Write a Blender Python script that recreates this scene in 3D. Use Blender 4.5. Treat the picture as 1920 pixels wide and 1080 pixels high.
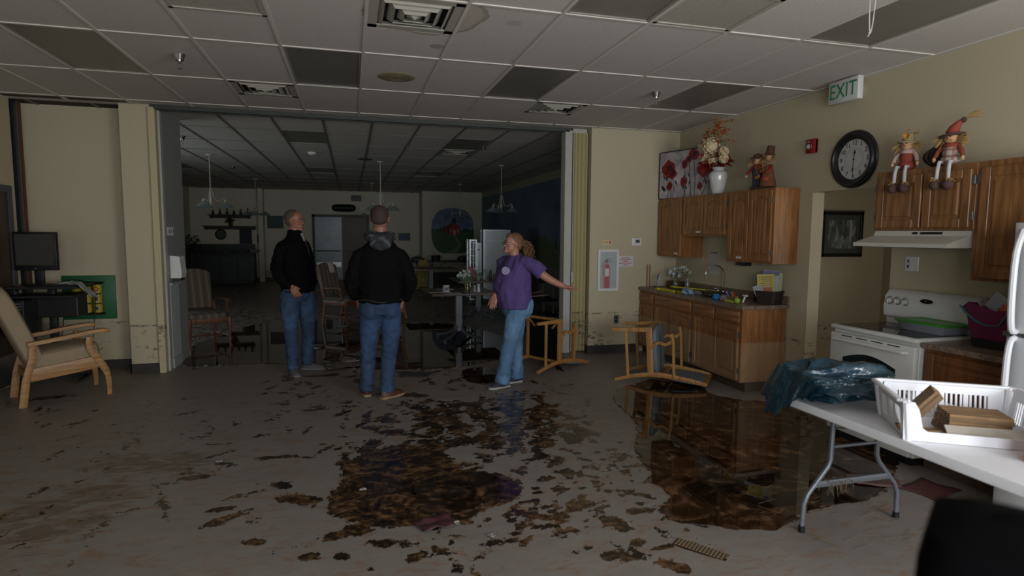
import bpy, bmesh, math, random
import numpy as np
from mathutils import Vector, Matrix, Quaternion, noise as mnoise
from math import pi, sin, cos, radians as R

for o in list(bpy.data.objects): bpy.data.objects.remove(o)
SC = bpy.context.scene; COL = SC.collection
H = 1.64; CZ = 3.053                      # eye height, ceiling height

# ------------------------------------------------------------------ camera
def setup_camera():
    yaw, pitch, roll = R(15.32), R(5.27), R(0.39)
    fw = Vector((sin(yaw)*cos(pitch), cos(yaw)*cos(pitch), -sin(pitch)))
    r = Vector((cos(yaw), -sin(yaw), 0)); u = r.cross(fw)
    r2 = r*cos(roll)+u*sin(roll); u2 = u*cos(roll)-r*sin(roll)
    m = Matrix((r2, u2, -fw)).transposed().to_4x4(); m.translation = (0, 0, H)
    cd = bpy.data.cameras.new('camera'); co = bpy.data.objects.new('camera', cd); COL.objects.link(co)
    co.matrix_world = m; cd.sensor_width = 36; cd.lens = 1105/1920*36; cd.clip_start = .05; cd.clip_end = 100
    cd.dof.use_dof = True; cd.dof.focus_distance = 6.0; cd.dof.aperture_fstop = 2.0
    SC.camera = co
setup_camera()

# ------------------------------------------------------------------ light
SC.view_settings.view_transform = 'Standard'; SC.view_settings.look = 'None'
SC.view_settings.gamma = 1; SC.view_settings.use_curve_mapping = False
SC.view_settings.exposure = 0.0
W = bpy.data.worlds.new('world'); SC.world = W; W.use_nodes = True
W.node_tree.nodes['Background'].inputs[0].default_value = (.62, .72, .85, 1)
W.node_tree.nodes['Background'].inputs[1].default_value = .5
def window_light(name, loc, size, rot, power, col=(.93, .96, 1)):
    l = bpy.data.lights.new(name, 'AREA'); l.shape = 'RECTANGLE'; l.size, l.size_y = size
    l.energy = power; l.color = col
    o = bpy.data.objects.new(name, l); COL.objects.link(o); o.location = loc; o.rotation_euler = rot
    return o
# daylight coming in through the three windows of the wall behind the camera
window_light('window_and_fill_light', (3.25, -1.62, 1.65), (2.0, 1.5), (R(90), 0, R(0)), 175)
window_light('window_and_fill_light', (0.55, -1.62, 1.65), (2.0, 1.5), (R(90), 0, R(0)), 125)
window_light('window_and_fill_light', (-2.6, -1.62, 1.65), (1.6, 1.5), (R(90), 0, R(0)), 24)

# added fill lamp in invented, unseen side windows, lifting the dim dining room
window_light('window_and_fill_light', (-5.1, 10.4, 1.6), (2.6, 1.4), (R(90), 0, R(-90)), 24, (.8, .95, .95))

# added lamp brightening the little hall beyond the doorway; its window is unseen
window_light('hall_fill_light', (5.5, 3.46, 1.6), (1.2, 1.3), (R(90), 0, 0), 6, (1, .97, .9))

# ------------------------------------------------------------------ materials
def lin(h):
    h = h.lstrip('#'); v = [int(h[i:i+2], 16)/255 for i in (0, 2, 4)]
    return tuple(x/12.92 if x <= .04045 else ((x+.055)/1.055)**2.4 for x in v)
class NT:
    def __init__(s, name):
        s.m = bpy.data.materials.new(name); s.m.use_nodes = True; s.t = s.m.node_tree
        s.b = s.t.nodes['Principled BSDF']; s.pos = None
    def n(s, typ, **kw):
        nd = s.t.nodes.new(typ)
        for k, v in kw.items():
            if k.startswith('i_'):
                k = k[2:]; k = int(k) if k.isdigit() else k.replace('_', ' ')
                s.set(nd.inputs[k], v)
            else: setattr(nd, k, v)
        return nd
    def set(s, sock, v):
        if isinstance(v, bpy.types.NodeSocket): s.t.links.new(v, sock)
        else:
            if sock.type == 'RGBA' and not isinstance(v, (int, float)) and len(v) == 3: v = (*v, 1)
            sock.default_value = v
    def P(s, name, v): s.set(s.b.inputs[name], v)
    def co(s, kind='Object'):
        return s.n('ShaderNodeTexCoord').outputs[kind]
    def wpos(s): return s.n('ShaderNodeNewGeometry').outputs['Position']
    def noise(s, vec, scale=5, detail=4, rough=.55, dist=0):
        return s.n('ShaderNodeTexNoise', i_Vector=vec, i_Scale=scale, i_Detail=detail, i_Roughness=rough, i_Distortion=dist).outputs[0]
    def map(s, vec, scale=(1, 1, 1), rot=(0, 0, 0), loc=(0, 0, 0)):
        return s.n('ShaderNodeMapping', i_Vector=vec, i_Scale=scale, i_Rotation=rot, i_Location=loc).outputs[0]
    def ramp(s, fac, stops):
        r = s.n('ShaderNodeValToRGB', i_Fac=fac); cr = r.color_ramp
        while len(cr.elements) < len(stops): cr.elements.new(.5)
        for e, (p, c) in zip(cr.elements, stops): e.position = p; e.color = (*c, 1) if len(c) == 3 else c
        return r.outputs[0]
    def math(s, op, a, b=0., c=0., clamp=False):
        nd = s.n('ShaderNodeMath', operation=op, use_clamp=clamp)
        for i, v in enumerate((a, b, c)): s.set(nd.inputs[i], v)
        return nd.outputs[0]
    def step(s, x, lo, hi):
        return s.n('ShaderNodeMapRange', interpolation_type='SMOOTHSTEP', i_0=x, i_1=lo, i_2=hi, i_3=0., i_4=1.).outputs[0]
    def mix(s, f, a, b, mode='MIX'):
        nd = s.n('ShaderNodeMix', data_type='RGBA', blend_type=mode)
        s.set(nd.inputs[0], f); s.set(nd.inputs[6], a); s.set(nd.inputs[7], b); return nd.outputs[2]
    def bump(s, h, strength=.3, dist=.01):
        b = s.n('ShaderNodeBump', i_Height=h, i_Strength=strength, i_Distance=dist); s.P('Normal', b.outputs[0])
    def xyz(s, v):
        return s.n('ShaderNodeSeparateXYZ', i_Vector=v).outputs
MC = {}
def mat(name, col, rough=.6, metal=0, var=.12, vs=12, bump=0, bs=60, spec=None, trans=0, coat=0, sheen=0):
    if name in MC: return MC[name]
    t = NT(name); col = lin(col) if isinstance(col, str) else col
    co = t.co()
    if var:
        n = t.noise(co, vs, 4)
        t.P('Base Color', t.mix(n, tuple(x*(1-var) for x in col), tuple(min(1, x*(1+var)) for x in col)))
    else: t.P('Base Color', col)
    t.P('Roughness', rough); t.P('Metallic', metal)
    if bump: t.bump(t.noise(co, bs, 3), bump, .004)
    if trans: t.P('Transmission Weight', trans); t.P('IOR', 1.45)
    if coat: t.P('Coat Weight', coat); t.P('Coat Roughness', .1)
    if sheen: t.P('Sheen Weight', sheen)
    if spec is not None: t.P('Specular IOR Level', spec)
    MC[name] = t.m; return t.m
def wood(name, c1, c2, axis='z', rough=.42, scale=1., silt=False, dirty=0):
    """oak-like grain running along the given axis; silt = flood deposit below 0.5 m"""
    if name in MC: return MC[name]
    t = NT(name); p = t.co() if not silt else t.wpos(); c1, c2 = lin(c1), lin(c2)
    s = {'x': (.09, 1, 1), 'y': (1, .09, 1), 'z': (1, 1, .09)}[axis]
    v = t.map(p, tuple(k*scale for k in s))
    w = t.noise(v, 38, 5, .6, .6)
    w2 = t.n('ShaderNodeTexWave', wave_type='RINGS', i_Vector=t.map(p, tuple(k*scale*1.3 for k in s), loc=(.13, .3, 0)), i_Scale=5., i_Distortion=5., i_Detail=3., i_Detail_Scale=1.6).outputs[1]
    f = t.math('MULTIPLY_ADD', w2, .16, t.math('MULTIPLY', w, .84))
    c = t.ramp(f, [(.30, c2), (.5, tuple((a+b)/2 for a, b in zip(c1, c2))), (.68, c1)])
    if silt:
        wp = t.wpos(); z = t.xyz(wp)[2]
        n = t.noise(wp, 3.5, 5)
        zz = t.math('ADD', z, t.math('MULTIPLY', t.math('SUBTRACT', n, .5), .03))
        m = t.step(zz, .53, .50)
        dn = t.noise(t.map(wp, (1, 1, .25)), 14, 6, .7)
        silt_c = t.mix(t.math('MULTIPLY', t.step(dn, .35, .75), .55), lin('#a18a6e'), lin('#8b5f38'))
        c = t.mix(t.math('MULTIPLY', m, .62), c, silt_c)
        low = t.step(zz, .16, .0)
        c = t.mix(t.math('MULTIPLY', low, .45), c, lin('#5d4a3a'))
    if dirty:
        dn = t.noise(p, 9, 6, .7)
        c = t.mix(t.math('MULTIPLY', t.step(dn, .56, .7), dirty), c, lin('#4a3a2c'))
    t.P('Base Color', c); t.P('Roughness', rough)
    t.bump(w, .12, .002)
    MC[name] = t.m; return t.m
def wall_mat(name, c, c2=None):
    if name in MC: return MC[name]
    t = NT(name); p = t.wpos(); z = t.xyz(p)[2]
    base = t.mix(t.noise(p, .8, 3), tuple(x*.95 for x in lin(c)), lin(c))
    n = t.noise(p, 2.5, 6, .6)
    zz = t.math('ADD', z, t.math('MULTIPLY', t.math('SUBTRACT', n, .5), .025))
    low = t.step(zz, .56, .535)
    line = t.math('MULTIPLY', t.step(zz, .535, .548), t.step(zz, .575, .556))
    sp = t.noise(t.map(p, (1, 1, 2.2)), 11, 8, .72)
    patch = t.noise(p, 2.2, 2)
    speck = t.math('MULTIPLY', t.math('MULTIPLY', t.step(t.math('MULTIPLY_ADD', patch, .35, t.math('MULTIPLY', sp, .75)), .60, .66), low), .8)
    ls = t.math('MULTIPLY', t.math('MULTIPLY', line, t.step(sp, .46, .56)), .75)
    base = t.mix(t.math('MULTIPLY', low, .28), base, lin('#b0a184'))
    base = t.mix(t.math('MAXIMUM', speck, ls), base, lin('#3a3022'))
    t.P('Base Color', base); t.P('Roughness', .62); t.bump(t.noise(p, 140, 2), .12, .002)
    MC[name] = t.m; return t.m

# ------------------------------------------------------------------ geometry
class G:
    def __init__(s): s.bm = bmesh.new(); s.mi = 0; s.mats = []
    def use(s, m):
        if m not in s.mats: s.mats.append(m)
        s.mi = s.mats.index(m); return s
    def _mark(s, fs):
        for f in fs: f.material_index = s.mi
    def mesh(s, vs, fs, M=None):
        bv = [s.bm.verts.new(M @ Vector(v) if M else v) for v in vs]; out = []
        for f in fs:
            try: out.append(s.bm.faces.new([bv[i] for i in f]))
            except ValueError: pass
        s._mark(out); return out
    def box(s, x0, x1, y0, y1, z0, z1, bev=0, M=None):
        vs = [(x, y, z) for x in (x0, x1) for y in (y0, y1) for z in (z0, z1)]
        fs = s.mesh(vs, [(0, 1, 3, 2), (4, 6, 7, 5), (0, 4, 5, 1), (2, 3, 7, 6), (0, 2, 6, 4), (1, 5, 7, 3)], M)
        if bev:
            es = {e for f in fs for e in f.edges}
            r = bmesh.ops.bevel(s.bm, geom=list(es), offset=bev, segments=1 if bev < .006 else 2, affect='EDGES', profile=.5)
            s._mark(r['faces'])
        return s
    def cbox(s, c, sz, bev=0, rot=(0, 0, 0)):
        M = Matrix.Translation(c) @ Euler3(rot); a, b, d = (k/2 for k in sz)
        return s.box(-a, a, -b, b, -d, d, bev, M)
    def tube(s, pts, r, seg=8, cap=True, closed=False, sx=1., hint=(0, 0, 1)):
        """swept round/oval tube; r number or list"""
        return s.sweep(pts, [(cos(2*pi*i/seg)*sx, sin(2*pi*i/seg)) for i in range(seg)], r, hint, cap, closed, sx == 1.)
    def bar(s, pts, w, t, hint=(0, 0, 1), closed=False, bev=.15):
        """swept rectangular bar: w across (hint x tangent), t along hint; both may be lists"""
        b = 1-bev
        prof = [(1, b), (b, 1), (-b, 1), (-1, b), (-1, -b), (-b, -1), (b, -1), (1, -b)]
        n = len(pts); w = w if isinstance(w, (list, tuple)) else [w]*n; t = t if isinstance(t, (list, tuple)) else [t]*n
        return s.sweep(pts, prof, [(a/2, c/2) for a, c in zip(w, t)], hint, True, closed)
    def sweep(s, pts, prof, r, hint=(0, 0, 1), cap=True, closed=False, transport=False):
        pts = [Vector(p) for p in pts]; n = len(pts)
        if not isinstance(r, (list, tuple)): r = [r]*n
        rings = []; prev = None
        for i, p in enumerate(pts):
            a = pts[i-1] if (i > 0 or closed) else p; b = pts[(i+1) % n] if (i < n-1 or closed) else p
            t = (b-a); t = t.normalized() if t.length > 1e-9 else Vector((0, 0, 1))
            h = Vector(hint) if prev is None else prev
            x = Vector(hint).cross(t) if not (transport and prev is not None) else prev.cross(t)
            if x.length < .12: x = (prev.cross(t) if prev is not None else Vector((1, 0, 0)).cross(t))
            if x.length < 1e-4: x = Vector((0, 1, 0)).cross(t)
            x.normalize(); y = t.cross(x); prev = y
            rr = r[i]; rx, ry = rr if isinstance(rr, (list, tuple)) else (rr, rr)
            rings.append([s.bm.verts.new(p+x*(u*rx)+y*(v*ry)) for u, v in prof])
        k = len(prof); fs = []
        for i in range(n if closed else n-1):
            A, B = rings[i], rings[(i+1) % n]
            for j in range(k): fs.append(s.bm.faces.new((A[j], A[(j+1) % k], B[(j+1) % k], B[j])))
        if cap and not closed:
            fs.append(s.bm.faces.new(rings[0][::-1])); fs.append(s.bm.faces.new(rings[-1]))
        s._mark(fs); return s
    def lathe(s, prof, c=(0, 0, 0), seg=20, M=None, sx=1., sy=1.):
        c = Vector(c); T = Matrix.Translation(c) @ (M or Matrix())
        rings = []
        for (r, z) in prof:
            if r < 1e-6: rings.append([s.bm.verts.new(T @ Vector((0, 0, z)))])
            else: rings.append([s.bm.verts.new(T @ Vector((r*cos(2*pi*i/seg)*sx, r*sin(2*pi*i/seg)*sy, z))) for i in range(seg)])
        fs = []
        for A, B in zip(rings, rings[1:]):
            for j in range(seg):
                a, b = A[j % len(A)], A[(j+1) % len(A)]; d, e = B[j % len(B)], B[(j+1) % len(B)]
                q = [a, b, e, d]; q = [v for i, v in enumerate(q) if v not in q[:i]]
                if len(q) > 2: fs.append(s.bm.faces.new(q))
        if len(rings[0]) > 1 and prof[0][0] > 1e-6 and prof[0] != prof[-1]: fs.append(s.bm.faces.new(rings[0][::-1]))
        if len(rings[-1]) > 1 and prof[0] != prof[-1]: fs.append(s.bm.faces.new(rings[-1]))
        s._mark(fs); return s
    def ball(s, c, r, seg=14, rot=(0, 0, 0), n=8):
        if not isinstance(r, (tuple, list)): r = (r, r, r)
        prof = [(sin(pi*i/n), -cos(pi*i/n)) for i in range(n+1)]
        prof[0] = (0, -1); prof[-1] = (0, 1)
        return s.lathe(prof, c, seg, Euler3(rot) @ Matrix.Diagonal((*r, 1)))
    def prism(s, pts, a, b, M=None, axis='z'):
        """extrude 2-D outline from a to b along axis (x: pts=(y,z); y: pts=(x,z); z: pts=(x,y))"""
        f = {'x': lambda p, h: (h, p[0], p[1]), 'y': lambda p, h: (p[0], h, p[1]), 'z': lambda p, h: (p[0], p[1], h)}[axis]
        n = len(pts); vs = [f(p, a) for p in pts]+[f(p, b) for p in pts]
        fs = [tuple(range(n))[::-1], tuple(range(n, 2*n))]+[(i, (i+1) % n, n+(i+1) % n, n+i) for i in range(n)]
        s.mesh(vs, fs, M); return s
    def loft(s, rings, M=None):
        n = len(rings[0]); vs = [v for r in rings for v in r]; fs = []
        for i in range(len(rings)-1):
            for j in range(n): fs.append((i*n+j, i*n+(j+1) % n, (i+1)*n+(j+1) % n, (i+1)*n+j))
        fs += [tuple(range(n))[::-1], tuple(range((len(rings)-1)*n, len(rings)*n))]
        s.mesh(vs, fs, M); return s
    def grid(s, f, nu, nv):
        vs = [f(i/nu, j/nv) for j in range(nv+1) for i in range(nu+1)]
        s.mesh(vs, [(j*(nu+1)+i, j*(nu+1)+i+1, (j+1)*(nu+1)+i+1, (j+1)*(nu+1)+i) for j in range(nv) for i in range(nu)]); return s
    def obj(s, name, m=None, parent=None, smooth=True, loc=None, rz=None, solid=0, sub=0):
        me = bpy.data.meshes.new(name)
        bmesh.ops.recalc_face_normals(s.bm, faces=s.bm.faces) if not getattr(s, 'norecalc', 0) else None
        s.bm.to_mesh(me); s.bm.free()
        ms = s.mats or [m]
        for k in ms: me.materials.append(k)
        if m and s.mats and m not in s.mats: pass
        if smooth: smooth_mesh(me)
        o = bpy.data.objects.new(name, me); COL.objects.link(o)
        if parent: o.parent = parent
        if loc is not None: o.location = loc
        if rz is not None: o.rotation_euler = (0, 0, rz)
        if solid:
            d = o.modifiers.new('solid', 'SOLIDIFY'); d.thickness = solid; d.offset = 0
        if sub:
            d = o.modifiers.new('sub', 'SUBSURF'); d.levels = sub; d.render_levels = sub
        return o
def smooth_mesh(me, ang=35):
    me.polygons.foreach_set('use_smooth', [True]*len(me.polygons))
    bm = bmesh.new(); bm.from_mesh(me); a = R(ang)
    for e in bm.edges:
        if len(e.link_faces) == 2:
            try: e.smooth = e.calc_face_angle() < a
            except ValueError: pass
    bm.to_mesh(me); bm.free()
def smooth_pts(pts, n=3):
    """Catmull-Rom through the points"""
    P = [Vector(p) for p in pts]; out = []
    for i in range(len(P)-1):
        a, b, c, d = P[max(i-1, 0)], P[i], P[i+1], P[min(i+2, len(P)-1)]
        for k in range(n):
            t = k/n; out.append(.5*((2*b)+(c-a)*t+(2*a-5*b+4*c-d)*t*t+(3*b-a-3*c+d)*t**3))
    out.append(P[-1]); return out
def Euler3(rot):
    from mathutils import Euler
    return Euler(rot).to_matrix().to_4x4()
def thing(name, label, cat, loc=(0, 0, 0), rz=0, group=None):
    o = bpy.data.objects.new(name, None); COL.objects.link(o); o.empty_display_size = .1
    o.location = loc; o.rotation_euler = (0, 0, rz); o['label'] = label; o['category'] = cat
    if group: o['group'] = group
    return o
def tag(o, label, cat, group=None, kind=None):
    o['label'] = label; o['category'] = cat
    if group: o['group'] = group
    if kind: o['kind'] = kind
    return o
def struct(o): o['kind'] = 'structure'; return o
def dup(root, label=None, loc=None, rz=None, group=None):
    r = root.copy(); COL.objects.link(r)
    for k, v in (('label', label), ('group', group)):
        if v: r[k] = v
    if loc is not None: r.location = loc
    if rz is not None: r.rotation_euler = (0, 0, rz)
    def rec(src, dst):
        for ch in src.children:
            c = ch.copy(); COL.objects.link(c); c.parent = dst; rec(ch, c)
    rec(root, r); return r
FONTCACHE = {}
def text(s, size, m, parent, loc, rot, name='lettering', ext=.0008, align='CENTER', sx=1.):
    cu = bpy.data.curves.new('txt', 'FONT'); cu.body = s; cu.size = size; cu.extrude = ext
    cu.align_x = align; cu.align_y = 'CENTER'
    o = bpy.data.objects.new('txt', cu); COL.objects.link(o)
    dg = bpy.context.evaluated_depsgraph_get(); me = bpy.data.meshes.new_from_object(o.evaluated_get(dg))
    bpy.data.objects.remove(o)
    me.materials.clear(); me.materials.append(m); me.name = name
    q = bpy.data.objects.new(name, me); COL.objects.link(q); q.parent = parent
    q.location = loc; q.rotation_euler = rot; q.scale = (sx, 1, 1)
    return q
FACE_Y = (R(90), 0, 0)             # text read by someone looking towards +Y
FACE_X = (R(90), 0, R(-90))         # text on a surface facing -X, read looking towards +X

WALL = wall_mat('cream_wall_paint', '#b9ae92')
WALL2 = wall_mat('tan_wall_paint', '#a3967a')
DARKBASE = mat('dark_vinyl_base', '#33302d', .5)
WHITE = mat('white_enamel', '#d9d9d6', .3, var=.03)
PLAS = mat('white_plastic', '#d4d4d2', .4, var=.03)
BLACK = mat('black_plastic', '#16161a', .4)
CHROME = mat('chrome', '#c8c8cc', .12, 1, var=.02)
STEEL = mat('brushed_steel', '#9a9da0', .32, 1)
# ------------------------------------------------------------------ floor
def floor_material():
    t = NT('silt_covered_floor'); p = t.wpos()
    wet = t.n('ShaderNodeAttribute', attribute_name='wet').outputs['Fac']
    tread = t.n('ShaderNodeAttribute', attribute_name='film').outputs['Fac']
    st = t.map(p, (1, 2.2, 1), rot=(0, 0, .25))
    nf = t.noise(p, 26, 6, .66); nm = t.noise(p, 7, 5, .6, .4); nl = t.noise(st, 3.2, 6, .62, .6)
    smear = t.step(t.noise(st, 6.5, 7, .68, 1.2), .50, .66)
    # silt: grey brown with rusty smears where boots have dragged it thin
    base = t.mix(nl, lin('#6e6863'), lin('#88817b'))
    base = t.mix(t.math('MULTIPLY', smear, .62), base, lin('#785536'))
    # wet marks: silt scraped through to dark wet flooring
    w = t.math('ADD', wet, t.math('ADD', t.math('MULTIPLY', t.math('SUBTRACT', nf, .5), 1.05), t.math('MULTIPLY', t.math('SUBTRACT', nm, .5), .8)))
    m = t.step(w, .47, .53)
    streak = t.math('MULTIPLY_ADD', t.noise(t.map(p, (1, 1.4, 1), rot=(0, 0, .5)), 6.5, 6, .62, 1.2), .7, t.math('MULTIPLY', t.noise(p, 34, 4, .6), .3))
    dark = t.ramp(streak, [(.40, lin('#150f0a')), (.49, lin('#2e2013')), (.57, lin('#5a4229')), (.66, lin('#7c6349'))])
    fz = t.math('ADD', tread, t.math('MULTIPLY', t.math('SUBTRACT', t.noise(t.map(p, (1, 2.6, 1), rot=(0, 0, .25)), 5, 7, .72, 1.0), .5), 4.2))
    f = t.step(fz, .6, 1.15)
    base = t.mix(t.math('MULTIPLY', f, .62), base, t.mix(t.noise(t.map(p, (1, 3, 1), rot=(0, 0, .3)), 6, 6, .7, 1.), lin('#2f2a1e'), lin('#6b5436')))
    c = t.mix(m, base, dark)
    t.P('Base Color', c)
    r = t.mix(m, t.mix(nl, (.40,)*3, (.56,)*3), t.mix(streak, (.10,)*3, (.34,)*3))
    t.P('Roughness', r)
    h = t.math('SUBTRACT', t.math('MULTIPLY', nf, .35), t.math('MULTIPLY', m, .8))
    t.bump(h, .5, .006)
    return t.m
def puddle_material():
    t = NT('muddy_puddle_water'); p = t.wpos()
    a = t.noise(t.map(p, (1, 1.3, 1)), 2.6, 4, .55, 2.6); b = t.noise(p, 9, 6, .66, 1.2)
    f = t.math('MULTIPLY_ADD', b, .45, t.math('MULTIPLY', a, .6))
    t.P('Base Color', t.ramp(f, [(.42, lin('#140d08')), (.53, lin('#26190f')), (.60, lin('#4a3524')), (.70, lin('#75593f'))]))
    t.P('Roughness', .02); t.P('IOR', 1.36); t.P('Specular IOR Level', .9)
    return t.m
FOOT = [  # world x, y, half length, half width, heading  (clear boot marks)
 (-0.46, 3.96, 0.092, 0.060, -0.71), (-0.33, 3.71, 0.182, 0.090, -0.55), (-0.22, 3.02, 0.065, 0.050, -0.08), (-0.07, 2.98, 0.050, 0.040, -0.62),
 (0.30, 2.88, 0.076, 0.055, 0.20), (1.33, 2.62, 0.137, 0.060, -0.18), (1.56, 2.65, 0.090, 0.030, 0.06), (1.52, 2.48, 0.104, 0.060, -0.96),
 (1.44, 2.94, 0.123, 0.070, -1.37), (1.32, 3.21, 0.105, 0.080, -0.05), (1.64, 3.05, 0.100, 0.050, -0.05), (1.06, 3.12, 0.121, 0.045, -0.52),
 (1.27, 3.46, 0.061, 0.070, -0.61), (0.96, 3.19, 0.074, 0.050, -0.83), (1.16, 2.94, 0.050, 0.040, -0.79), (-0.72, 3.56, 0.151, 0.060, 0.60),
 (-0.77, 3.69, 0.100, 0.050, 0.10), (-0.52, 3.25, 0.069, 0.050, -0.53), (-2.85, 6.69, 0.210, 0.100, 0.22), (0.07, 6.60, 0.089, 0.050, 0.29),
 (0.20, 3.99, 0.080, 0.080, 0.00), (-0.36, 7.00, 0.237, 0.080, -0.13), (0.01, 3.25, 0.093, 0.090, 0.27), (-0.10, 3.20, 0.086, 0.060, 0.12),
 (1.43, 6.45, 0.173, 0.100, -0.76), (2.46, 7.07, 0.641, 0.060, -1.63), (0.60, 5.90, 0.194, 0.080, -0.60), (0.79, 5.12, 0.177, 0.100, -0.44),
 (1.01, 4.46, 0.220, 0.120, 0.05), (0.33, 4.29, 0.213, 0.100, -0.52), (1.23, 4.74, 0.201, 0.100, -0.25), (-0.56, 4.48, 0.166, 0.050, -0.09),
 (-1.03, 4.23, 0.111, 0.050, 0.14)
]
POLY = {
 'puddle_right': [(2.60, 5.43), (2.77, 5.65), (3.07, 5.81), (3.33, 5.97), (3.55, 5.84), (3.66, 5.57), (3.54, 5.24), (3.69, 4.96), (4.02, 4.75), (4.05, 4.51), (3.98, 4.05), (3.92, 3.66), (4.00, 3.40), (3.18, 2.82), (2.82, 2.84), (2.55, 2.79), (2.39, 2.69), (2.23, 2.67), (2.12, 2.71), (1.94, 2.79), (1.80, 2.85), (1.75, 2.97), (1.78, 3.06), (1.94, 3.18), (1.93, 3.33), (1.88, 3.40), (2.01, 3.55), (2.02, 3.91), (2.37, 4.45), (2.45, 4.91), (2.48, 5.23)],
 'puddle_middle': [(-0.16, 3.50), (-0.15, 3.76), (-0.05, 3.99), (-0.09, 4.23), (0.14, 4.48), (0.43, 4.52), (0.68, 4.25), (0.67, 3.96), (0.84, 3.86), (0.98, 3.77), (1.05, 3.56), (0.97, 3.37), (0.73, 3.31), (0.63, 3.20), (0.39, 3.23), (0.21, 3.20), (0.07, 3.28), (-0.08, 3.38)],
 'pool': [(0.36, 3.79), (0.58, 3.87), (0.80, 3.85), (0.96, 3.75), (1.02, 3.54), (0.96, 3.39), (0.74, 3.34), (0.59, 3.29), (0.40, 3.32), (0.34, 3.48)],
 'puddle_back': [(-2.01, 7.79), (-1.54, 7.86), (-0.91, 7.80), (-0.13, 7.34), (0.49, 7.10), (1.05, 6.99), (1.55, 7.17), (2.07, 7.52), (2.42, 8.34), (2.29, 9.34), (1.86, 10.44), (0.95, 10.91), (0.36, 10.53), (-0.19, 11.44), (-0.97, 11.76), (-1.67, 11.37), (-1.92, 10.31), (-2.28, 9.24)],
 'puddle_small': [(1.21, 6.73), (1.38, 6.97), (1.59, 6.98), (1.66, 6.62), (1.53, 6.24), (1.36, 6.14), (1.23, 6.31)],
 'left_swipe': [(-1.80, 3.45), (-2.06, 3.99), (-1.93, 4.18), (-1.72, 4.37), (-1.39, 4.33), (-1.21, 4.11), (-1.25, 3.85), (-1.33, 3.61), (-1.48, 3.47), (-1.56, 3.34)],
 'left_swipe_far': [(-1.93, 4.61), (-1.77, 4.87), (-1.35, 4.88), (-0.93, 4.66), (-0.99, 4.27), (-1.41, 4.29)],
}
def chaikin(p, n=2):
    for _ in range(n):
        q = []
        for a, b in zip(p, p[1:]+p[:1]):
            q += [(a[0]*.75+b[0]*.25, a[1]*.75+b[1]*.25), (a[0]*.25+b[0]*.75, a[1]*.25+b[1]*.75)]
        p = q
    return p
def sdist(X, Y, poly):
    d = np.full(X.shape, 9.); ins = np.zeros(X.shape, bool)
    for (ax, ay), (bx, by) in zip(poly, poly[1:]+poly[:1]):
        ex, ey = bx-ax, by-ay; L = ex*ex+ey*ey+1e-12
        t = np.clip(((X-ax)*ex+(Y-ay)*ey)/L, 0, 1)
        d = np.minimum(d, np.hypot(X-ax-t*ex, Y-ay-t*ey))
        c = ((ay > Y) != (by > Y)) & (X < (bx-ax)*(Y-ay)/(by-ay+1e-12)+ax); ins ^= c
    return np.where(ins, d, -d)
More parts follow.
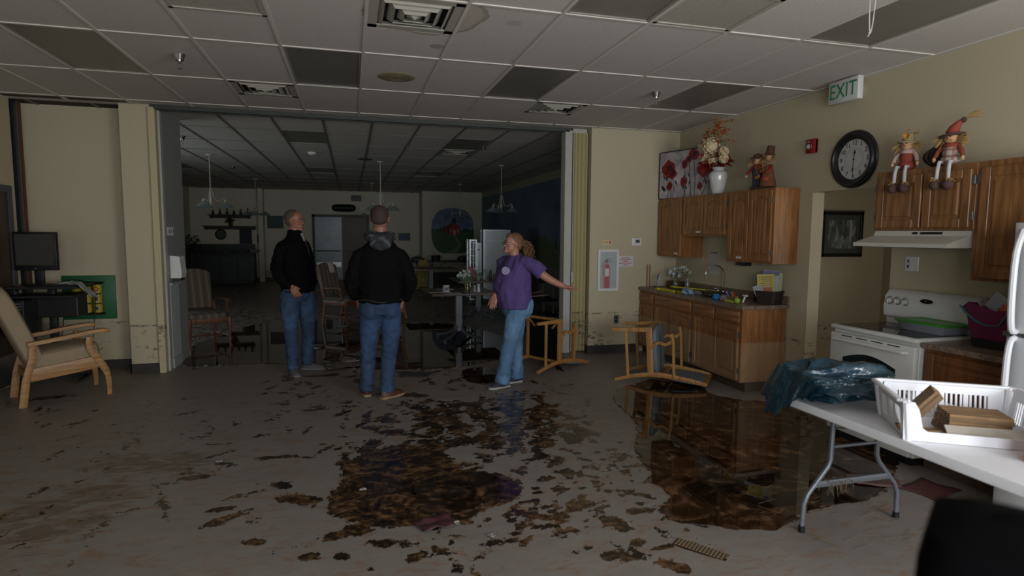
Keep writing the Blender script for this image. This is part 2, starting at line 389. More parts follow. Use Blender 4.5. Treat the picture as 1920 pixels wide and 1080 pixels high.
def build_floor():
    rng = random.Random(5)
    xs = np.concatenate([np.arange(-6, -3.8, .1), np.arange(-3.8, 4.7, .026), np.arange(4.7, 7.6, .1)])
    ys = np.concatenate([np.arange(-2.2, 2.2, .15), np.arange(2.2, 5.2, .022), np.arange(5.2, 9.2, .034), np.arange(9.2, 21.8, .1)])
    X, Y = np.meshgrid(xs, ys); Fd = np.zeros_like(X); film = np.zeros_like(X)
    marks = [(x, y, a, b, h, .75) for x, y, a, b, h in FOOT]
    def zone(x0, x1, y0, y1, n, s=(.10, .17), w=(.04, .065), st=.55):
        for _ in range(n):
            x, y = rng.uniform(x0, x1), rng.uniform(y0, y1)
            marks.append((x, y, rng.uniform(*s), rng.uniform(*w), rng.gauss(1.3, .8), st*rng.uniform(.7, 1.15)))
            if rng.random() < .35: marks.append((x+rng.uniform(-.1, .1), y+rng.uniform(.12, .2), .04, .035, 0, st))
    zone(-.1, 1.9, 3.9, 5.7, 110, st=.66); zone(.5, 1.9, 4.3, 5.6, 70, (.1, .2), (.05, .09), .72); zone(.1, 1.6, 4.2, 5.3, 30, (.12, .2), (.05, .1), .7); zone(-3.3, 0, 3.4, 6.9, 150, (.08, .2), (.03, .06), .50); zone(-.8, 1.2, 5.6, 7.3, 60, st=.56)
    zone(1.2, 2.4, 4.6, 6.4, 40, st=.5); zone(0, 2.0, 2.6, 3.9, 60, st=.54); zone(-3, 4, 7.6, 12, 40, st=.5)
    zone(.4, 2.2, 2.9, 4.0, 260, (.010, .026), (.008, .014), .7); zone(-2.6, -.2, 2.7, 4, 22, (.1, .3), (.03, .08), .46)
    for x, y, a, b, h, st in marks:
        k = (np.abs(X-x) < a*1.7) & (np.abs(Y-y) < a*1.7)
        if not k.any(): continue
        dx, dy = X[k]-x, Y[k]-y; u = (dx*cos(h)+dy*sin(h))/a; v = (-dx*sin(h)+dy*cos(h))/b
        waist = 1+.35*np.cos(u*pi)*0-.25*np.exp(-((u-.1)/.25)**2)
        Fd[k] = np.maximum(Fd[k], st*np.clip(1.45-np.sqrt(u*u+(v/waist)**2)*.9, 0, 1))
    # the waffle tread of the nearest boot print
    for nm, kx in (('left_swipe', 1), ('left_swipe_far', 1)):
        film = np.maximum(film, np.clip(.5+sdist(X, Y, chaikin(POLY[nm]))/.25, 0, 1))
    for nm in ('puddle_right', 'puddle_middle', 'puddle_back', 'puddle_small'):
        Fd = np.maximum(Fd, np.clip(.62+sdist(X, Y, chaikin(POLY[nm]))/.12, 0, 1)*.9)
    Fd = np.maximum(Fd, np.clip((Y-8.2)/1.5, 0, 1)*.46)          # raises the wet mask, giving darker patches across the dining room floor
    nx, ny = len(xs), len(ys)
    me = bpy.data.meshes.new('floor')
    co = np.stack([X.ravel(), Y.ravel(), np.zeros(nx*ny)], 1)
    i = np.arange(nx*ny).reshape(ny, nx); q = np.stack([i[:-1, :-1], i[:-1, 1:], i[1:, 1:], i[1:, :-1]], -1).reshape(-1, 4)
    me.vertices.add(nx*ny); me.vertices.foreach_set('co', co.ravel())
    me.loops.add(q.size); me.loops.foreach_set('vertex_index', q.ravel())
    me.polygons.add(len(q)); me.polygons.foreach_set('loop_start', np.arange(0, q.size, 4))
    me.update(calc_edges=True)
    for nm, arr in (('wet', Fd), ('film', film)):
        at = me.attributes.new(nm, 'FLOAT', 'POINT'); at.data.foreach_set('value', arr.ravel().astype(np.float32))
    me.materials.append(floor_material())
    o = bpy.data.objects.new('floor', me); COL.objects.link(o); struct(o)
    pm = puddle_material()
    for nm, lab in (('puddle_right', 'large dark water puddle spreading in front of the base cabinets'),
                    ('pool', 'dark muddy puddle in the middle foreground of the floor'),
                    ('puddle_back', 'wide dark puddle across the opening into the dining room'),
                    ('puddle_small', 'small round puddle near the sneakers of the woman')):
        p = [(x+.035*mnoise.noise(Vector((x*9, y*9, 0)))+.05*mnoise.noise(Vector((x*3, y*3, 4))), y+.035*mnoise.noise(Vector((x*9, y*9, 7)))+.05*mnoise.noise(Vector((x*3, y*3, 2)))) for x, y in chaikin(POLY[nm], 4)]; g = G(); g.prism(p, .0005, .004)
        tag(g.obj('puddle', pm, smooth=False), lab, 'puddle')
build_floor()
def waffle_print():
    # crisp boot print with a waffle tread at the bottom edge of the view
    dk = mat('wet_print', '#2c1d10', .2, var=.3, vs=40); g = G()
    c, s_ = cos(R(-52)), sin(R(-52)); W2 = lambda u, v: (1.74+u*c-v*s_, 2.58+u*s_+v*c)
    hw = lambda u: .034+.012*sin((u+.14)/.28*pi)+(.006 if u < -.04 else 0)
    out = [W2(u, hw(u)) for u in [(-.14+.02*i) for i in range(15)]]+[W2(u, -hw(u)) for u in [(.14-.02*i) for i in range(15)]]
    g.prism(out, .0005, .0012); b = tag(g.obj('boot_print', dk, smooth=False), 'waffle-tread boot print in the silt at the bottom edge', 'boot print')
    g = G(); k = mat('silt_lug', '#7a6a55', .5)
    for i in range(15):
        for j in range(4):
            u, v = -.13+.0185*i, -.03+.020*j
            if abs(v) < hw(u)-.006: g.prism([W2(u, v), W2(u+.012, v), W2(u+.012, v+.013), W2(u, v+.013)], .0012, .003)
    o = g.obj('tread_lug', k, b, smooth=False); o['kind'] = 'stuff'
waffle_print()

# ------------------------------------------------------------------ walls
def wall(name, boxes, m=None):
    g = G()
    for b in boxes: g.box(*b)
    return struct(g.obj(name, m or WALL, smooth=False))
BY = 7.45      # back wall plane, right part
RX = 4.45      # right wall plane
wall('wall_back_right', [(3.13, RX, BY, BY+.45, 0, CZ+.13)])
wall('wall_right', [(RX, RX+.14, 4.93, 7.90, 0, CZ+.13), (RX, RX+.14, 4.0, 4.93, 2.07, CZ), (RX, RX+.14, -2, 4.0, 0, CZ+.13)])
wall('wall_vestibule', [(RX+.14, 6.5, 5.82, 5.95, 0, 2.6)], WALL2)
wall('wall_vestibule_side', [(6.35, 6.5, 3.4, 5.82, 0, 2.6)], WALL2)
wall('wall_vestibule_near', [(RX+.14, 6.5, 3.3, 3.4, 0, 2.6)], WALL2)
wall('ceiling_vestibule', [(RX+.14, 6.5, 3.4, 5.82, 2.5, 2.6)], WALL2)
wall('wall_back_left', [(-3.6, -2.45, 7.95, 8.1, 0, CZ+.13)])
wall('wall_pier', [(-2.46, -2.16, 7.62, 8.1, 0, CZ+.13)])
wall('wall_left', [(-3.75, -3.5, -1.7, 7.65, 0, CZ+.13), (-3.75, -3.6, 7.65, 8.1, 0, CZ+.13)])
# dining room beyond
FARY = 21.3
DR = wall_mat('dining_room_paint', '#d0cab6')
wall('wall_far', [(-5.2, 4.6, FARY, FARY+.15, 0, CZ+.13)], DR)
wall('wall_far_projection', [(2.38, RX, 20.3, FARY, 0, CZ+.13)], DR)
wall('wall_far_left', [(-5.2, -5.0, 8.1, 9.0, 0, CZ+.13), (-5.2, -5.0, 9.0, 11.8, 0, .85), (-5.2, -5.0, 9.0, 11.8, 2.35, CZ+.13), (-5.2, -5.0, 11.8, FARY, 0, CZ+.13)], DR)  # window opening invented out of view for the added fill lamp
wall('wall_far_nib', [(-2.9, -2.75, 20.9, FARY, 0, CZ+.13)], DR)
wall('wall_dining_front', [(-5.2, -2.46, 8.1, 8.2, 0, CZ+.13)], DR)
# long painted mural wall of the dining room (night-blue sky over a green hillside)
def mural_wall():
    t = NT('blue_mural_paint'); p = t.wpos(); z = t.xyz(p)[2]; y = t.xyz(p)[1]
    n = t.noise(p, .9, 5); n2 = t.noise(p, 6, 6, .7)
    hz = t.math('ADD', t.math('MULTIPLY', n, 1.1), t.math('MULTIPLY', n2, .35))
    sky = t.mix(t.step(n, .3, .8), lin('#536377'), lin('#6c7a88'))
    hill = t.mix(n2, lin('#3a4d36'), lin('#65724f'))
    m = t.step(t.math('SUBTRACT', z, hz), .78, .70)
    c = t.mix(m, sky, hill)
    c = t.mix(t.step(z, .86, .84), c, lin('#6a6a60'))
    c = t.mix(t.step(z, 2.86, 2.88), c, lin('#9a9480'))
    t.P('Base Color', c); t.P('Roughness', .6)
    wall('wall_mural', [(RX, RX+.15, 7.9, FARY, 0, CZ+.13)], t.m)
mural_wall()
# wall behind the camera with three window openings
def rear():
    g = G(); ws = [(-3.4, -1.8), (-.45, 1.55), (2.25, 4.25)]
    x = -3.75
    for a, b in ws:
        g.box(x, a, -1.7, -1.5, 0, CZ+.13); g.box(a, b, -1.7, -1.5, 0, .9); g.box(a, b, -1.7, -1.5, 2.4, CZ); x = b
    g.box(x, RX+.14, -1.7, -1.5, 0, CZ+.13)
    struct(g.obj('wall_rear', WALL, smooth=False))
    for k, (a, b) in enumerate(ws):
        w = G(); w.box(a, b, -1.6, -1.55, .9, .95).box(a, b, -1.6, -1.55, 2.35, 2.4).box(a, a+.05, -1.6, -1.55, .95, 2.35).box(b-.05, b, -1.6, -1.55, .95, 2.35).box((a+b)/2-.02, (a+b)/2+.02, -1.6, -1.55, .95, 2.35)
        struct(w.obj('window_%d' % (k+1), WHITE, smooth=False))
rear()
# rubber baseboards
def base(name, boxes): g = G(); [g.box(*b) for b in boxes]; struct(g.obj(name, DARKBASE, smooth=False))
base('baseboard_back', [(3.13, 3.9, BY-.012, BY, 0, .11), (3.118, 3.13, BY-.012, BY+.45, 0, .11)])
base('baseboard_right', [(RX-.012, RX, 4.93, 5.2, 0, .11)])
base('baseboard_vestibule', [(RX+.14, 6.35, 5.806, 5.82, 0, .11)])
base('baseboard_left', [(-3.6, -2.46, 7.938, 7.95, 0, .11)])
base('baseboard_pier', [(-2.472, -2.16, 7.608, 7.62, 0, .11), (-2.472, -2.46, 7.608, 7.95, 0, .11)])
base('baseboard_far', [(-5, -1.3, FARY-.015, FARY, 0, .12), (.7, 2.38, FARY-.015, FARY, 0, .12), (2.365, RX, 20.285, 20.3, 0, .3)])

# ------------------------------------------------------------------ ceiling
def ceiling():
    t = NT('acoustic_tile'); p = t.wpos()
    f = t.noise(p, 130, 2, .5)
    c = t.mix(t.step(f, .38, .62), lin('#b9b2ab'), lin('#ccc5be'))
    y = t.xyz(p)
    d = t.n('ShaderNodeVectorMath', operation='DISTANCE', i_0=p, i_1=(.50, 3.98, CZ)).outputs['Value']
    dn = t.math('ADD', d, t.math('MULTIPLY', t.math('SUBTRACT', t.noise(p, 3, 3), .5), .16))
    st = t.step(dn, .41, .395); ring = t.math('MULTIPLY', st, t.step(dn, .355, .40))
    c = t.mix(t.math('MULTIPLY', st, .30), c, lin('#8d7a5c')); c = t.mix(t.math('MULTIPLY', ring, .5), c, lin('#6d5a3c'))
    d2 = t.n('ShaderNodeVectorMath', operation='DISTANCE', i_0=p, i_1=(.66, 4.62, CZ)).outputs['Value']
    d3 = t.n('ShaderNodeVectorMath', operation='DISTANCE', i_0=p, i_1=(1.09, 3.98, CZ)).outputs['Value']
    c = t.mix(t.math('MULTIPLY', t.step(d2, .062, .05), .5), c, lin('#6d6250')); c = t.mix(t.math('MULTIPLY', t.step(d3, .062, .045), .3), c, lin('#7d7260'))
    t.P('Base Color', c); t.P('Roughness', .85); t.bump(f, .35, .004)
    tile = t.m
    bar_m = mat('ceiling_grid_paint', '#cbc6bd', .5, var=.04)
    roof = G(); roof.box(-5.2, 6.5, -2, FARY+.15, CZ+.12, CZ+.3); ro = struct(roof.obj('ceiling', mat('plenum', '#3a3835', .9), smooth=False))
    diff = mat('unlit_light_diffuser', '#75726a', .35, var=.05, bump=.15, bs=300)
    # T-bars
    dx, dy = .6096, 1.219
    mx = [.124+dx*k for k in range(-6, 7)] + [4.42]; my = [3.712+dy*k for k in range(-4, 4)]
    bx = [-.92+dx*k for k in range(-7, 9)]; by = [7.68+dy*k for k in range(0, 12)]
    g = G()
    for x in mx: g.box(x-.012, x+.012, -1.5, 7.58, CZ-.008, CZ+.02)
    for y in my: g.box(-3.6, RX, y-.012, y+.012, CZ-.007, CZ+.02)
    g.box(RX-.02, RX, -1.5, 7.45, CZ-.008, CZ+.02); g.box(-3.6, -3.58, -1.5, 7.9, CZ-.008, CZ+.02)
    q = g.obj('ceiling_grid', bar_m, ro, smooth=False)
    g = G()
    for x in bx: g.box(x-.012, x+.012, 7.68, FARY, CZ-.008, CZ+.02)
    for y in by: g.box(-5, RX, y-.010, y+.010, CZ-.005, CZ+.02)
    g.obj('ceiling_grid', mat('shaded_grid_paint', '#6d6a62', .5, var=.04), ro, smooth=False)  # grid colour darkened to carry the dimness of the dining room
    cache = {}
    def panel(x0, x1, y0, y1):
        w, l = round(x1-x0-.024, 4), round(y1-y0-.024, 4)
        if (w, l) not in cache:
            b = bmesh.new(); me = bpy.data.meshes.new('ceiling_tile'); gg = G(); b.free()
            gg.box(-w/2, w/2, -l/2, l/2, 0, .016, 0); tmp = gg.obj('ceiling_tile', tile, ro, smooth=False)
            cache[(w, l)] = tmp.data; o = tmp
        else:
            o = bpy.data.objects.new('ceiling_tile', cache[(w, l)]); COL.objects.link(o); o.parent = ro
        o.location = ((x0+x1)/2, (y0+y1)/2, CZ)
    L_main = {(-1, 5): 1, (-4, 5): 1, (2, 5): 1, (5, 5): 1, (2, 3): 1, (5, 3): 1, (-1, 3): 0}
    lights = {}
    halves = {(-2, 4): ('grille', 0), (3, 3): ('grille', 1), (0, 4): ('diff', 0), (-2, 6): ('diff', 0), (3, 6): ('diff', 0)}
    light0 = None
    LB = ['unlit ceiling light panel over the left armchair', 'unlit ceiling light panel just left of the round ceiling speaker', 'unlit ceiling light panel over the woman between speaker and cabinets',
          'unlit ceiling light panel next to the right wall near the small sprinkler', 'unlit ceiling light panel at the top edge left of the perforated return grille', 'unlit ceiling light panel nearest the right wall beside the hanging string']
    li = 0
    def light(x0, x1, y0, y1, lab, grp):
        nonlocal light0
        if light0 is None:
            t0 = thing('ceiling_light', lab, 'ceiling light', ((x0+x1)/2, (y0+y1)/2, CZ), 0, grp)
            w, l = dx/2-.012, dy/2-.012
            gg = G(); gg.box(-w, w, -l, l, .004, .012); gg.obj('diffuser', diff, t0, smooth=False)
            gg = G()
            for a in ((-w, -w+.018, -l, l), (w-.018, w, -l, l), (-w, w, -l, -l+.018), (-w, w, l-.018, l)): gg.box(*a, -.002, .02)
            gg.obj('frame', mat('light_frame', '#8f8b80', .4), t0, smooth=False)
            light0 = t0
        else: dup(light0, lab, ((x0+x1)/2, (y0+y1)/2, CZ), group=grp)
    # rows: index 3: 2.49-3.71, 4: 3.71-4.93, 5: 4.93-6.15, 6: 6.15-7.37
    for ry in range(0, 8):
        y0 = 3.712+dy*(ry-4); y1 = min(y0+dy, 7.45)
        if ry == 7: continue
        for k in range(-7, 7):
            x0 = .124+dx*k; x1 = x0+dx if k < 6 else RX
            if k == 6: x1 = RX-.02
            if x0 < -3.6: x0 = -3.6
            if x1 <= x0: continue
            if L_main.get((k, ry)):
                order = [(-4, 5), (-1, 5), (2, 5), (5, 5), (2, 3), (5, 3)]
                light(x0, x1, y0, y1, LB[order.index((k, ry))], 'unlit ceiling light panels')
            elif (k, ry) in halves:
                kind, far = halves[(k, ry)]; ym = y0+dx
                if far: panel(x0, x1, y0, ym)
                else: panel(x0, x1, ym, y1)
            else: panel(x0, x1, y0, y1)
    for k in range(-6, 7): 
        if .124+dx*k+dx < 3.2: panel(.124+dx*k, .124+dx*k+dx, 7.37, 7.58)
    struct(G().box(-3.6, -2.3, 7.45, 7.95, CZ, CZ+.02).obj('ceiling_infill', tile, smooth=False))
    BL = {(0, 1): 'dark ceiling light panel in the dining room above the first man', (4, 1): 'dark ceiling light panel in the dining room left of the front sprinkler',
          (0, 5): 'small far dark ceiling light panel left in the dining room', (4, 5): 'small far dark ceiling light panel right in the dining room', (-5, 5): 'far dark ceiling light panel over the left chandelier'}
    for ry in range(0, 11):
        y0 = 7.68+dy*ry; y1 = y0+dy
        for k in range(-7, 9):
            x0 = -.92+dx*k; x1 = x0+dx
            if k == 8: x1 = RX
            if k == 4 and ry == 2: panel(x0, x1, y0+dx, y1); continue
            if (k, ry) in BL: light(x0, x1, y0, y1, BL[(k, ry)], 'unlit ceiling light panels')
            else: panel(x0, x1, y0, y1)
ceiling()
# header track of the folding partition
def track():
    dk = mat('track_metal', '#2a3330', .4, .6); lt = mat('track_light_metal', '#343935', .6, .0)
    g = G(); g.use(lt).box(-2.1, 2.86, 7.56, 7.60, CZ-.05, CZ); g.use(dk).box(-2.1, 2.86, 7.60, 7.66, CZ-.03, CZ+.0); g.use(lt).box(-2.1, 2.86, 7.66, 7.69, CZ-.05, CZ)
    struct(g.obj('trim_1', smooth=False))
    # fascia between the two ceilings
    # right jamb post and folded partition
    ps = mat('grey_white_post', '#a9a79f', .5)
    g = G(); g.box(2.80, 2.90, 7.56, 7.72, 0, CZ-.03, .004); g.box(2.90, 2.93, 7.6, 7.70, 0, CZ-.03); struct(g.obj('trim_2', ps, smooth=False))
    pl = thing('folding_partition', 'cream pleated folding partition stacked at the right of the opening', 'partition', (3.02, 7.62, 0))
    g = G(); vin = wall_mat('cream_partition_vinyl', '#c4ba90'); pts = []
    n = 7
    for i in range(n+1):
        pts.append((-.10+.195*i/n, -.075 if i % 2 else .0))
    back = [(x, y+.09) for x, y in pts[::-1]]
    q = []
    for i, (a, b) in enumerate(zip(pts, pts[1:])):
        for k in range(5):
            u = k/5; q.append((a[0]+(b[0]-a[0])*u, a[1]+(b[1]-a[1])*(.5-.5*cos(pi*u))))
    q.append(pts[-1])
    g.prism(q+[(x, .12) for x in (.095, -.1)], .02, CZ-.06); g.obj('pleated_panel', vin, pl)
    g = G().box(-.108, -.098, -.07, .12, .02, CZ-.06, .002).cbox((-.104, -.078, 1.05), (.03, .02, .14), .003); g.obj('lead_post', ps, pl, smooth=False)
    g = G().box(-.1, .1, -.03, .1, CZ-.06, CZ); g.obj('hanger', ps, pl, smooth=False)
    # left jamb post
    g = G(); g.box(-2.16, -2.09, 7.56, 7.78, 0, CZ-.03, .003); struct(g.obj('trim_3', wall_mat('cream_trim', '#b9af8b'), smooth=False))
    g = G(); g.box(-2.09, -2.07, 7.66, 7.74, 0, CZ-.03); struct(g.obj('trim_4', ps, smooth=False))
    # side wall returning into the dining room, with painted beadboard wainscot
    g = G(); g.box(-2.22, -2.08, 7.78, 8.55, 0, CZ+.13); struct(g.obj('wall_return', mat('pale_grey_paint', '#8e8f8b', .6), smooth=False))
    wb = thing('beadboard_wainscot', 'white beadboard wainscot on the wall return beside the cream jamb', 'wainscot', (-2.08, 7.96, 0))
    bm_ = mat('grey_white_beadboard', '#9fa3a2', .5)
    for i in range(8):
        y = -.178+.0445*i
        G().box(0.001, .014, y+.002, y+.0425, .12, 1.0, .003).obj('board', bm_, wb, smooth=False)
    G().box(0, .035, -.18, .19, 1.0, 1.03, .004).obj('cap_rail', bm_, wb, smooth=False); G().box(0, .022, -.18, .185, 0, .12, .004).obj('base_rail', bm_, wb, smooth=False)
    # left wall: folded metal track posts and brown door
    dm = mat('dark_gunmetal', '#2c3033', .4, .5); rust = mat('rust_brown_paint', '#5a2f1c', .6)
    g = G(); g.use(dm).box(-3.6, -3.52, 7.651, 7.70, 0, CZ); g.box(-3.6, -3.49, 7.71, 7.76, 0, CZ); g.use(mat('weathered_steel', '#55585a', .4, .5)).box(-3.6, -3.50, 7.765, 7.82, 0, CZ); g.use(rust).box(-3.6, -3.50, 7.84, 7.89, 0, CZ)
    struct(g.obj('trim_5', smooth=False))
    g = G(); g.use(mat('blue_grey_door_frame', '#3c4147', .45)).box(-3.5, -3.46, 7.44, 7.51, 0, 2.04).box(-3.5, -3.46, 6.45, 7.51, 2.04, 2.11)
    struct(g.obj('trim_6', smooth=False))
    d = struct(G().box(-3.5, -3.475, 6.5, 7.44, .02, 2.04).obj('door_1', wood('dark_door_veneer', '#3d2a1c', '#26190f'), smooth=False))
    G().box(-3.475, -3.47, 6.55, 7.42, .03, .34).obj('kick_plate', STEEL, d, smooth=False)
    G().ball((-3.42, 7.38, 1.03), .028).tube([(-3.475, 7.38, 1.03), (-3.42, 7.38, 1.03)], .012).obj('door_handle', CHROME, d)
track()
# ------------------------------------------------------------------ kitchen along the right wall
OAK = wood('oak_upright', '#a2703f', '#6e4524', 'z', .38)
OAKY = wood('oak_level', '#a2703f', '#6e4524', 'y', .38)
OAKB = wood('oak_base_silted', '#9c693b', '#6a4124', 'z', .45, silt=True)
OAKBY = wood('oak_base_level', '#9c693b', '#6a4124', 'y', .42, silt=True)
OAKD = wood('oak_dark_upright', '#91643a', '#5f4025', 'z', .35)
def arch_pts(y0, y1, z0, z1, rise, n=10):
    """outline with a cathedral-arched top"""
    pts = [(y0, z0), (y1, z0)]; w = y1-y0; zt = z1-rise; sh = w*.14
    pts += [(y1, zt)]
    for i in range(n+1):
        u = i/n; pts.append((y1-sh-(w-2*sh)*u, zt+rise*sin(pi*u)**.8))
    pts += [(y0, zt)]
    return pts
def door(parent, x, y0, y1, z0, z1, m, arch=0, name='door', open_=0, tilt=0, m2=None, fr=.055, hinge=1):
    """frame and raised panel door, face towards -X at plane x; built about its hinge edge"""
    hy = y1 if hinge > 0 else y0
    g = G(); a, b = y0-hy, y1-hy; t = .019
    g.box(-t*.55, 0, a, b, z0, z1)                              # recessed field
    g.box(-t, -t*.5, a, a+fr, z0, z1, .003); g.box(-t, -t*.5, b-fr, b, z0, z1, .003)
    g.box(-t, -t*.5, a+fr, b-fr, z0, z0+fr, .003)
    if arch:
        top = arch_pts(a+fr, b-fr, z0+fr, z1-fr, arch)[2:]
        poly = [(b-fr, z1), (b-fr, top[0][1])]+top[1:-1]+[(a+fr, top[-1][1]), (a+fr, z1)]
        g.prism(poly, -t, -t*.5, axis='x')
    else: g.box(-t, -t*.5, a+fr, b-fr, z1-fr, z1, .003)
    # raised centre
    k = .018; o = arch_pts(a+fr+k, b-fr-k, z0+fr+k, z1-fr-k, arch*.9) if arch else [(a+fr+k, z0+fr+k), (b-fr-k, z0+fr+k), (b-fr-k, z1-fr-k), (a+fr+k, z1-fr-k)]
    cy = sum(p[0] for p in o)/len(o); cz = (z0+z1)/2
    w = (b-a)/2; sc = lambda p, q: (cy+(p[0]-cy)*(1-q/w), cz+(p[1]-cz)*(1-q/((z1-z0)/2)))
    inner = [sc(p, .022) for p in o]
    n = len(o); vs = [(-t*.5, *p) for p in o]+[(-t*.92, *p) for p in inner]
    g.mesh(vs, [tuple(range(n, 2*n))]+[(i, (i+1) % n, n+(i+1) % n, n+i) for i in range(n)])
    d = g.obj(name, m, parent, smooth=False)
    px = parent.location
    d.location = (x-px[0], hy-px[1], -px[2]); d.rotation_euler = (R(tilt), 0, R(open_))
    return d
def box_obj(parent, name, m, *b, bev=0, smooth=False):
    p = parent.location; g = G(); g.box(b[0]-p[0], b[1]-p[0], b[2]-p[1], b[3]-p[1], b[4]-p[2], b[5]-p[2], bev)
    return g.obj(name, m, parent, smooth=smooth)
def hinges(d, zs, y, x=-.006):
    for z in zs: G().box(x-.008, x, y-.004, y+.022, z-.03, z+.03, .002).obj('hinge', mat('hinge_metal', '#6a6a68', .45, .5), d, smooth=False)
# upper cabinets
def upper(lab, y0, y1, z0, z1, doors, m=OAK, sticker=None, xf=4.15, arch=.035, grp='oak wall cabinets above the sink counter', tilt=0):
    c = thing('wall_cabinet', lab, 'cabinet', (xf, (y0+y1)/2, z0), 0, grp)
    box_obj(c, 'body', m, xf+.001, RX-.002, y0, y1, z0, z1, bev=.002)
    n = len(doors)
    for i, (a, b) in enumerate(doors):
        d = door(c, xf-.001, a, b, z0+.022, z1-.022, m, arch, hinge=-1 if i == 0 and n > 1 else (1 if n > 1 else 1))
        h0, h1 = z0+.12, z1-.12
        if n > 1: hinges(d, (h0, h1), -.02 if i == 0 else 0)
    if sticker:
        G().box(-.0215, -.019, sticker-.045, sticker+.045, .04, .062).obj('label_strip', mat('paper_label', '#c9c9c9', .6, var=.02), c, smooth=False).location = (0, -(y0+y1)/2, 0)
    return c
upper('single-door oak wall cabinet in the corner beside the fire extinguisher wall', 6.80, 7.43, 1.345, 2.125, [(6.83, 7.40)], sticker=6.93)
upper('short double-door oak wall cabinet above the faucet, middle of the three over the sink', 5.87, 6.80, 1.625, 2.125, [(5.90, 6.33), (6.345, 6.78)], sticker=6.42)
upper('tall double-door oak wall cabinet beside the doorway, right of the three over the sink', 5.10, 5.87, 1.345, 2.125, [(5.13, 5.475), (5.49, 5.83)], sticker=5.62)
# base run
def base_cab(lab, y0, y1, drawers, doors, side=False):
    c = thing('base_cabinet', lab, 'cabinet', (3.9, (y0+y1)/2, 0), 0, 'oak base cabinets under the speckled counter')
    box_obj(c, 'body', OAKB, 3.901, RX-.013, y0, y1, .10, .872, bev=.002)
    box_obj(c, 'toe_kick', mat('toe_kick', '#4a3a2e', .7), 3.96, RX-.013, y0+.0, y1, .001, .10)
    for a, b in drawers:
        g = G(); g.box(-.019, 0, a, b, .715, .845, .006)
        d = g.obj('drawer_front', OAKBY, c); d.location = (0, -(y0+y1)/2, 0)
    for (a, b, op, ti, hs) in doors:
        d = door(c, 3.899, a, b, .125, .69, OAKB, 0, open_=op, tilt=ti, hinge=hs, fr=.05)
        hinges(d, (.22, .6), (-.02 if hs < 0 else 0))
    return c
base_cab('oak base cabinet in the corner with one drawer and one door', 7.03, 7.447, [(7.06, 7.42)], [(7.06, 7.41, 0, 0, 1)])
base_cab('oak sink base cabinet with one wide false drawer, doors sagging open', 6.12, 7.03, [(6.15, 7.0)], [(6.62, 6.995, 15, 0, 1), (6.15, 6.60, 0, 1.2, -1)])
base_cab('oak base cabinet at the doorway end with two drawers and a silt-stained side', 5.2, 6.12, [(5.68, 6.09), (5.24, 5.65)], [(5.70, 6.08, 8, 0, 1), (5.24, 5.69, -2.5, -.8, -1)])
def counter_mat(name, a='#93806e', b='#6d5b4d', c='#4a3d34'):
    if name in MC: return MC[name]
    t = NT(name); p = t.wpos(); n = t.noise(p, 75, 4, .7); n2 = t.noise(p, 24, 4, .6)
    t.P('Base Color', t.ramp(t.math('MULTIPLY_ADD', n, .7, t.math('MULTIPLY', n2, .3)), [(.36, lin(c)), (.48, lin(b)), (.6, lin(a))])); t.P('Roughness', .28)
    MC[name] = t.m; return t.m
CT = counter_mat('speckled_laminate')
ct = thing('countertop', 'speckled grey-brown laminate countertop with sink over the oak base cabinets', 'countertop', (4.15, 6.3, .875))
def ctop():
    # slab around the sink cut-out
    x0, x1, y0, y1 = 3.868, RX-.001, 5.17, 7.447; sx0, sx1, sy0, sy1 = 3.99, 4.33, 6.2, 6.75
    g = G()
    for b in ((x0, sx0, y0, y1), (sx1, x1, y0, y1), (sx0, sx1, y0, sy0), (sx0, sx1, sy1, y1)): g.box(b[0]-4.15, b[1]-4.15, b[2]-6.3, b[3]-6.3, 0, .038)
    g.obj('slab', CT, ct, smooth=False)
    g = G(); g.box(RX-.022-4.15, RX-.001-4.15, y0-6.3, y1-6.3, .038, .125, .004); g.box(x0+.03-4.15, RX-.022-4.15, y1-.02-6.3, y1-6.3, .038, .0382+.001, .004); g.obj('backsplash', CT, ct, smooth=False)
    g = G(); a, b, c, d = sx0-4.15, sx1-4.15, sy0-6.3, sy1-6.3
    for q in ((a-.02, a+.004, c-.02, d+.02), (b-.004, b+.02, c-.02, d+.02), (a, b, c-.02, c+.004), (a, b, d-.004, d+.02)): g.box(*q, .036, .042)
    g.box(a, b, c, d, -.15, -.145); g.box(a, a+.003, c, d, -.15, .04); g.box(b-.003, b, c, d, -.15, .04); g.box(a, b, c, c+.003, -.15, .04); g.box(a, b, d-.003, d, -.15, .04)
    g.obj('sink_basin', STEEL, ct, smooth=False)
ctop()
CY = .9135   # counter surface
def faucet():
    f = thing('faucet', 'chrome gooseneck faucet with two lever handles at the sink', 'faucet', (4.375, 6.22, CY))
    pts = [(0, 0, 0), (0, 0, .25)]; r = .105
    for i in range(1, 13):
        a = pi*i/12*1.06; pts.append((-(r-r*cos(a))*.75, (r-r*cos(a))*.62, .25+r*sin(a)))
    x, y, z = pts[-1]; pts.append((x+.001, y, z-.035))
    G().lathe([(.026, 0), (.026, .012), (.013, .03), (.012, .05)], seg=14).tube(pts, .0095, 10).obj('spout', CHROME, f)
    for s in (-1, 1): G().lathe([(.02, 0), (.018, .02), (.011, .03), (.010, .062), (.013, .07), (.0, .074)], (0, s*.1, 0), 12).bar([(0, s*.1, .066), (-.05, s*.12, .072)], .012, .008).obj('handle', CHROME, f)
    G().box(-.03, .03, -.14, .14, -.0003, .006, .002).obj('deck_plate', CHROME, f)
faucet()
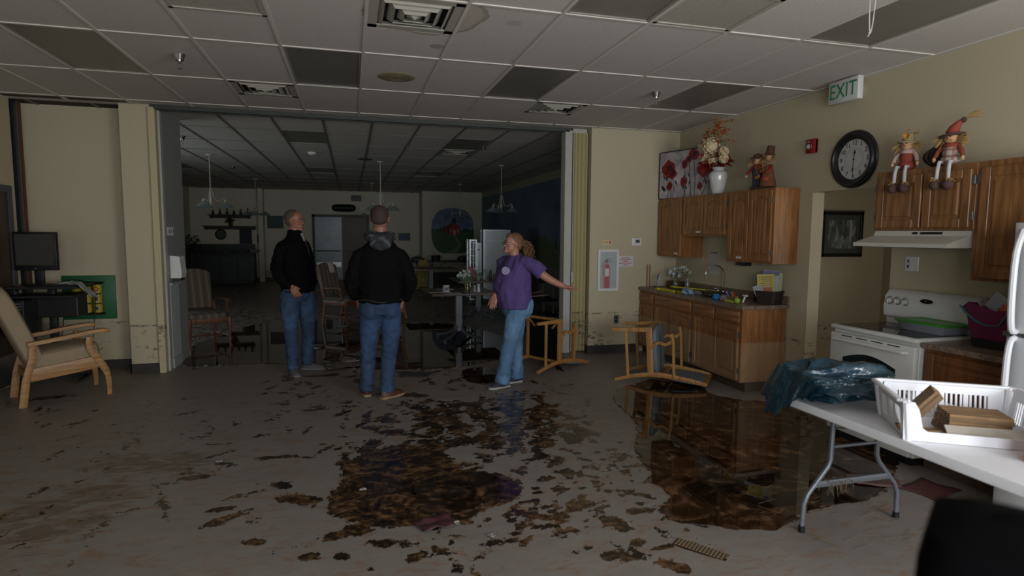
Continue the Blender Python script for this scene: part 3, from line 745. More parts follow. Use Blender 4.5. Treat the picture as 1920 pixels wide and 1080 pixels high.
# --- right-hand group: cabinets, hood, range, small counter, refrigerator
def right_group():
    for lab, y0, y1, z0, z1, doors, m in (
        ('short double-door oak wall cabinet above the range hood, dolls sitting on it', 3.10, 3.90, 1.685, 2.15, [(3.125, 3.475), (3.49, 3.875)], OAKD),
        ('tall oak wall cabinet at the right edge above the pink bag', 2.45, 3.10, 1.34, 2.15, [(2.50, 3.06)], OAKD)):
        c = thing('wall_cabinet', lab, 'cabinet', (4.14, (y0+y1)/2, z0), 0, 'oak wall cabinets over the range')
        box_obj(c, 'body', m, 4.142, RX-.002, y0, y1, z0, z1, bev=.002)
        for i, (a, b) in enumerate(doors):
            d = door(c, 4.139, a, b, z0+.02, z1-.045, m, 0, hinge=-1 if i == 0 and len(doors) > 1 else 1, fr=.062)
            hinges(d, (z0+.1, z1-.12), -.022 if (i == 0 and len(doors) > 1) else .0)
    h = thing('range_hood', 'white slanted range hood under the oak cabinet with the dolls', 'range hood', (4.2, 3.5, 1.56))
    y0, y1 = -.39, .39
    g = G(); prof = [(.249, .122), (-.05, .122), (-.07, .085), (-.27, .028), (-.27, 0), (.249, 0)]
    g.prism([(x, z) for x, z in prof], y0, y1, axis='y'); g.obj('canopy', mat('hood_enamel', '#c4c2b6', .35, var=.03), h, smooth=False)
    g = G(); g.cbox((-.062, -.10, .104), (.006, .17, .018), rot=(0, R(30), 0)).cbox((-.062, .03, .104), (.006, .04, .018), rot=(0, R(30), 0)); g.obj('control_panel', BLACK, h, smooth=False)
    G().box(-.2, .2, -.3, .3, -.006, .002).obj('filter', STEEL, h, smooth=False)
    # range
    s = thing('kitchen_range', 'white electric range with black glass cooktop and oven window', 'stove', (4.12, 3.545, 0), 0)
    RW = mat('range_enamel', '#c9cac6', .28, var=.03); hw = .378
    g = G().box(-.29, .315, -hw, hw, .06, .895, .004); g.obj('body', RW, s, smooth=False)
    g = G().box(-.335, .24, -hw-.002, hw+.002, .895, .925, .008); g.obj('cooktop_frame', RW, s)
    gl = mat('black_ceramic_glass', '#0b0d0e', .06, var=0)
    G().box(-.29, .20, -hw+.03, hw-.03, .9252, .928).obj('cooktop_glass', gl, s, smooth=False)
    g = G(); rings = []
    for (x, y, r) in ((-.16, -.18, .1), (-.16, .18, .08), (.08, -.18, .08), (.08, .18, .1)): G().lathe([(r, .9282), (r, .9286), (r-.004, .9286), (r-.004, .9282), (r, .9282)], (x, y, 0), 28).obj('burner_ring', mat('ring_grey', '#6a6a6a', .4), s)

    # backguard with curved face
    g = G(); pr = [(.33, .925), (.24, .925), (.235, .965), (.205, .985), (.195, 1.06), (.21, 1.15), (.25, 1.195), (.29, 1.205), (.33, 1.2)]
    g.prism(pr, -hw+.0, hw-.0, axis='y'); g.obj('backguard', RW, s)
    g = G(); [g.ball((.199, y, 1.11), (.012, .031, .038), 12, rot=(0, R(-8), 0)) for y in (.32, .25, .18, -.32)]; g.obj('knob_plate', mat('range_grey', '#8d8e8a', .4), s)
    for y in (.32, .25, .18, -.32): G().lathe([(.019, 0), (.017, .02), (.0, .021)], (0, 0, 0), 14, Matrix.Translation((.19, y, 1.11)) @ Euler3((0, R(-98), 0))).cbox((.172, y, 1.111), (.014, .007, .034), .002).obj('knob', RW, s)
    G().ball((.196, -.0, 1.135), (.006, .055, .018), 18, rot=(0, R(6), 0)).obj('clock_display', gl, s)
    # oven door, handle, window, drawer
    g = G().box(-.335, -.292, -hw+.006, hw-.006, .25, .865, .008); dr = g.obj('oven_door', RW, s)
    g = G(); w = [(-.235, .42), (.235, .42), (.235, .68)]+[(.235-.47*i/10, .68+.055*sin(pi*i/10)) for i in range(1, 10)]+[(-.235, .68)]
    g.prism(w, -.338, -.334, axis='x'); g.obj('oven_window', mat('oven_glass', '#121a18', .12, var=0), dr, smooth=False)
    g = G().tube([(-.335, -.32, .815), (-.375, -.31, .818), (-.385, -.15, .822), (-.388, 0, .823), (-.385, .15, .822), (-.375, .31, .818), (-.335, .32, .815)], .012, 8, sx=1); g.obj('handle', RW, dr)
    g = G(); [g.box(-.337, -.334, y, y+.10, .846, .853) for y in (-.26, -.12, .02, .16)]; g.obj('vent_slot', BLACK, dr, smooth=False)
    G().box(-.33, -.292, -hw+.006, hw-.006, .07, .235, .01).obj('storage_drawer', RW, s)
    G().box(-.28, .3, -hw+.02, hw-.02, 0.001, .06).obj('toe_base', BLACK, s, smooth=False)
    # small counter
    c = thing('base_cabinet', 'dark oak base cabinet between the white range and the refrigerator', 'cabinet', (4.15, 2.82, 0))
    dk_ = wood('dark_cherry', '#7a4c2a', '#5a381f', 'z', .4); box_obj(c, 'body', dk_, 3.86, RX-.002, 2.49, 3.155, .1, .865); box_obj(c, 'toe_kick', mat('toe_kick', '#4a3a2e'), 3.92, RX-.002, 2.49, 3.155, .001, .1)
    door(c, 3.859, 2.51, 3.13, .12, .84, dk_, 0, hinge=1)
    k = thing('countertop', 'short speckled countertop between the range and the refrigerator', 'countertop', (4.15, 2.82, .868)); box_obj(k, 'slab', CT, 3.82, RX-.002, 2.49, 3.16, .868, .905, bev=.004)
    box_obj(k, 'backsplash', CT, RX-.022, RX-.002, 2.49, 3.16, .9052, 1.0)
    # refrigerator
    r = thing('refrigerator', 'white refrigerator at the right edge of the picture', 'refrigerator', (3.975, 2.095, 0))
    FW = mat('fridge_enamel', '#d3d6d8', .3, var=.02)
    G().box(-.30, .385, -.39, .378, .03, 1.72, .01).obj('cabinet', FW, r)
    for z0, z1 in ((.08, 1.085), (1.10, 1.72)):
        g = G(); pr = [(-.305, -.39), (-.305, .378), (-.33, .384), (-.36, .374), (-.375, .34), (-.384, .2), (-.388, 0), (-.384, -.2), (-.375, -.35), (-.355, -.39)]
        g.prism(pr, z0, z1); d = g.obj('door', FW, r)
    G().prism([(-.33, .15), (-.33, .384), (-.38, .384), (-.38, .15)], 1.08, 1.105).obj('hinge', STEEL, r, smooth=False)
    g = G(); g.tube(smooth_pts([(-.372, .32, 1.11), (-.41, .32, 1.13), (-.425, .32, 1.3), (-.42, .32, 1.55), (-.375, .32, 1.68)]), .017, 8); g.obj('handle', FW, r); g = G(); g.tube(smooth_pts([(-.372, .32, 1.075), (-.41, .32, 1.05), (-.425, .32, .9), (-.415, .32, .6), (-.37, .32, .5)]), .017, 8); g.obj('handle', FW, r)
    m = G(); m.box(-.391, -.386, .05, .13, 1.45, 1.56); m.obj('magnet_note', mat('floral_paper', '#a07a4c', .7, vs=60, var=.5), r, smooth=False)
right_group()
# wall items
def wall_items():
    # clock
    c = thing('wall_clock', 'large round black wall clock with white numeral dial over the doorway', 'clock', (RX-.001, 4.44, 2.335))
    M = Euler3((0, R(-90), 0)); fr = mat('clock_frame', '#1b1c1b', .35)
    G().lathe([(.205, 0), (.252, .0), (.262, .012), (.252, .03), (.236, .034), (.226, .048), (.21, .05), (.2, .036), (.186, .03), (.178, .012), (.178, .0)], (0, 0, 0), 56, M).obj('frame', fr, c)
    G().lathe([(.0, .004), (.19, .004), (.19, .012), (0, .012)], (0, 0, 0), 48, M).obj('dial', mat('clock_dial', '#b9b9b6', .5, var=.02), c)
    ink = mat('clock_ink', '#101010', .5)
    for n in range(12):
        h = n or 12; a = R(n*30); text(str(h), .058, ink, c, (-.0128, -sin(a)*.146, cos(a)*.146), FACE_X, 'numeral')
    g = G()
    for k in range(60):
        a = R(k*6); g.cbox((-.0126, -sin(a)*.085, cos(a)*.085), (.0006, .0015, .006), rot=(-a, 0, 0))
    g.lathe([(.104, .0122), (.104, .0130), (.1025, .0130), (.1025, .0122), (.104, .0122)], (0, 0, 0), 48, M); g.obj('minute_ring', ink, c)
    for nm, a, l, w in (('hour_hand', R(6), .085, .011), ('minute_hand', R(183), .125, .008)):
        dy, dz = -sin(a), cos(a)
        G().bar([(-.0155, -dy*.02, -dz*.02), (-.0155, dy*l*.55, dz*l*.55), (-.0155, dy*l*.75, dz*l*.75), (-.0155, dy*l, dz*l)], .002, [w*.5, w*.6, w*1.6, w*.2], hint=(-1, 0, 0)).ball((-.0155, dy*l*.72, dz*l*.72), (.0012, w*1.1, w*1.1), 10).obj(nm, ink, c)
    G().ball((-.0160, 0, 0), .008).obj('pin', ink, c)
    # strobe
    s = thing('fire_alarm_strobe', 'red fire alarm strobe on the wall left of the clock', 'alarm', (RX-.001, 4.955, 2.52)); red = mat('alarm_red', '#8d1420', .35)
    G().box(-.035, 0, -.062, .062, -.065, .072, .006).prism([(-.01, -.062), (-.055, -.062), (-.055, -.02), (-.01, -.0)], -.066, .06).obj('housing', red, s)
    G().lathe([(.026, 0), (.022, .014), (.01, .022), (0, .024)], (-.036, .018, .0), 16, M).obj('lens', mat('clear_lens', '#c9cdd6', .1, .4), s)
    text('FIRE', .022, PLAS, s, (-.0365, .02, .045), FACE_X); text('F I R E', .014, PLAS, s, (-.0565, -.035, 0), (R(90), R(90), R(-90)))
    # exit sign
    e = thing('exit_sign', 'white EXIT sign with green letters on the right wall near the ceiling', 'sign', (RX-.001, 4.46, 2.94))
    G().box(-.16, -.10, -.165, .165, -.10, .098, .006).obj('housing', mat('sign_white', '#bdbfba', .5, var=.02), e); G().box(-.105, 0, -.05, .05, -.05, .05).obj('mount', PLAS, e, smooth=False)
    text('EXIT', .185, mat('exit_green', '#1f7a45', .4, var=0), e, (-.161, 0, -.004), FACE_X, sx=.80)
    # outlet above the range
    o = thing('wall_outlet', 'white outlet plate on the wall under the range hood', 'outlet', (RX-.001, 3.80, 1.415))
    G().box(-.008, 0, -.06, .06, -.06, .06, .003).obj('plate', PLAS, o); G().box(-.012, -.007, .01, .045, -.045, .045, .002).obj('receptacle', mat('receptacle_white', '#b9bcc0'), o); G().ball((-.013, .028, .022), (.003, .008, .008)).ball((-.013, .028, -.022), (.003, .01, .01)).obj('socket', BLACK, o)
    # paper taped over the sink
    p = thing('wall_calendar', 'sheet of white paper with printed lines taped above the faucet', 'paper', (RX-.001, 6.54, 1.29))
    G().box(-.0025, 0, -.085, .085, -.15, .15).obj('sheet', mat('paper_white', '#b5b5b3', .7, var=.03), p, smooth=False)
    g = G(); g.box(-.0032, -.0024, -.07, .07, .115, .135)
    for i in range(3):
        for j in range(8): g.box(-.0031, -.0024, -.07+.05*i, -.035+.05*i, .09-.026*j, .094-.026*j)
    g.obj('printed_line', mat('print_grey', '#6b7078', .7), p, smooth=False)
    # framed picture in the vestibule
    f = thing('framed_picture', 'black-framed dark picture in the hall beyond the doorway', 'picture', (5.69, 5.818, 1.66))
    bk = mat('frame_black', '#101113', .25); g = G()
    for b in ((-.30, -.26, -.27, .27), (.26, .30, -.27, .27), (-.30, .30, .23, .27), (-.30, .30, -.27, -.23)): g.box(b[0], b[1], -.03, 0, b[2], b[3], .004)
    g.obj('frame', bk, f); G().box(-.27, .27, -.012, -.002, -.24, .24).obj('mount', mat('picture_mount', '#3b3f3c', .5), f, smooth=False)
    t = NT('dark_waterfall_print'); q = t.co(); n = t.noise(t.map(q, (3, 1, 1)), 4, 6, .65, .8)
    t.P('Base Color', t.ramp(n, [(.35, lin('#2a2f2c')), (.5, lin('#565b57')), (.65, lin('#9a9d98'))])); t.P('Roughness', .3)
    G().box(-.20, .20, -.014, -.010, -.17, .17).obj('print', t.m, f, smooth=False)
    g = G()
    for b in ((-.315, -.30, -.285, .285), (-.315, .31, .27, .285)): g.box(b[0], b[1], -.03, -.001, b[2], b[3])
    g.obj('silver_edge', STEEL, f, smooth=False)
    # under-cabinet black box
    g = G().box(-.05, .05, -.08, .08, -.045, -.001, .006); tag(g.obj('can_opener', BLACK, loc=(4.27, 5.72, 1.344)), 'small black can opener fixed under the tall cabinet by the faucet', 'appliance')
wall_items()
def back_wall_items():
    y = BY-.001
    # extinguisher cabinet
    c = thing('fire_extinguisher_cabinet', 'white fire extinguisher cabinet with glass front on the cream wall', 'cabinet', (3.40, y, 1.15)); w, h = .155, .285
    g = G()
    for b in ((-w, -w+.035, -h, h), (w-.035, w, -h, h), (-w+.035, w-.035, h-.035, h), (-w+.035, w-.035, -h, -h+.035)): g.box(b[0], b[1], -.028, -.0, b[2], b[3], .003)
    g.obj('door_frame', PLAS, c, smooth=False)
    G().box(-w+.03, w-.03, -.012, -.002, -h+.03, h-.03).obj('back_panel', mat('cabinet_grey', '#9aa0a3', .5), c, smooth=False)
    t = NT('cabinet_glass'); t.P('Base Color', (.9, .95, .95)); t.P('Roughness', .05); t.P('Alpha', .12); t.P('Specular IOR Level', .7)
    G().box(-w+.034, w-.034, -.0265, -.0245, -h+.034, h-.034).obj('glass_pane', t.m, c, smooth=False)
    e = thing('fire_extinguisher', 'red fire extinguisher inside the white wall cabinet', 'fire extinguisher', (3.375, y-.02, .905)); 
    G().lathe([(.0, 0), (.045, 0), (.05, .02), (.05, .27), (.042, .31), (.018, .335), (.016, .36)], (0, 0, 0), 20, Matrix.Diagonal((1, .13, 1, 1))).obj('cylinder', mat('extinguisher_red', '#a31c22', .3), e)
    G().box(-.028, .032, -.0085, -.0045, .16, .27).obj('paper_label', mat('label_white', '#c9c9c4', .6), e, smooth=False)
    G().box(-.02, .02, -.006, .004, .36, .39).bar([(-.02, 0, .39), (.03, 0, .405), (.08, 0, .395)], .004, .012, hint=(0, 1, 0)).bar([(-.02, 0, .375), (.04, 0, .372), (.075, 0, .35)], .004, .01, hint=(0, 1, 0)).obj('handle', mat('valve_grey', '#5b5e62', .4, .6), e)
    G().tube([(-.02, 0, .37), (-.05, 0, .34), (-.053, -.002, .25), (-.045, -.004, .17)], .004, 6).obj('hose', BLACK, e)
    # FIRE label
    f = thing('fire_label', 'small cream label reading FIRE above the extinguisher cabinet', 'sign', (3.385, y, 1.528)); G().box(-.065, .065, -.004, 0, -.03, .03).obj('plate', mat('label_cream', '#cfc08f', .5), f, smooth=False)
    text('FIRE', .036, mat('sign_red', '#a8382a', .5, var=0), f, (-.018, -.005, 0), FACE_Y); G().box(.034, .048, -.006, -.003, -.022, .022).ball((.041, -.005, .012), (.012, .002, .012)).obj('extinguisher_symbol', mat('sign_red', '#a8382a'), f)
    # thermostat
    t0 = thing('thermostat', 'white thermostat with small dark display right of the FIRE label', 'thermostat', (3.815, y, 1.535)); G().box(-.075, .075, -.025, 0, -.055, .055, .006).obj('housing', PLAS, t0); G().box(-.015, .045, -.027, -.024, -.008, .032).obj('display', mat('lcd', '#39443f', .3), t0, smooth=False)
    # notice
    n = thing('notice', 'white notice with red printed lines beside the extinguisher cabinet', 'sign', (3.665, y, 1.27)); G().box(-.115, .115, -.003, 0, -.075, .075).obj('sheet', mat('notice_paper', '#c6c5cb', .5, var=.02), n, smooth=False)
    rd = mat('notice_red', '#b03a4c', .5, var=0)
    for i, wd in enumerate((.070, .10, .045, .115, .04)):
        g = G(); x = -wd*.82
        while x < wd*.80: L_ = .010+.007*((i*3+int(x*400)) % 3); g.box(x, min(x+L_, wd*.82), -.0042, -.003, .040-.024*i, .050-.024*i); x += L_+.004
        g.obj('printed_line', rd, n, smooth=False)['kind'] = 'stuff'
    # outlet
    o = thing('wall_outlet', 'steel outlet plate low on the cream wall right of the partition', 'outlet', (3.545, y, .465)); G().box(-.036, .036, -.006, 0, -.06, .06, .002).obj('plate', mat('outlet_steel', '#6a6a66', .4, .7), o, smooth=False)
    for z in (-.022, .022): G().box(-.016, .016, -.009, -.005, z-.014, z+.014, .002).obj('socket', BLACK, o, smooth=False)
back_wall_items()
# ------------------------------------------------------------------ things on the cabinets
def stem_tube(g, a, b, r=.0025, bend=.02, rng=random):
    a, b = Vector(a), Vector(b); m = (a+b)/2+Vector((rng.uniform(-bend, bend), rng.uniform(-bend, bend), 0)); g.tube([a, m, b], r, 5)
def leaf(g, c, d, l, w, up=(0, 0, 1), curl=.2):
    c, d = Vector(c), Vector(d).normalized(); s = d.cross(Vector(up)); s = s.normalized() if s.length > .01 else Vector((1, 0, 0)); n = s.cross(d)
    P = [(0, 0, 0), (.3, .8, .06), (.6, 1, .1), (1, 0, -curl), (.6, -1, .1), (.3, -.8, .06), (.5, 0, .0)]
    vs = [c+d*(u*l)+s*(v*w/2)+n*(h*l) for u, v, h in P]; g.mesh(vs, [(0, 1, 6), (1, 2, 6), (2, 3, 6), (3, 4, 6), (4, 5, 6), (5, 0, 6)])
def flower(g, c, r, petals=6, up=(0, -.6, .8), layers=1, rng=random):
    up = Vector(up).normalized(); x = up.orthogonal().normalized(); y = up.cross(x); c = Vector(c)
    for L in range(layers):
        for k in range(petals):
            a = 2*pi*(k+.5*L)/petals+rng.uniform(-.15, .15); d = x*cos(a)+y*sin(a)+up*(.35+.5*L)
            leaf(g, c+up*(r*.15*L), d, r*(1-.2*L), r*.75, up, -.15)
def poppy_painting():
    # canvas leaning across the corner on top of the cabinets
    a, b = Vector((4.15, 7.42)), Vector((4.42, 6.56)); d = (b-a); L = d.length; ang = math.atan2(d.y, d.x)
    c = thing('poppy_painting', 'canvas painting of red poppies leaning in the corner on the oak cabinets', 'painting', (*((a+b)/2), 2.127), ang)
    Hh = .62; w = L/2
    t = NT('mottled_canvas'); q = t.co(); n = t.noise(q, 6, 6, .65, .5); t.P('Base Color', t.ramp(n, [(.3, lin('#7c6f80')), (.5, lin('#a9a2a6')), (.7, lin('#c9c4c4'))])); t.P('Roughness', .6)
    G().box(-w, w, -.012, .015, .0, Hh).obj('canvas', t.m, c, smooth=False)
    g = G(); [g.box(*k) for k in ((-w-.01, -w, -.018, .018, 0, Hh+.01), (w, w+.01, -.018, .018, 0, Hh+.01), (-w-.01, w+.01, -.018, .018, Hh, Hh+.012), (-w-.01, w+.01, -.018, .018, -.001, .008))]; g.obj('edge_frame', BLACK, c, smooth=False)
    rng = random.Random(3); S = G(); F1 = G(); F2 = G(); red = mat('paint_red', '#7d1319', .5, vs=30, var=.35); dk = mat('paint_dark_red', '#3c0a0d', .5); st = mat('paint_stem', '#343a3c', .6)
    def disc(g, x, z, r, y, sq=1., n=11):
        pts = [(x+r*(1+rng.uniform(-.16, .16))*cos(2*pi*i/n), z+r*sq*(1+rng.uniform(-.16, .16))*sin(2*pi*i/n)) for i in range(n)]; g.prism(pts, y, y+.001, axis='y')
    big = [(-.29, .40, .115, 1.), (-.215, .33, .065, 1.), (-.02, .44, .05, 1.25), (.13, .55, .085, .8), (.05, .5, .05, 1), (.30, .35, .10, 1.), (-.27, .17, .055, 1.1), (-.03, .215, .06, 1.), (.24, .14, .045, 1.1), (.36, .52, .06, 1)]
    for x, z, r, s in big:
        disc(F1, x, z, r, -.0135, s); disc(F2, x+r*.1, z+r*.05, r*.42, -.0145, s); disc(F2, x-r*.4, z-r*.45, r*.18, -.0145, s)
    for x, z, r, s in big:
        S.bar([(x, -.0127, z-r*.8), (x+.03, -.0127, z*.45), (x+.01+rng.uniform(-.04, .04), -.0127, .012)], .009, .0006, hint=(0, 1, 0))
    for k in range(16):
        x, z = rng.uniform(-.38, .38), rng.uniform(.05, .3); a = rng.choice((-1, 1))*rng.uniform(.5, .9)
        S.prism([(x, z), (x+.018+a*.02, z+.04), (x+a*.05, z+.085), (x-.015+a*.03, z+.05)], -.0132, -.0125, axis='y')
    S.obj('painted_stem', st, c, smooth=False); F1.obj('painted_poppy', red, c, smooth=False); F2.obj('painted_shade', dk, c, smooth=False)
poppy_painting()
def fall_vase():
    rng = random.Random(11)
    v = thing('white_vase', 'glossy white vase holding cream and orange silk flowers on the cabinets', 'vase', (4.26, 6.24, 2.1265)); 
    G().lathe([(0, 0), (.062, 0), (.072, .02), (.092, .13), (.108, .21), (.105, .25), (.082, .275), (.066, .285), (.064, .297), (.083, .312), (.078, .318), (.06, .30), (.05, .27)], seg=28).obj('vase_body', mat('white_glaze', '#c9c8c6', .12, var=.02), v)
    f = thing('silk_flower_bouquet', 'autumn bouquet of cream hydrangeas, red leaves and orange sprigs in white vase', 'flowers', (4.24, 6.24, 2.40))
    g = G()
    for k in range(9): stem_tube(g, (0, 0, 0), (rng.uniform(-.08, .02), rng.uniform(-.15, .15), rng.uniform(.25, .5)), rng=rng)
    g.obj('stem', mat('stem_brown', '#5a4a2c', .6), f)
    for (x, y, z, r) in ((-.10, .10, .30, .095), (-.12, -.04, .28, .11), (-.10, .07, .16, .085), (-.06, -.20, .20, .055), (-.07, -.22, .12, .05), (-.1, -.06, .12, .06)):
        g = G()
        for k in range(46):
            d = Vector((rng.gauss(-.4, 1), rng.gauss(0, 1), rng.gauss(.1, 1))).normalized(); flower(g, Vector((x, y, z))+d*r*.85, .026, 4, d, rng=rng)
        g.ball((x, y, z), r*.75, 10); g.obj('hydrangea', mat('cream_petal', '#cbb893', .7, vs=30), f, smooth=False)
    g = G()
    for k in range(70):
        a = rng.uniform(-pi, pi); d = Vector((cos(a)*(.55 if cos(a) > 0 else 1), sin(a), rng.uniform(-.35, .35))); leaf(g, Vector((-.03, 0, .09+rng.uniform(-.03, .06)))+d*.04, d, rng.uniform(.12, .21), rng.uniform(.04, .07))
    g.obj('red_leaf', mat('red_silk_leaf', '#7e1d17', .6, vs=20, var=.4), f, smooth=False)
    g = G()
    for k in range(75):
        p = Vector((rng.uniform(-.12, .05), rng.choice((rng.gauss(.12, .05), rng.gauss(-.13, .05))), rng.uniform(.25, .56))); leaf(g, p, (rng.gauss(0, 1), rng.gauss(0, 1), rng.gauss(.2, .6)), rng.uniform(.04, .075), .04)
    g.obj('orange_leaf', mat('orange_silk_leaf', '#a34a1a', .6, vs=20, var=.4), f, smooth=False)
    g = G()
    for k in range(9): 
        b = Vector((rng.uniform(-.1, .03), rng.uniform(-.2, .2), rng.uniform(.42, .62))); stem_tube(g, (0, 0, .15), b, .0018, rng=rng)
        for j in range(4): g.ball(b+Vector((rng.uniform(-.03, .03), rng.uniform(-.03, .03), rng.uniform(-.05, .02))), .011, 6, n=4)
    g.obj('berry_sprig', mat('berry_orange', '#96602a', .6), f)
fall_vase()
STRAW = mat('straw', '#a98a56', .8, vs=40); SKIN = mat('doll_cloth', '#b58d68', .8); BROWNF = mat('brown_felt', '#46302a', .9, vs=40)
def straw_tuft(g, c, d, n, l, spread, rng, r=.0018):
    d = Vector(d).normalized()
    for k in range(n):
        e = (d+Vector((rng.gauss(0, spread), rng.gauss(0, spread), rng.gauss(0, spread)))).normalized(); c0 = Vector(c); g.tube([c0, c0+e*l*.5, c0+e*l*rng.uniform(.7, 1)+Vector((0, 0, -l*.1))], r, 4)
def plaid(name, a, b, s=22):
    t = NT(name); q = t.co(); x = t.xyz(q); f = lambda v: t.step(t.math('SINE', t.math('MULTIPLY', v, s*6)), .3, .5)
    t.P('Base Color', t.mix(t.math('MULTIPLY', f(x[2]), .6), t.mix(t.math('MULTIPLY', f(x[1]), .6), lin(a), lin(b)), lin(b))); t.P('Roughness', .85); return t.m
def sit_doll(lab, y, shirt, overall, hat, seed, red):
    """rag doll sitting on the cabinet edge, legs hanging in front of the doors (faces -X)"""
    rng = random.Random(seed); d = thing('scarecrow_doll', lab, 'doll', (4.17, y, 2.152), R(12))
    G().ball((0, 0, .035), (.06, .065, .045)).ball((0, 0, .09), (.052, .055, .07)).obj('torso', overall, d)
    G().ball((-.004, 0, .135), (.045, .052, .03)).obj('shirt', shirt, d)
    for s in (-1, 1):
        G().tube([(0, s*.04, .14), (-.02, s*.075, .10), (-.03, s*.088, .06)], [.017, .016, .013]).obj('sleeve', shirt, d)
        G().ball((-.033, s*.092, .042), (.014, .012, .02)).obj('hand', SKIN, d)
        G().tube([(-.03, s*.03, .022), (-.075, s*.034, .02), (-.088, s*.036, -.03), (-.09, s*.038, -.10)], .0125).obj('leg', mat('stocking_white', '#a9a7a6', .9, vs=90, var=.25), d)
        g = G(); straw_tuft(g, (-.09, s*.038, -.095), (-.3, s*.3, -.5), 22, .05, .5, rng); g.obj('straw_cuff', STRAW, d)
        G().ball((-.096, s*.042, -.145), (.04, .035, .036)).obj('shoe', BROWNF, d)
    h = G().ball((-.012, 0, .19), (.042, .046, .042)).obj('head', SKIN, d)
    g = G(); [g.ball((-.052, s*.016, .197), .0045, 6, n=4) for s in (-1, 1)]; g.bar([(-.05, -.018, .176), (-.054, 0, .171), (-.05, .018, .176)], .002, .002); g.obj('face_marks', BLACK, h)
    G().ball((-.055, 0, .186), .007, 8).obj('nose', red, h)
    g = G(); n = 60 if hat == 'cone' else 26
    for s in (-1, 1): straw_tuft(g, (-.01, s*.035, .195), (0, s, -.5), n, .085, .35, rng)
    if hat == 'cone': straw_tuft(g, (.0, 0, .215), (.4, 0, -1), 50, .11, .35, rng)
    g.obj('hair', STRAW, d)
    if hat == 'brim':
        G().lathe([(.075, -.012), (.07, 0), (.045, .006), (.04, .03), (.028, .06), (.012, .068), (0, .068)], (-.005, 0, .215), 16, Euler3((R(6), 0, 0))).obj('hat', mat('burlap', '#8d7d5c', .9, vs=40), d)
        g = G(); flower(g, (-.045, -.012, .25), .03, 7, (-1, 0, .2)); flower(g, (-.03, -.01, .295), .02, 6, (-.5, 0, 1)); g.obj('hat_flower', mat('flower_yellow', '#b8791f', .7), d)
        straws = G(); straw_tuft(straws, (0, -.02, .27), (0, -1, .2), 10, .07, .3, rng); straws.obj('hat_straw', STRAW, d)
    else:
        G().lathe([(.085, -.016), (.08, 0), (.045, .008)], (-.0, 0, .215), 16, Euler3((R(-8), 0, 0))).obj('hat_brim', BROWNF, d)
        G().tube([(0, 0, .22), (.005, -.01, .26), (.01, -.035, .295), (.01, -.06, .315)], [.045, .034, .02, .01], 12).obj('hat_cone', red, d)
        G().ball((.01, -.062, .31), (.016, .02, .02)).obj('hat_tip', BROWNF, d)
        g = G(); straw_tuft(g, (.01, -.07, .32), (0, -1, .35), 16, .12, .22, rng); g.obj('hat_straw', STRAW, d)
sit_doll('scarecrow doll with red overalls and flowered straw hat sitting left on the cabinet', 3.665, mat('striped_shirt', '#a98f86', .9, vs=120, var=.4), mat('doll_red', '#7c3324', .8), 'brim', 1, mat('doll_red2', '#823526', .8))
sit_doll('scarecrow doll with plaid shirt and red pointed hat sitting right on the cabinet', 3.32, mat('doll_orange_red', '#793424', .8), plaid('doll_plaid', '#9a9282', '#6d2a22'), 'cone', 2, mat('doll_red2', '#823526', .8))
def pumpkin():
    p = thing('wicker_pumpkin', 'dark woven pumpkin decoration between the two sitting scarecrow dolls', 'decoration', (4.30, 3.49, 2.151))
    g = G()
    for k in range(12):
        a = 2*pi*k/12; g.tube([(cos(a)*(.02+.075*sin(pi*j/8)), sin(a)*(.02+.09*sin(pi*j/8)), .012+.15*(j/8)) for j in range(9)], .02, 6)
    g.ball((0, 0, .085), (.085, .1, .075)); g.obj('body', mat('dark_wicker', '#3b2d27', .8, vs=80, var=.4), p); G().tube([(0, 0, .16), (0, 0, .2), (0, .01, .24)], [.016, .013, .02]).obj('stem', BLACK, p)
pumpkin()
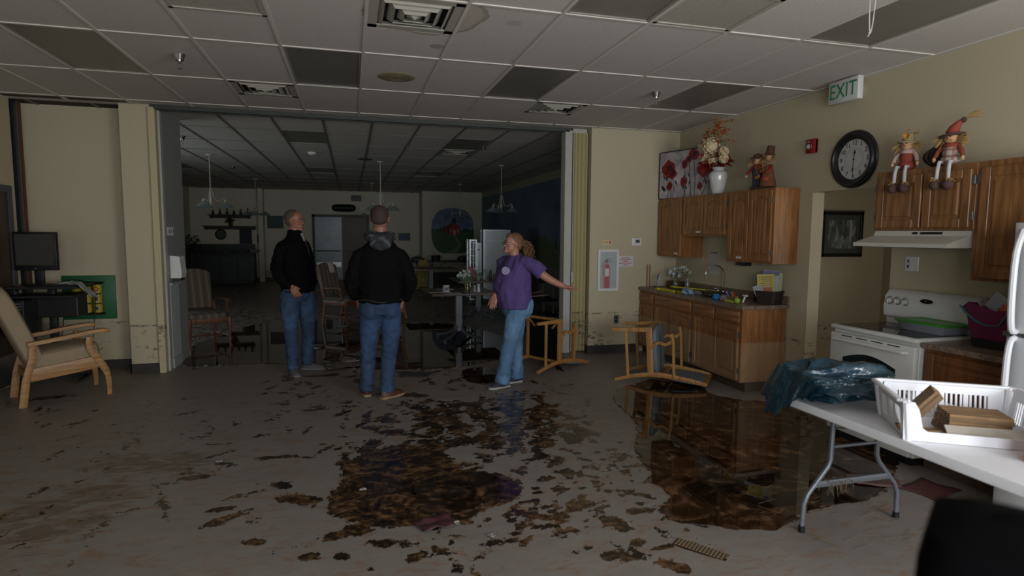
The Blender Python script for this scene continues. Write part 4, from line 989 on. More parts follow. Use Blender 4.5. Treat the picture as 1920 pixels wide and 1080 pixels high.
def scare_couple():
    c = thing('scarecrow_couple', 'pair of standing autumn scarecrow figures joined together on the cabinets', 'figurine', (4.24, 5.43, 2.1265), R(4)); rng = random.Random(8)
    den = mat('faded_denim', '#353340', .8, vs=30); rd = mat('plaid_red', '#8a2f22', .8, vs=60, var=.4); hat = mat('brown_hat', '#4b2e1c', .9, vs=30); 
    G().ball((0, 0, .012), (.07, .17, .022)).obj('base', mat('leafy_base', '#4a3826', .9), c)
    for nm, y, hh, lean in (('boy', .075, .0, 0), ('girl', -.085, .02, .25)):
        if nm == 'boy':
            for s in (-1, 1): G().tube([(0, y+s*.03, .01), (0, y+s*.03, .08), (0, y+s*.02, .16)], [.03, .028, .034]).obj('trouser_leg', den, c); G().ball((-.02, y+s*.03, .018), (.045, .03, .022)).obj('shoe', hat, c)
            G().ball((0, y, .19), (.05, .062, .08)).obj('overalls', den, c)
            G().ball((0, y, .245), (.045, .058, .035)).obj('shirt', rd, c)
            for s in (1,): G().tube([(0, y+s*.05, .25), (-.02, y+s*.10, .21), (-.03, y+s*.125, .17)], [.02, .02, .016]).obj('sleeve', rd, c); G().ball((-.03, y+s*.13, .155), .018).obj('hand', SKIN, c)
        else:
            G().lathe([(0, 0), (.085, .01), (.075, .08), (.05, .17), (.045, .22), (0, .24)], (0, y, .015), 14).obj('dress', mat('autumn_dress', '#6c3f22', .85, vs=25, var=.5), c)
            G().ball((-.03, y-.01, .10), (.05, .05, .035)).obj('apron_bow', mat('apron_orange', '#93412a', .8, vs=30), c); G().tube([(0, y-.045, .24), (-.03, y-.075, .2), (-.05, y-.03, .17)], [.018, .018, .014]).obj('sleeve', rd, c)
        yy = y-lean*.05; z = .31+hh
        h = G().ball((-.005, yy, z), (.045, .05, .046)).obj('head', SKIN, c)
        g = G(); [g.ball((-.049, yy+s*.016, z+.006), .005, 6, n=4) for s in (-1, 1)]; g.bar([(-.047, yy-.018, z-.014), (-.051, yy, z-.02), (-.047, yy+.018, z-.014)], .0022, .0022); g.obj('face_marks', BLACK, h); G().ball((-.052, yy, z-.003), .007, 8).obj('nose', rd, h)
        
        for s in (-1, 1): g = G(); straw_tuft(g, (-.01, yy+s*.04, z+.005), (-.1, s, -.8), 24, .09, .3, rng); g.obj('hair', STRAW, c)
        if nm == 'boy': G().lathe([(.078, -.01), (.074, .0), (.05, .008), (.044, .035), (.0, .05)], (0, yy, z+.028), 16, Euler3((R(5), 0, 0))).obj('hat', hat, c)
        else: G().lathe([(.06, -.01), (.056, .0), (.042, .008), (.04, .06), (.036, .085), (.0, .09)], (0, yy, z+.03), 16, Euler3((R(12), 0, 0))).obj('hat', hat, c)
    g = G()
    for k in range(26): leaf(g, (rng.uniform(-.06, -.03), rng.uniform(-.12, .02), rng.uniform(.08, .28)), (rng.gauss(-.6, .5), rng.gauss(0, 1), rng.gauss(0, 1)), .05, .03)
    g.obj('leaf_trim', mat('leaf_trim', '#8f5a23', .7, var=.4, vs=20), c, smooth=False)
scare_couple()
# ------------------------------------------------------------------ clutter on the sink counter
def clutter():
    z = CY; rng = random.Random(21)
    yel = mat('yellow_plastic', '#c3bd16', .4)
    for i, (a, b, lab) in enumerate((((4.03, 7.03), (3.96, 6.42), 'yellow plastic rod at the counter front pointing to the sink'), ((3.94, 7.02), (3.93, 6.60), 'short yellow plastic rod at the left counter edge'),
                    ((4.12, 6.95), (4.345, 6.28), 'long thin yellow rod running towards the faucet'))):
        r = [.010, .012, .009][i]; t = thing('yellow_rod', lab, 'rod', (a[0], a[1], z+r+.031*(i == 2)), 0, 'yellow rods on the counter'); d = Vector((b[0]-a[0], b[1]-a[1], 0))
        G().bar([(0, 0, 0), d*.5, d], .018, r*1.8).obj('rod', yel, t); G().box(-.03, .03, -.05, .03, -r, r*.9, .004).obj('paddle_end', yel, t)
    # two dowels standing in the corner
    for k, (x, y) in enumerate(((3.99, 7.415), (4.03, 7.415))):
        o = G().tube([(0, 0, 0), (0, .0, .31)], .006, 8).obj('wooden_dowel', mat('dowel_wood', '#9a6a42', .6)); o.location = (x, y, z+.0005); tag(o, ('left' if k == 0 else 'right')+' of the two thin wooden dowels standing at the counter corner', 'stick')
    # cordless phone in charger
    p = thing('cordless_phone', 'silver and black cordless phone standing in its charger on the counter', 'phone', (4.06, 7.22, z+.001), R(-20)); G().box(-.05, .05, -.08, .05, 0, .022, .006).obj('charger_base', BLACK, p)
    G().cbox((.0, .0, .115), (.03, .05, .19), .008, rot=(0, R(14), 0)).obj('handset', mat('phone_silver', '#8c8e92', .35), p); G().cbox((-.007, 0, .155), (.02, .036, .07), .004, rot=(0, R(14), 0)).obj('screen', BLACK, p); g = G(); [g.cbox((-.027+.0055*j, -.014+.014*i, .07+.016*j), (.005, .009, .007), rot=(0, R(14), 0)) for i in range(3) for j in range(3)]; g.obj('keypad', PLAS, p)
    # basket brown square behind phone
    G2 = thing('wicker_box', 'small brown wicker box behind the glass flower vase', 'box', (4.30, 7.25, z+.001)); g = G()
    g.box(-.06, .06, -.07, .07, 0, .09, .004); [g.box(-.062, .062, -.072, .072, .01+.016*k, .018+.016*k, .002) for k in range(5)]; g.obj('body', mat('wicker_brown', '#5f4a36', .8), G2)
    gl = NT('clear_glass'); gl.P('Base Color', (.9, .94, .93)); gl.P('Roughness', .04); gl.P('Transmission Weight', .95); gl.P('IOR', 1.3); MC['clear_glass'] = gl.m
    def vase(lab, x, y, h, r, cols, n, seed, grp=None):
        rg = random.Random(seed); v = thing('glass_vase', lab, 'vase', (x, y, z+.001), 0, grp)
        G().lathe([(0, 0), (r, 0), (r*1.05, h*.5), (r*.8, h*.75), (r*.95, h), (r*.88, h), (r*.72, h*.75), (r*.95, h*.5), (r*.9, .008), (0, .008)], seg=16).obj('glass', gl.m, v)
        f = thing('flower_posy', lab.replace('glass vase of', 'posy of').replace('tall clear', 'small'), 'flowers', (x, y, z+.012)); g = G(); gg = G(); ends = []
        for k in range(n):
            e = Vector((rg.uniform(-.06, .06), rg.uniform(-.09, .09), h+rg.uniform(.04, .15))); stem_tube(g, (rg.uniform(-.01, .01), 0, 0), e, .0022, .01, rg); ends.append(e); leaf(g, e*.75, (rg.gauss(0, 1), rg.gauss(0, 1), .6), .06, .018)
        g.obj('stem', mat('stem_green', '#4b5a35', .6), f)
        for e in ends: flower(gg, e, .032, 6, (-.7, -.5, .5), 2, rg)
        gg.obj('blossom', mat(cols[0], cols[1], .6), f, smooth=False)
    vase('glass vase of pale blue-white flowers left of the faucet', 4.20, 7.02, .12, .035, ('white_petals', '#b9c4cc'), 10, 5)
    vase('tall clear glass vase of white lilies right of the phone', 4.27, 6.85, .15, .032, ('lily_petals', '#b8bcae'), 5, 6)
    # crumpled bags and wipes
    def crumple(name, lab, cat, x, y, r, m, seed, zz=0):
        bm = bmesh.new(); bmesh.ops.create_icosphere(bm, subdivisions=4, radius=1)
        for v in bm.verts:
            d = v.co.normalized(); n = mnoise.noise(d*2.1+Vector((seed, 0, 0)))*.35+abs(mnoise.noise(d*5+Vector((0, seed, 0))))*.3
            v.co = Vector((d.x*r[0], d.y*r[1], d.z*r[2]))*(1+n)
        lo = min(v.co.z for v in bm.verts)
        for v in bm.verts: v.co.z = max(v.co.z, -r[2]*.7)+r[2]*.7
        g = G(); g.bm.free(); g.bm = bm; o = g.obj(name, m); o.location = (x, y, z+.001+zz); return tag(o, lab, cat)
    t = NT('blue_print_film'); q = t.co(); w = t.n('ShaderNodeTexWave', i_Vector=q, i_Scale=12., i_Distortion=3.).outputs[1]
    t.P('Base Color', t.mix(t.step(w, .5, .6), lin('#a9b3bc'), lin('#3f6fa3'))); t.P('Roughness', .3)
    crumple('crumpled_package', 'crumpled blue and white plastic package at the counter front', 'package', 3.98, 6.37, (.05, .085, .04), t.m, 2.)
    crumple('rag', 'reddish brown rag on the counter left of the blue and white package', 'cloth', 4.02, 6.62, (.04, .07, .018), mat('rag_brown', '#6d4733', .8), 4.)
    crumple('blue_sponge', 'bright blue crumpled glove on the counter near the toothbrush rack', 'glove', 3.98, 5.78, (.035, .045, .038), mat('bright_blue', '#1f6fb5', .5), 7.)
    crumple('cloth_wad', 'pinkish grey cloth wad right of the bright blue glove', 'cloth', 4.0, 5.66, (.035, .06, .035), mat('pink_grey_cloth', '#8b7f80', .8), 9.)
    crumple('trash_bag', 'long limp black plastic bag lying across the counter by the faucet', 'bag', 4.16, 6.0, (.085, .30, .035), mat('black_film', '#10120f', .25), 12.)
    # coloured toothbrush rack
    r = thing('marker_rack', 'yellow rack of colored markers at the counter front', 'rack', (3.975, 5.50, z+.001)); G().box(-.04, .045, -.075, .075, 0, .03, .004).obj('base', mat('dull_yellow', '#a39a47', .5), r); G().box(.0, .03, -.07, .07, .03, .075).obj('riser', mat('riser_olive', '#6d6434', .6), r, smooth=False)
    cs = ['#8f1d2c', '#b03024', '#c2b21f', '#2f8a3c', '#1f3f9a', '#243a8c', '#6d2d7c', '#c4c4c2']
    for k, cc in enumerate(cs): G().tube([(.04, -.066+.018*k, .03), (.0, -.066+.018*k, .075), (-.015, -.066+.018*k, .10)], .0065, 8).ball((-.018, -.066+.018*k, .105), .0095, 8).obj('marker', mat('marker_%s' % cc[1:], cc, .4, var=0), r)
    b = G().ball((0, 0, .033), .033, 18).obj('ball', mat('lime_green', '#7d9a3a', .7)); b.location = (3.955, 5.375, z+.001); tag(b, 'lime green ball beside the yellow marker rack', 'ball')
    G().bar([(0, 0, .008), (.03, -.0, .07)], .02, .012).cbox((.03, 0, .08), (.02, .075, .018), .006).obj('scraper', PLAS).location = (4.04, 5.40, z+.001); tag(bpy.data.objects['scraper'], 'white T-shaped plastic scraper between the markers and the basket', 'scraper')
    # basket with magazines
    k = thing('basket', 'dark wicker basket full of magazines at the doorway end of the counter', 'basket', (4.295, 5.30, z+.001), R(25)); k.scale = (.62, .72, .85); g = G(); wm = mat('dark_wicker_basket', '#2e201a', .7, vs=60)
    for j in range(9):
        f = 1+.018*j; zz = .012+.016*j; g.tube([(sx*.15*f, sy*.125*f, zz) for sx, sy in ((-1, -.85), (-.9, -1), (.9, -1), (1, -.85), (1, .85), (.9, 1), (-.9, 1), (-1, .85))], .0095, 6, closed=True)
    g.box(-.145, .145, -.12, .12, 0, .01); g.obj('weave', wm, k)
    g = G(); g.tube([(sx*.178, sy*.15, .155) for sx, sy in ((-1, -.85), (-.9, -1), (.9, -1), (1, -.85), (1, .85), (.9, 1), (-.9, 1), (-1, .85))], .012, 6, closed=True); g.obj('rim', wm, k)
    mags = [('yellow magazine leaning out of the basket', '#a99a34', -.03, .035, 4, .30, 'magazine', .092), ('violet book at the back of the basket', '#55507c', .045, -.012, -2, .335, 'book', .10), ('white folded paper sheet in the basket', '#97979b', .01, -.072, 0, .285, 'paper', .035), ('pale green thin book at the right end of the basket', '#8c9a62', .03, -.118, -3, .315, 'book', .022),
            ('orange booklet low in the basket', '#8a4a2c', -.045, .02, 6, .165, 'book', .06), ('pale crumpled leaflet at the left end of the basket', '#8f8d8d', -.055, .075, 22, .19, 'paper', .05)]
    ph = R(51); cx, cy = 4.295, 5.30
    for i, (lab, cc, x, y, tl, hh, ct2, w) in enumerate(mags):
        x *= .7; y *= .75; w *= .92
        o = thing({'magazine': 'magazine', 'book': 'book', 'paper': 'folded_paper'}[ct2], lab, ct2, (cx+x*cos(ph)-y*sin(ph), cy+x*sin(ph)+y*cos(ph), z+.014), ph)
        M = Euler3((R(-tl), 0, 0)) @ Matrix.Translation((0, 0, 0)); G().box(-.005, .005, -w, w, 0, hh, .001, M).obj('cover', mat('cover_%d' % i, cc, .5, vs=16, var=.25), o, smooth=False); G().box(-.0037, .0037, -w+.002, w-.002, .003, hh+.002, 0, M).obj('pages', PLAS, o, smooth=False)
        if i in (0, 1): g = G(); [g.box(-.0058, -.0048, -w*.75, w*(.75-.2*(q % 3)), hh-.03-.022*q, hh-.024-.022*q, 0, M) for q in range(6)]; g.obj('print_line', mat('print_dark', '#3a3a30', .5), o, smooth=False)
    f = thing('artificial_flowers', 'small bluish white flowers standing between bag and basket', 'flowers', (4.33, 5.52, z+.001)); g = G(); gg = G(); rg = random.Random(4)
    for q in range(9):
        e = Vector((rg.uniform(-.04, .04), rg.uniform(-.07, .08), rg.uniform(.17, .26))); stem_tube(g, (0, 0, .03), e, .0022, .01, rg); leaf(g, e*.6, (rg.gauss(0, 1), rg.gauss(0, 1), .6), .07, .02); flower(gg, e, .028, 6, (-.7, -.4, .5), 1, rg)
    g.obj('stem', mat('stem_dark', '#37423c', .6), f); gg.obj('blossom', mat('bluish_petal', '#8fa3b4', .6), f, smooth=False); G().lathe([(0, 0), (.04, 0), (.05, .1), (.045, .1), (.036, .01), (0, .01)], seg=14).obj('pot', BLACK, f)
clutter()
def stove_things():
    c = thing('storage_container', 'clear plastic tub with green lid on the cooktop', 'container', (4.19, 3.385, .9292), R(-4)); cl = NT('cloudy_plastic'); cl.P('Base Color', lin('#b9bdc8')); cl.P('Roughness', .25); cl.P('Transmission Weight', .5); 
    g = G(); g.loft([[(sx*a, sy*b, z) for sx, sy in ((-1, -.9), (-.9, -1), (.9, -1), (1, -.9), (1, .9), (.9, 1), (-.9, 1), (-1, .9))] for a, b, z in ((.10, .17, 0), (.125, .205, .062))]); g.obj('tub', cl.m, c)
    g = G(); g.loft([[(sx*a, sy*b, z) for sx, sy in ((-1, -.9), (-.9, -1), (.9, -1), (1, -.9), (1, .9), (.9, 1), (-.9, 1), (-1, .9))] for a, b, z in ((.132, .215, .0625), (.132, .215, .075), (.11, .19, .083), (.1, .18, .078))]); g.obj('lid', mat('lid_green', '#3a8429', .3), c)
    b = thing('tote_bag', 'magenta tote bag with teal handle on the counter by the refrigerator', 'bag', (4.14, 2.84, .9062), R(6)); mg = mat('magenta_fabric', '#661a42', .8, vs=20)
    g = G()
    def ring(a, bb, z, n=20): return [(a*math.copysign(abs(cos(2*pi*i/n))**.6, cos(2*pi*i/n))*(1+.04*sin(i*3.1+z*30)), bb*math.copysign(abs(sin(2*pi*i/n))**.6, sin(2*pi*i/n))*(1+.04*cos(i*2.3+z*22)), z+(.02*sin(i*1.7) if z > .2 else 0)) for i in range(n)]
    g.loft([ring(.10, .17, .055), ring(.115, .19, .12), ring(.12, .205, .2), ring(.125, .235, .27), ring(.115, .225, .272), ring(.1, .19, .2)]); g.obj('body', mg, b)
    g = G(); g.loft([ring(.10, .17, 0), ring(.106, .178, .06)]); g.obj('base', mat('bag_black', '#141418', .7), b)
    g = G(); g.bar([(-.125, .21, .27), (-.135, .17, .23), (-.14, .1, .18), (-.14, .03, .155), (-.14, -.04, .165), (-.135, -.07, .22), (-.13, -.085, .27)], .006, .02, hint=(1, 0, 0)); g.bar([(-.13, -.12, .21), (-.135, -.17, .16), (-.13, -.2, .10)], .006, .02, hint=(1, 0, 0)); g.obj('strap', mat('teal_webbing', '#2a6f74', .7), b)
    for nm, lab, cc, y, tl in (('bread_bag', 'clear bag of orange-brown bread sticking out of the tote bag', '#a2562f', -.07, 25),):
        o = thing(nm, lab, 'food', (4.11, 2.80+y*.3, 1.12)); bm = bmesh.new(); bmesh.ops.create_icosphere(bm, subdivisions=3, radius=1)
        for v in bm.verts: v.co = Vector((v.co.x*.06, v.co.y*.11, v.co.z*.055))*(1+.2*mnoise.noise(v.co*2.4)); v.co.z += .06
        g = G(); g.bm.free(); g.bm = bm; g.obj('loaf', mat('loaf', cc, .4, vs=20, var=.3), o); G().cbox((-.05, .07, .09), (.006, .10, .12), .002, rot=(R(35), 0, 0)).obj('wrapper_edge', cl.m, o)
stove_things()
# ------------------------------------------------------------------ seating
PALE = wood('pale_beech', '#a87e4a', '#875d33', 'x', .4, dirty=.35)
def cushion(c, s, name, m, parent, rot=(0, 0, 0), e=.35, puff=.12):
    """rounded upholstery block"""
    g = G(); n = 10; M = Matrix.Translation(c) @ Euler3(rot)
    def f(u, v):
        return None
    bm = bmesh.new(); bmesh.ops.create_cube(bm, size=2); bmesh.ops.subdivide_edges(bm, edges=bm.edges, cuts=7, use_grid_fill=True)
    for v in bm.verts:
        x, y, z = v.co; q = [math.copysign(abs(k)**1, k) for k in (x, y, z)]
        l = (abs(x)**6+abs(y)**6+abs(z)**6)**(1/6); r = Vector((x, y, z))/l
        r.z *= 1+puff*(1-x*x)*(1-y*y); v.co = M @ Vector((r.x*s[0]/2, r.y*s[1]/2, r.z*s[2]/2))
    g.bm.free(); g.bm = bm
    for fa in bm.faces: fa.smooth = True
    return g.obj(name, m, parent)
def armchair_left():
    a = thing('armchair', 'pale wood armchair with beige upholstery at the left edge', 'chair', (-2.81, 6.74, 0), R(32))
    fab = mat('beige_upholstery', '#93836a', .85, vs=25, bump=.3, bs=200)
    for s in (-1, 1):
        y = s*.265
        G().bar([(-.335, y, .0), (-.30, y, .25), (-.245, y, .45), (-.235, y, .585)], .032, [.062, .062, .06, .06], hint=(1, 0, 0)).obj('rear_leg', PALE, a)
        G().bar(smooth_pts([(.345, y, 0), (.345, y, .12), (.325, y, .25), (.235, y, .43), (.20, y, .52), (.205, y, .60)]), .034, [.042]*3+[.048]*3+[.062]*3+[.07]*3+[.055]*4, hint=(1, 0, 0)).obj('front_leg', PALE, a)
        G().bar(smooth_pts([(-.275, y, .585), (-.05, y, .612), (.16, y, .642), (.30, y, .655), (.37, y, .645)]), [.062]*4+[.066]*4+[.074]*3+[.07, .06], [.04]*11+[.036, .03]).obj('armrest', PALE, a)
        G().bar([(-.27, y*.97, .29), (.0, y*.97, .315), (.27, y*.97, .345)], .026, .12).obj('side_rail', PALE, a)
    G().bar([(.235, -.25, .34), (.235, .25, .34)], .025, .08).obj('front_rail', PALE, a); G().bar([(-.28, -.25, .28), (-.28, .25, .28)], .025, .07).obj('rear_rail', PALE, a)
    cushion((.02, 0, .415), (.58, .47, .19), 'seat', fab, a, rot=(0, R(-6), 0)); cushion((-.315, 0, .70), (.16, .48, .82), 'backrest', fab, a, rot=(0, R(-20), 0))
armchair_left()
GREYUP = mat('grey_blue_upholstery', '#5d686f', .6, vs=8, var=.35, bump=.2, bs=150)
def cafe_chair(lab, M, grp=None, loc=None):
    c = thing('wooden_chair', lab, 'chair', (0, 0, 0), 0, grp); c.matrix_world = M; W_ = .25
    for s in (-1, 1):
        y = s*W_
        G().bar(smooth_pts([(-.325, y, 0), (-.275, y, .22), (-.255, y, .45), (-.285, y, .70), (-.345, y, .98)]), .03, [.036]*3+[.045]*3+[.052]*3+[.045]*3+[.032], hint=(1, 0, 0)).obj('rear_post', PALE, c)
        G().bar([(.245, y, .0), (.24, y, .43)], .034, [.034, .052], hint=(1, 0, 0)).obj('front_leg', PALE, c)
        G().bar([(-.265, y, .405), (.26, y, .405)], .028, .065).obj('seat_rail', PALE, c)
        G().bar([(-.29, y, .15), (.245, y, .15)], .022, .03).obj('stretcher', PALE, c)
        G().bar(smooth_pts([(-.29, y*1.03, .655), (-.1, y*1.06, .66), (.1, y*1.08, .665), (.20, y*1.08, .655)]), .05, .026).obj('armrest', PALE, c)
        G().bar(smooth_pts([(.03, y*1.02, .41), (.10, y*1.05, .5), (.08, y*1.06, .58), (.12, y*1.07, .655)]), .03, .034, hint=(1, 0, 0)).obj('arm_support', PALE, c)
    for x, z, nm in ((.25, .40, 'front_rail'), (-.26, .40, 'rear_rail'), (-.275, .52, 'back_rail'), (-.35, .965, 'top_rail')): G().bar([(x, -W_+.0, z), (x, W_, z)], .028, .055).obj(nm, PALE, c)
    for s in (-1, 1): G().bar([(.22, s*.23, .40), (.14, s*.14, .40)], .02, .04).obj('corner_block', PALE, c)
    cushion((-.0, 0, .452), (.52, .47, .055), 'seat', GREYUP, c); G().box(-.24, .24, -.235, .235, .40, .412).obj('dust_cover', mat('black_dust_cover', '#0c0c0e', .9, spec=.1), c, smooth=False); cushion((-.325, 0, .76), (.05, .46, .36), 'backrest', GREYUP, c, rot=(0, R(-9), 0))
    return c
def tipped(x, y, th, z=.345, lift=0):
    U = Vector((cos(th)*cos(R(lift)), sin(th)*cos(R(lift)), sin(R(lift)))); F_ = (Vector((0, 0, 1))-U*U.z).normalized(); L = U.cross(F_)
    m = Matrix((F_, L, U)).transposed().to_4x4(); m.translation = (x, y, z); return m
cafe_chair('tipped-over wooden chair with grey-blue cushions in front of the base cabinets', tipped(3.0, 6.20, R(-40), .335, 4))
cafe_chair('tipped-over wooden chair lying on its back behind the legs of the woman', tipped(1.93, 6.60, R(31), .362))
cafe_chair('upright wooden chair half hidden behind the man with his back turned', Matrix.Translation((.62, 11.5, .001)) @ Euler3((0, 0, R(200))))
def striped_chair(lab, loc, rz, towel=False):
    c = thing('striped_armchair', lab, 'chair', loc, rz, 'striped dining armchairs'); t = NT('striped_fabric') if 'striped_fabric' not in MC else None
    if t:
        y = t.xyz(t.co())[1]; w = t.math('SINE', t.math('MULTIPLY', y, 62.)); w2 = t.math('SINE', t.math('MULTIPLY', y, 186.))
        t.P('Base Color', t.mix(t.step(w, -.3, .3), t.mix(t.step(w2, -.5, .5), lin('#5d4e3e'), lin('#746450')), lin('#4b473f'))); t.P('Roughness', .85); MC['striped_fabric'] = t.m
    m = MC['striped_fabric']; w = wood('mahogany_brown', '#70452a', '#4a2a18', 'z', .4)
    for s in (-1, 1):
        y = s*.26
        G().bar(smooth_pts([(-.30, y*.9, 0), (-.26, y*.9, .25), (-.25, y*.9, .45), (-.29, y*.9, .62)]), .035, .04, hint=(1, 0, 0)).obj('rear_leg', w, c)
        G().tube(smooth_pts([(.30, y, 0), (.255, y, .10), (.265, y, .30), (.26, y, .43)]), [.024, .018, .015, .015, .018, .02, .024, .027, .029, .03], 8).obj('front_leg', w, c)
        G().bar([(-.26, y*.95, .40), (.27, y, .40)], .028, .07).obj('seat_rail', w, c)
        G().bar(smooth_pts([(-.27, y, .655), (-.05, y*1.06, .665), (.12, y*1.1, .675), (.20, y*1.12, .65)]), .045, .026).obj('armrest', w, c)
        G().bar(smooth_pts([(.10, y, .42), (.17, y*1.03, .50), (.13, y*1.05, .58), (.16, y*1.08, .655)]), .026, .03, hint=(1, 0, 0)).obj('arm_support', w, c)
        G().tube([(-.27, y*.9, .16), (.26, y, .16)], .011).obj('stretcher', w, c)
    G().bar([(.26, -.26, .40), (.26, .26, .40)], .028, .07).obj('front_rail', w, c); G().tube([(0, -.25, .16), (0, .25, .16)], .011).obj('cross_stretcher', w, c)
    cushion((.0, 0, .46), (.56, .52, .09), 'seat', m, c)
    # back with arched top
    g = G(); n = 14; out = [(-.22, 0), (.22, 0)]+[(.245-.49*i/n, .52+.07*sin(pi*i/n)**.7) for i in range(n+1)]
    M = Matrix.Translation((-.30, 0, .52)) @ Euler3((0, R(-13), 0)); 
    g.prism(out, -.03, .035, M, axis='x'); o = g.obj('backrest', m, c, smooth=False); b = o.modifiers.new('bev', 'BEVEL'); b.width = .02; b.segments = 2; b.limit_method = 'ANGLE'
    return c
striped_chair('striped upholstered armchair just inside the dining room by the wainscot', (-2.04, 9.2, .001), R(-60))
striped_chair('striped upholstered armchair between the two men with white towel on its back', (-.12, 10.95, .001), R(-40))
def towel():
    g = G(); c = Vector((-.30, 11.19, 1.075)); R_ = Euler3((0, 0, R(-40)))
    def f(u, v):
        s = (v-.5)*.42; x = .055*math.tanh(s*18); z = .03-abs(s)*.92+.0; return c+R_ @ Vector((x-.10, (u-.5)*.13+.02*sin(v*7), z))
    g.grid(f, 6, 18); tag(g.obj('towel', mat('white_towel', '#a9a59c', .9), solid=.012), 'white towel draped over the back of the striped chair between the men', 'towel')
towel()
# ------------------------------------------------------------------ left corner: computer cart and tic-tac-toe board
def left_corner():
    c = thing('computer_cart', 'black computer cart with shelves under the monitor in the left corner', 'cart', (-3.15, 7.48, 0)); bk = mat('black_laminate', '#17181a', .5)
    G().box(-.37, .33, -.2, .24, 1.02, 1.05, .004).obj('top_shelf', bk, c, smooth=False); G().box(-.34, .30, -.24, .2, .93, .955, .003).obj('keyboard_tray', bk, c, smooth=False)
    G().cbox((-.0, .02, .55), (.07, .06, .94), .006).obj('column', bk, c); G().box(-.3, -.24, -.2, .2, .02, .05).box(.22, .28, -.2, .2, .02, .05).box(-.3, .28, -.03, .03, .02, .06).obj('foot_frame', bk, c, smooth=False)
    G().box(-.30, .26, -.05, .2, .70, .93, .01).obj('drawer_box', bk, c, smooth=False)
    p = thing('computer_case', 'black computer case hanging below the cart top', 'computer', (-3.36, 7.30, .52)); G().box(-.06, .10, -.16, .20, 0, .40, .008).obj('case', BLACK, p, smooth=False); g = G(); [g.box(-.04, .08, -.163, -.159, .30+.03*i, .31+.03*i) for i in range(3)]; g.obj('drive_slot', STEEL, p, smooth=False)
    m = thing('monitor', 'black flat monitor with grey screen on the computer cart', 'monitor', (-3.19, 7.30, 1.0505), R(-6)); G().box(-.205, .205, -.02, .03, .17, .575, .008).obj('bezel', BLACK, m); G().box(-.18, .18, -.023, -.019, .225, .55).obj('screen', mat('screen_grey', '#35342f', .25, var=.05), m, smooth=False)
    G().box(-.20, .10, .03, .10, .22, .54, .03).obj('rear_housing', BLACK, m); G().cbox((0, .04, .11), (.09, .03, .2), .006).lathe([(.0, 0), (.13, 0), (.12, .012), (0, .016)], (0, .03, 0), 24).obj('stand', BLACK, m); G().ball((0, -.0205, .19), (.014, .0015, .005), 14).obj('maker_badge', mat('logo_grey', '#77777a', .4), m)
    k = thing('keyboard', 'black keyboard on the top shelf of the computer cart', 'keyboard', (-3.0, 7.36, 1.0505), R(4)); G().box(-.15, .2, -.07, .07, 0, .018, .004).obj('body', BLACK, k); g = G(); [g.box(-.14+.022*i, -.122+.022*i, -.055+.024*j, -.037+.024*j, .018, .023) for i in range(15) for j in range(5)]; g.obj('key', mat('key_grey', '#26272a', .5), k, smooth=False); bpy.data.objects[k.children[-1].name]['kind'] = 'stuff'
    w = thing('crumpled_paper', 'crumpled white paper hanging over the right end of the cart top', 'paper', (-2.86, 7.26, 1.052)); rng = random.Random(2)
    g = G(); g.grid(lambda u, v: (-.14+.34*u, -.06+.13*v+.03*sin(u*6), .035+.03*mnoise.noise(Vector((u*5, v*5, 1)))-(max(0, u-.55)**1.3)*.42), 14, 8); g.obj('sheet', mat('dull_white_paper', '#8f8e8a', .8), w, solid=.002)
    for i, (pts) in enumerate((((-3.05, 7.42, 1.07), (-2.98, 7.5, 1.10), (-2.88, 7.6, 1.07), (-2.84, 7.75, .9), (-2.9, 7.8, .4)), ((-3.25, 7.3, .92), (-3.3, 7.34, .5), (-3.2, 7.45, .35), (-3.12, 7.6, .5), (-3.16, 7.74, .9)), ((-3.38, 7.34, .5), (-3.42, 7.45, .25), (-3.3, 7.6, .2), (-3.25, 7.8, .6)))):
        tag(G().tube(smooth_pts(pts, 5), .0045, 6).obj('power_cable', BLACK), ['thin black cable looping behind the monitor to the right', 'black cable hanging under the cart column', 'black cable drooping beside the computer case'][i], 'cable')
    b = thing('tic_tac_toe_board', 'green wall board with a grid of yellow game cylinders beside the cart', 'game board', (-2.96, 7.949, .86)); G().box(-.27, .27, -.03, 0, -.255, .26, .006).obj('panel', mat('board_green', '#1d5a34', .45), b)
    yl = mat('game_yellow', '#a8912a', .45); bl = mat('mark_blue', '#1f3e6e', .4); rd = mat('mark_red', '#8a2a22', .4)
    [G().box(-.165, .165, -.10, -.03, q, q+.025, .004).obj('rack_bar', mat('frame_black', '#101113', .25), b, smooth=False) for q in (-.195, .165)]
    mk = ['', 'x', 'o', 'o', '', 'x', 'x', 'x', 'x']
    for r_ in range(3):
        for q in range(3):
            x, z = -.105+.105*q, .108-.113*r_; cy = G().lathe([(.0, -.05), (.042, -.05), (.046, -.045), (.046, .045), (.042, .05), (0, .05)], (x, -.082, z), 20).obj('game_cylinder', yl, b)
            k = mk[r_*3+q]
            if k == 'x': G().cbox((x, -.1275, z), (.058, .003, .014), rot=(0, R(48), 0)).cbox((x, -.1275, z), (.058, .003, .014), rot=(0, R(-48), 0)).obj('cross_mark', bl, cy, smooth=False)
            if k == 'o': G().lathe([(.028, -.0015), (.028, .0015), (.018, .0015), (.018, -.0015), (.028, -.0015)], (0, 0, 0), 18, Matrix.Translation((x, -.1275, z)) @ Euler3((R(90), 0, 0))).obj('ring_mark', rd, cy, smooth=False)
    G().tube([(-.165, -.08, .178), (.165, -.08, .178)], .004).obj('rod', STEEL, b)
    # small plates on the return wall
    s = thing('switch_plate', 'row of pale switch plates on the grey wall return', 'switch', (-2.079, 7.93, 1.64)); 
    for i in range(3): G().box(0, .006, -.13+.085*i, -.05+.085*i, -.05, .05, .002).obj('plate', PLAS, s, smooth=False); G().box(.005, .012, -.10+.085*i, -.08+.085*i, -.02, .02, .002).obj('rocker', mat('rocker_grey', '#5c6264'), s, smooth=False)
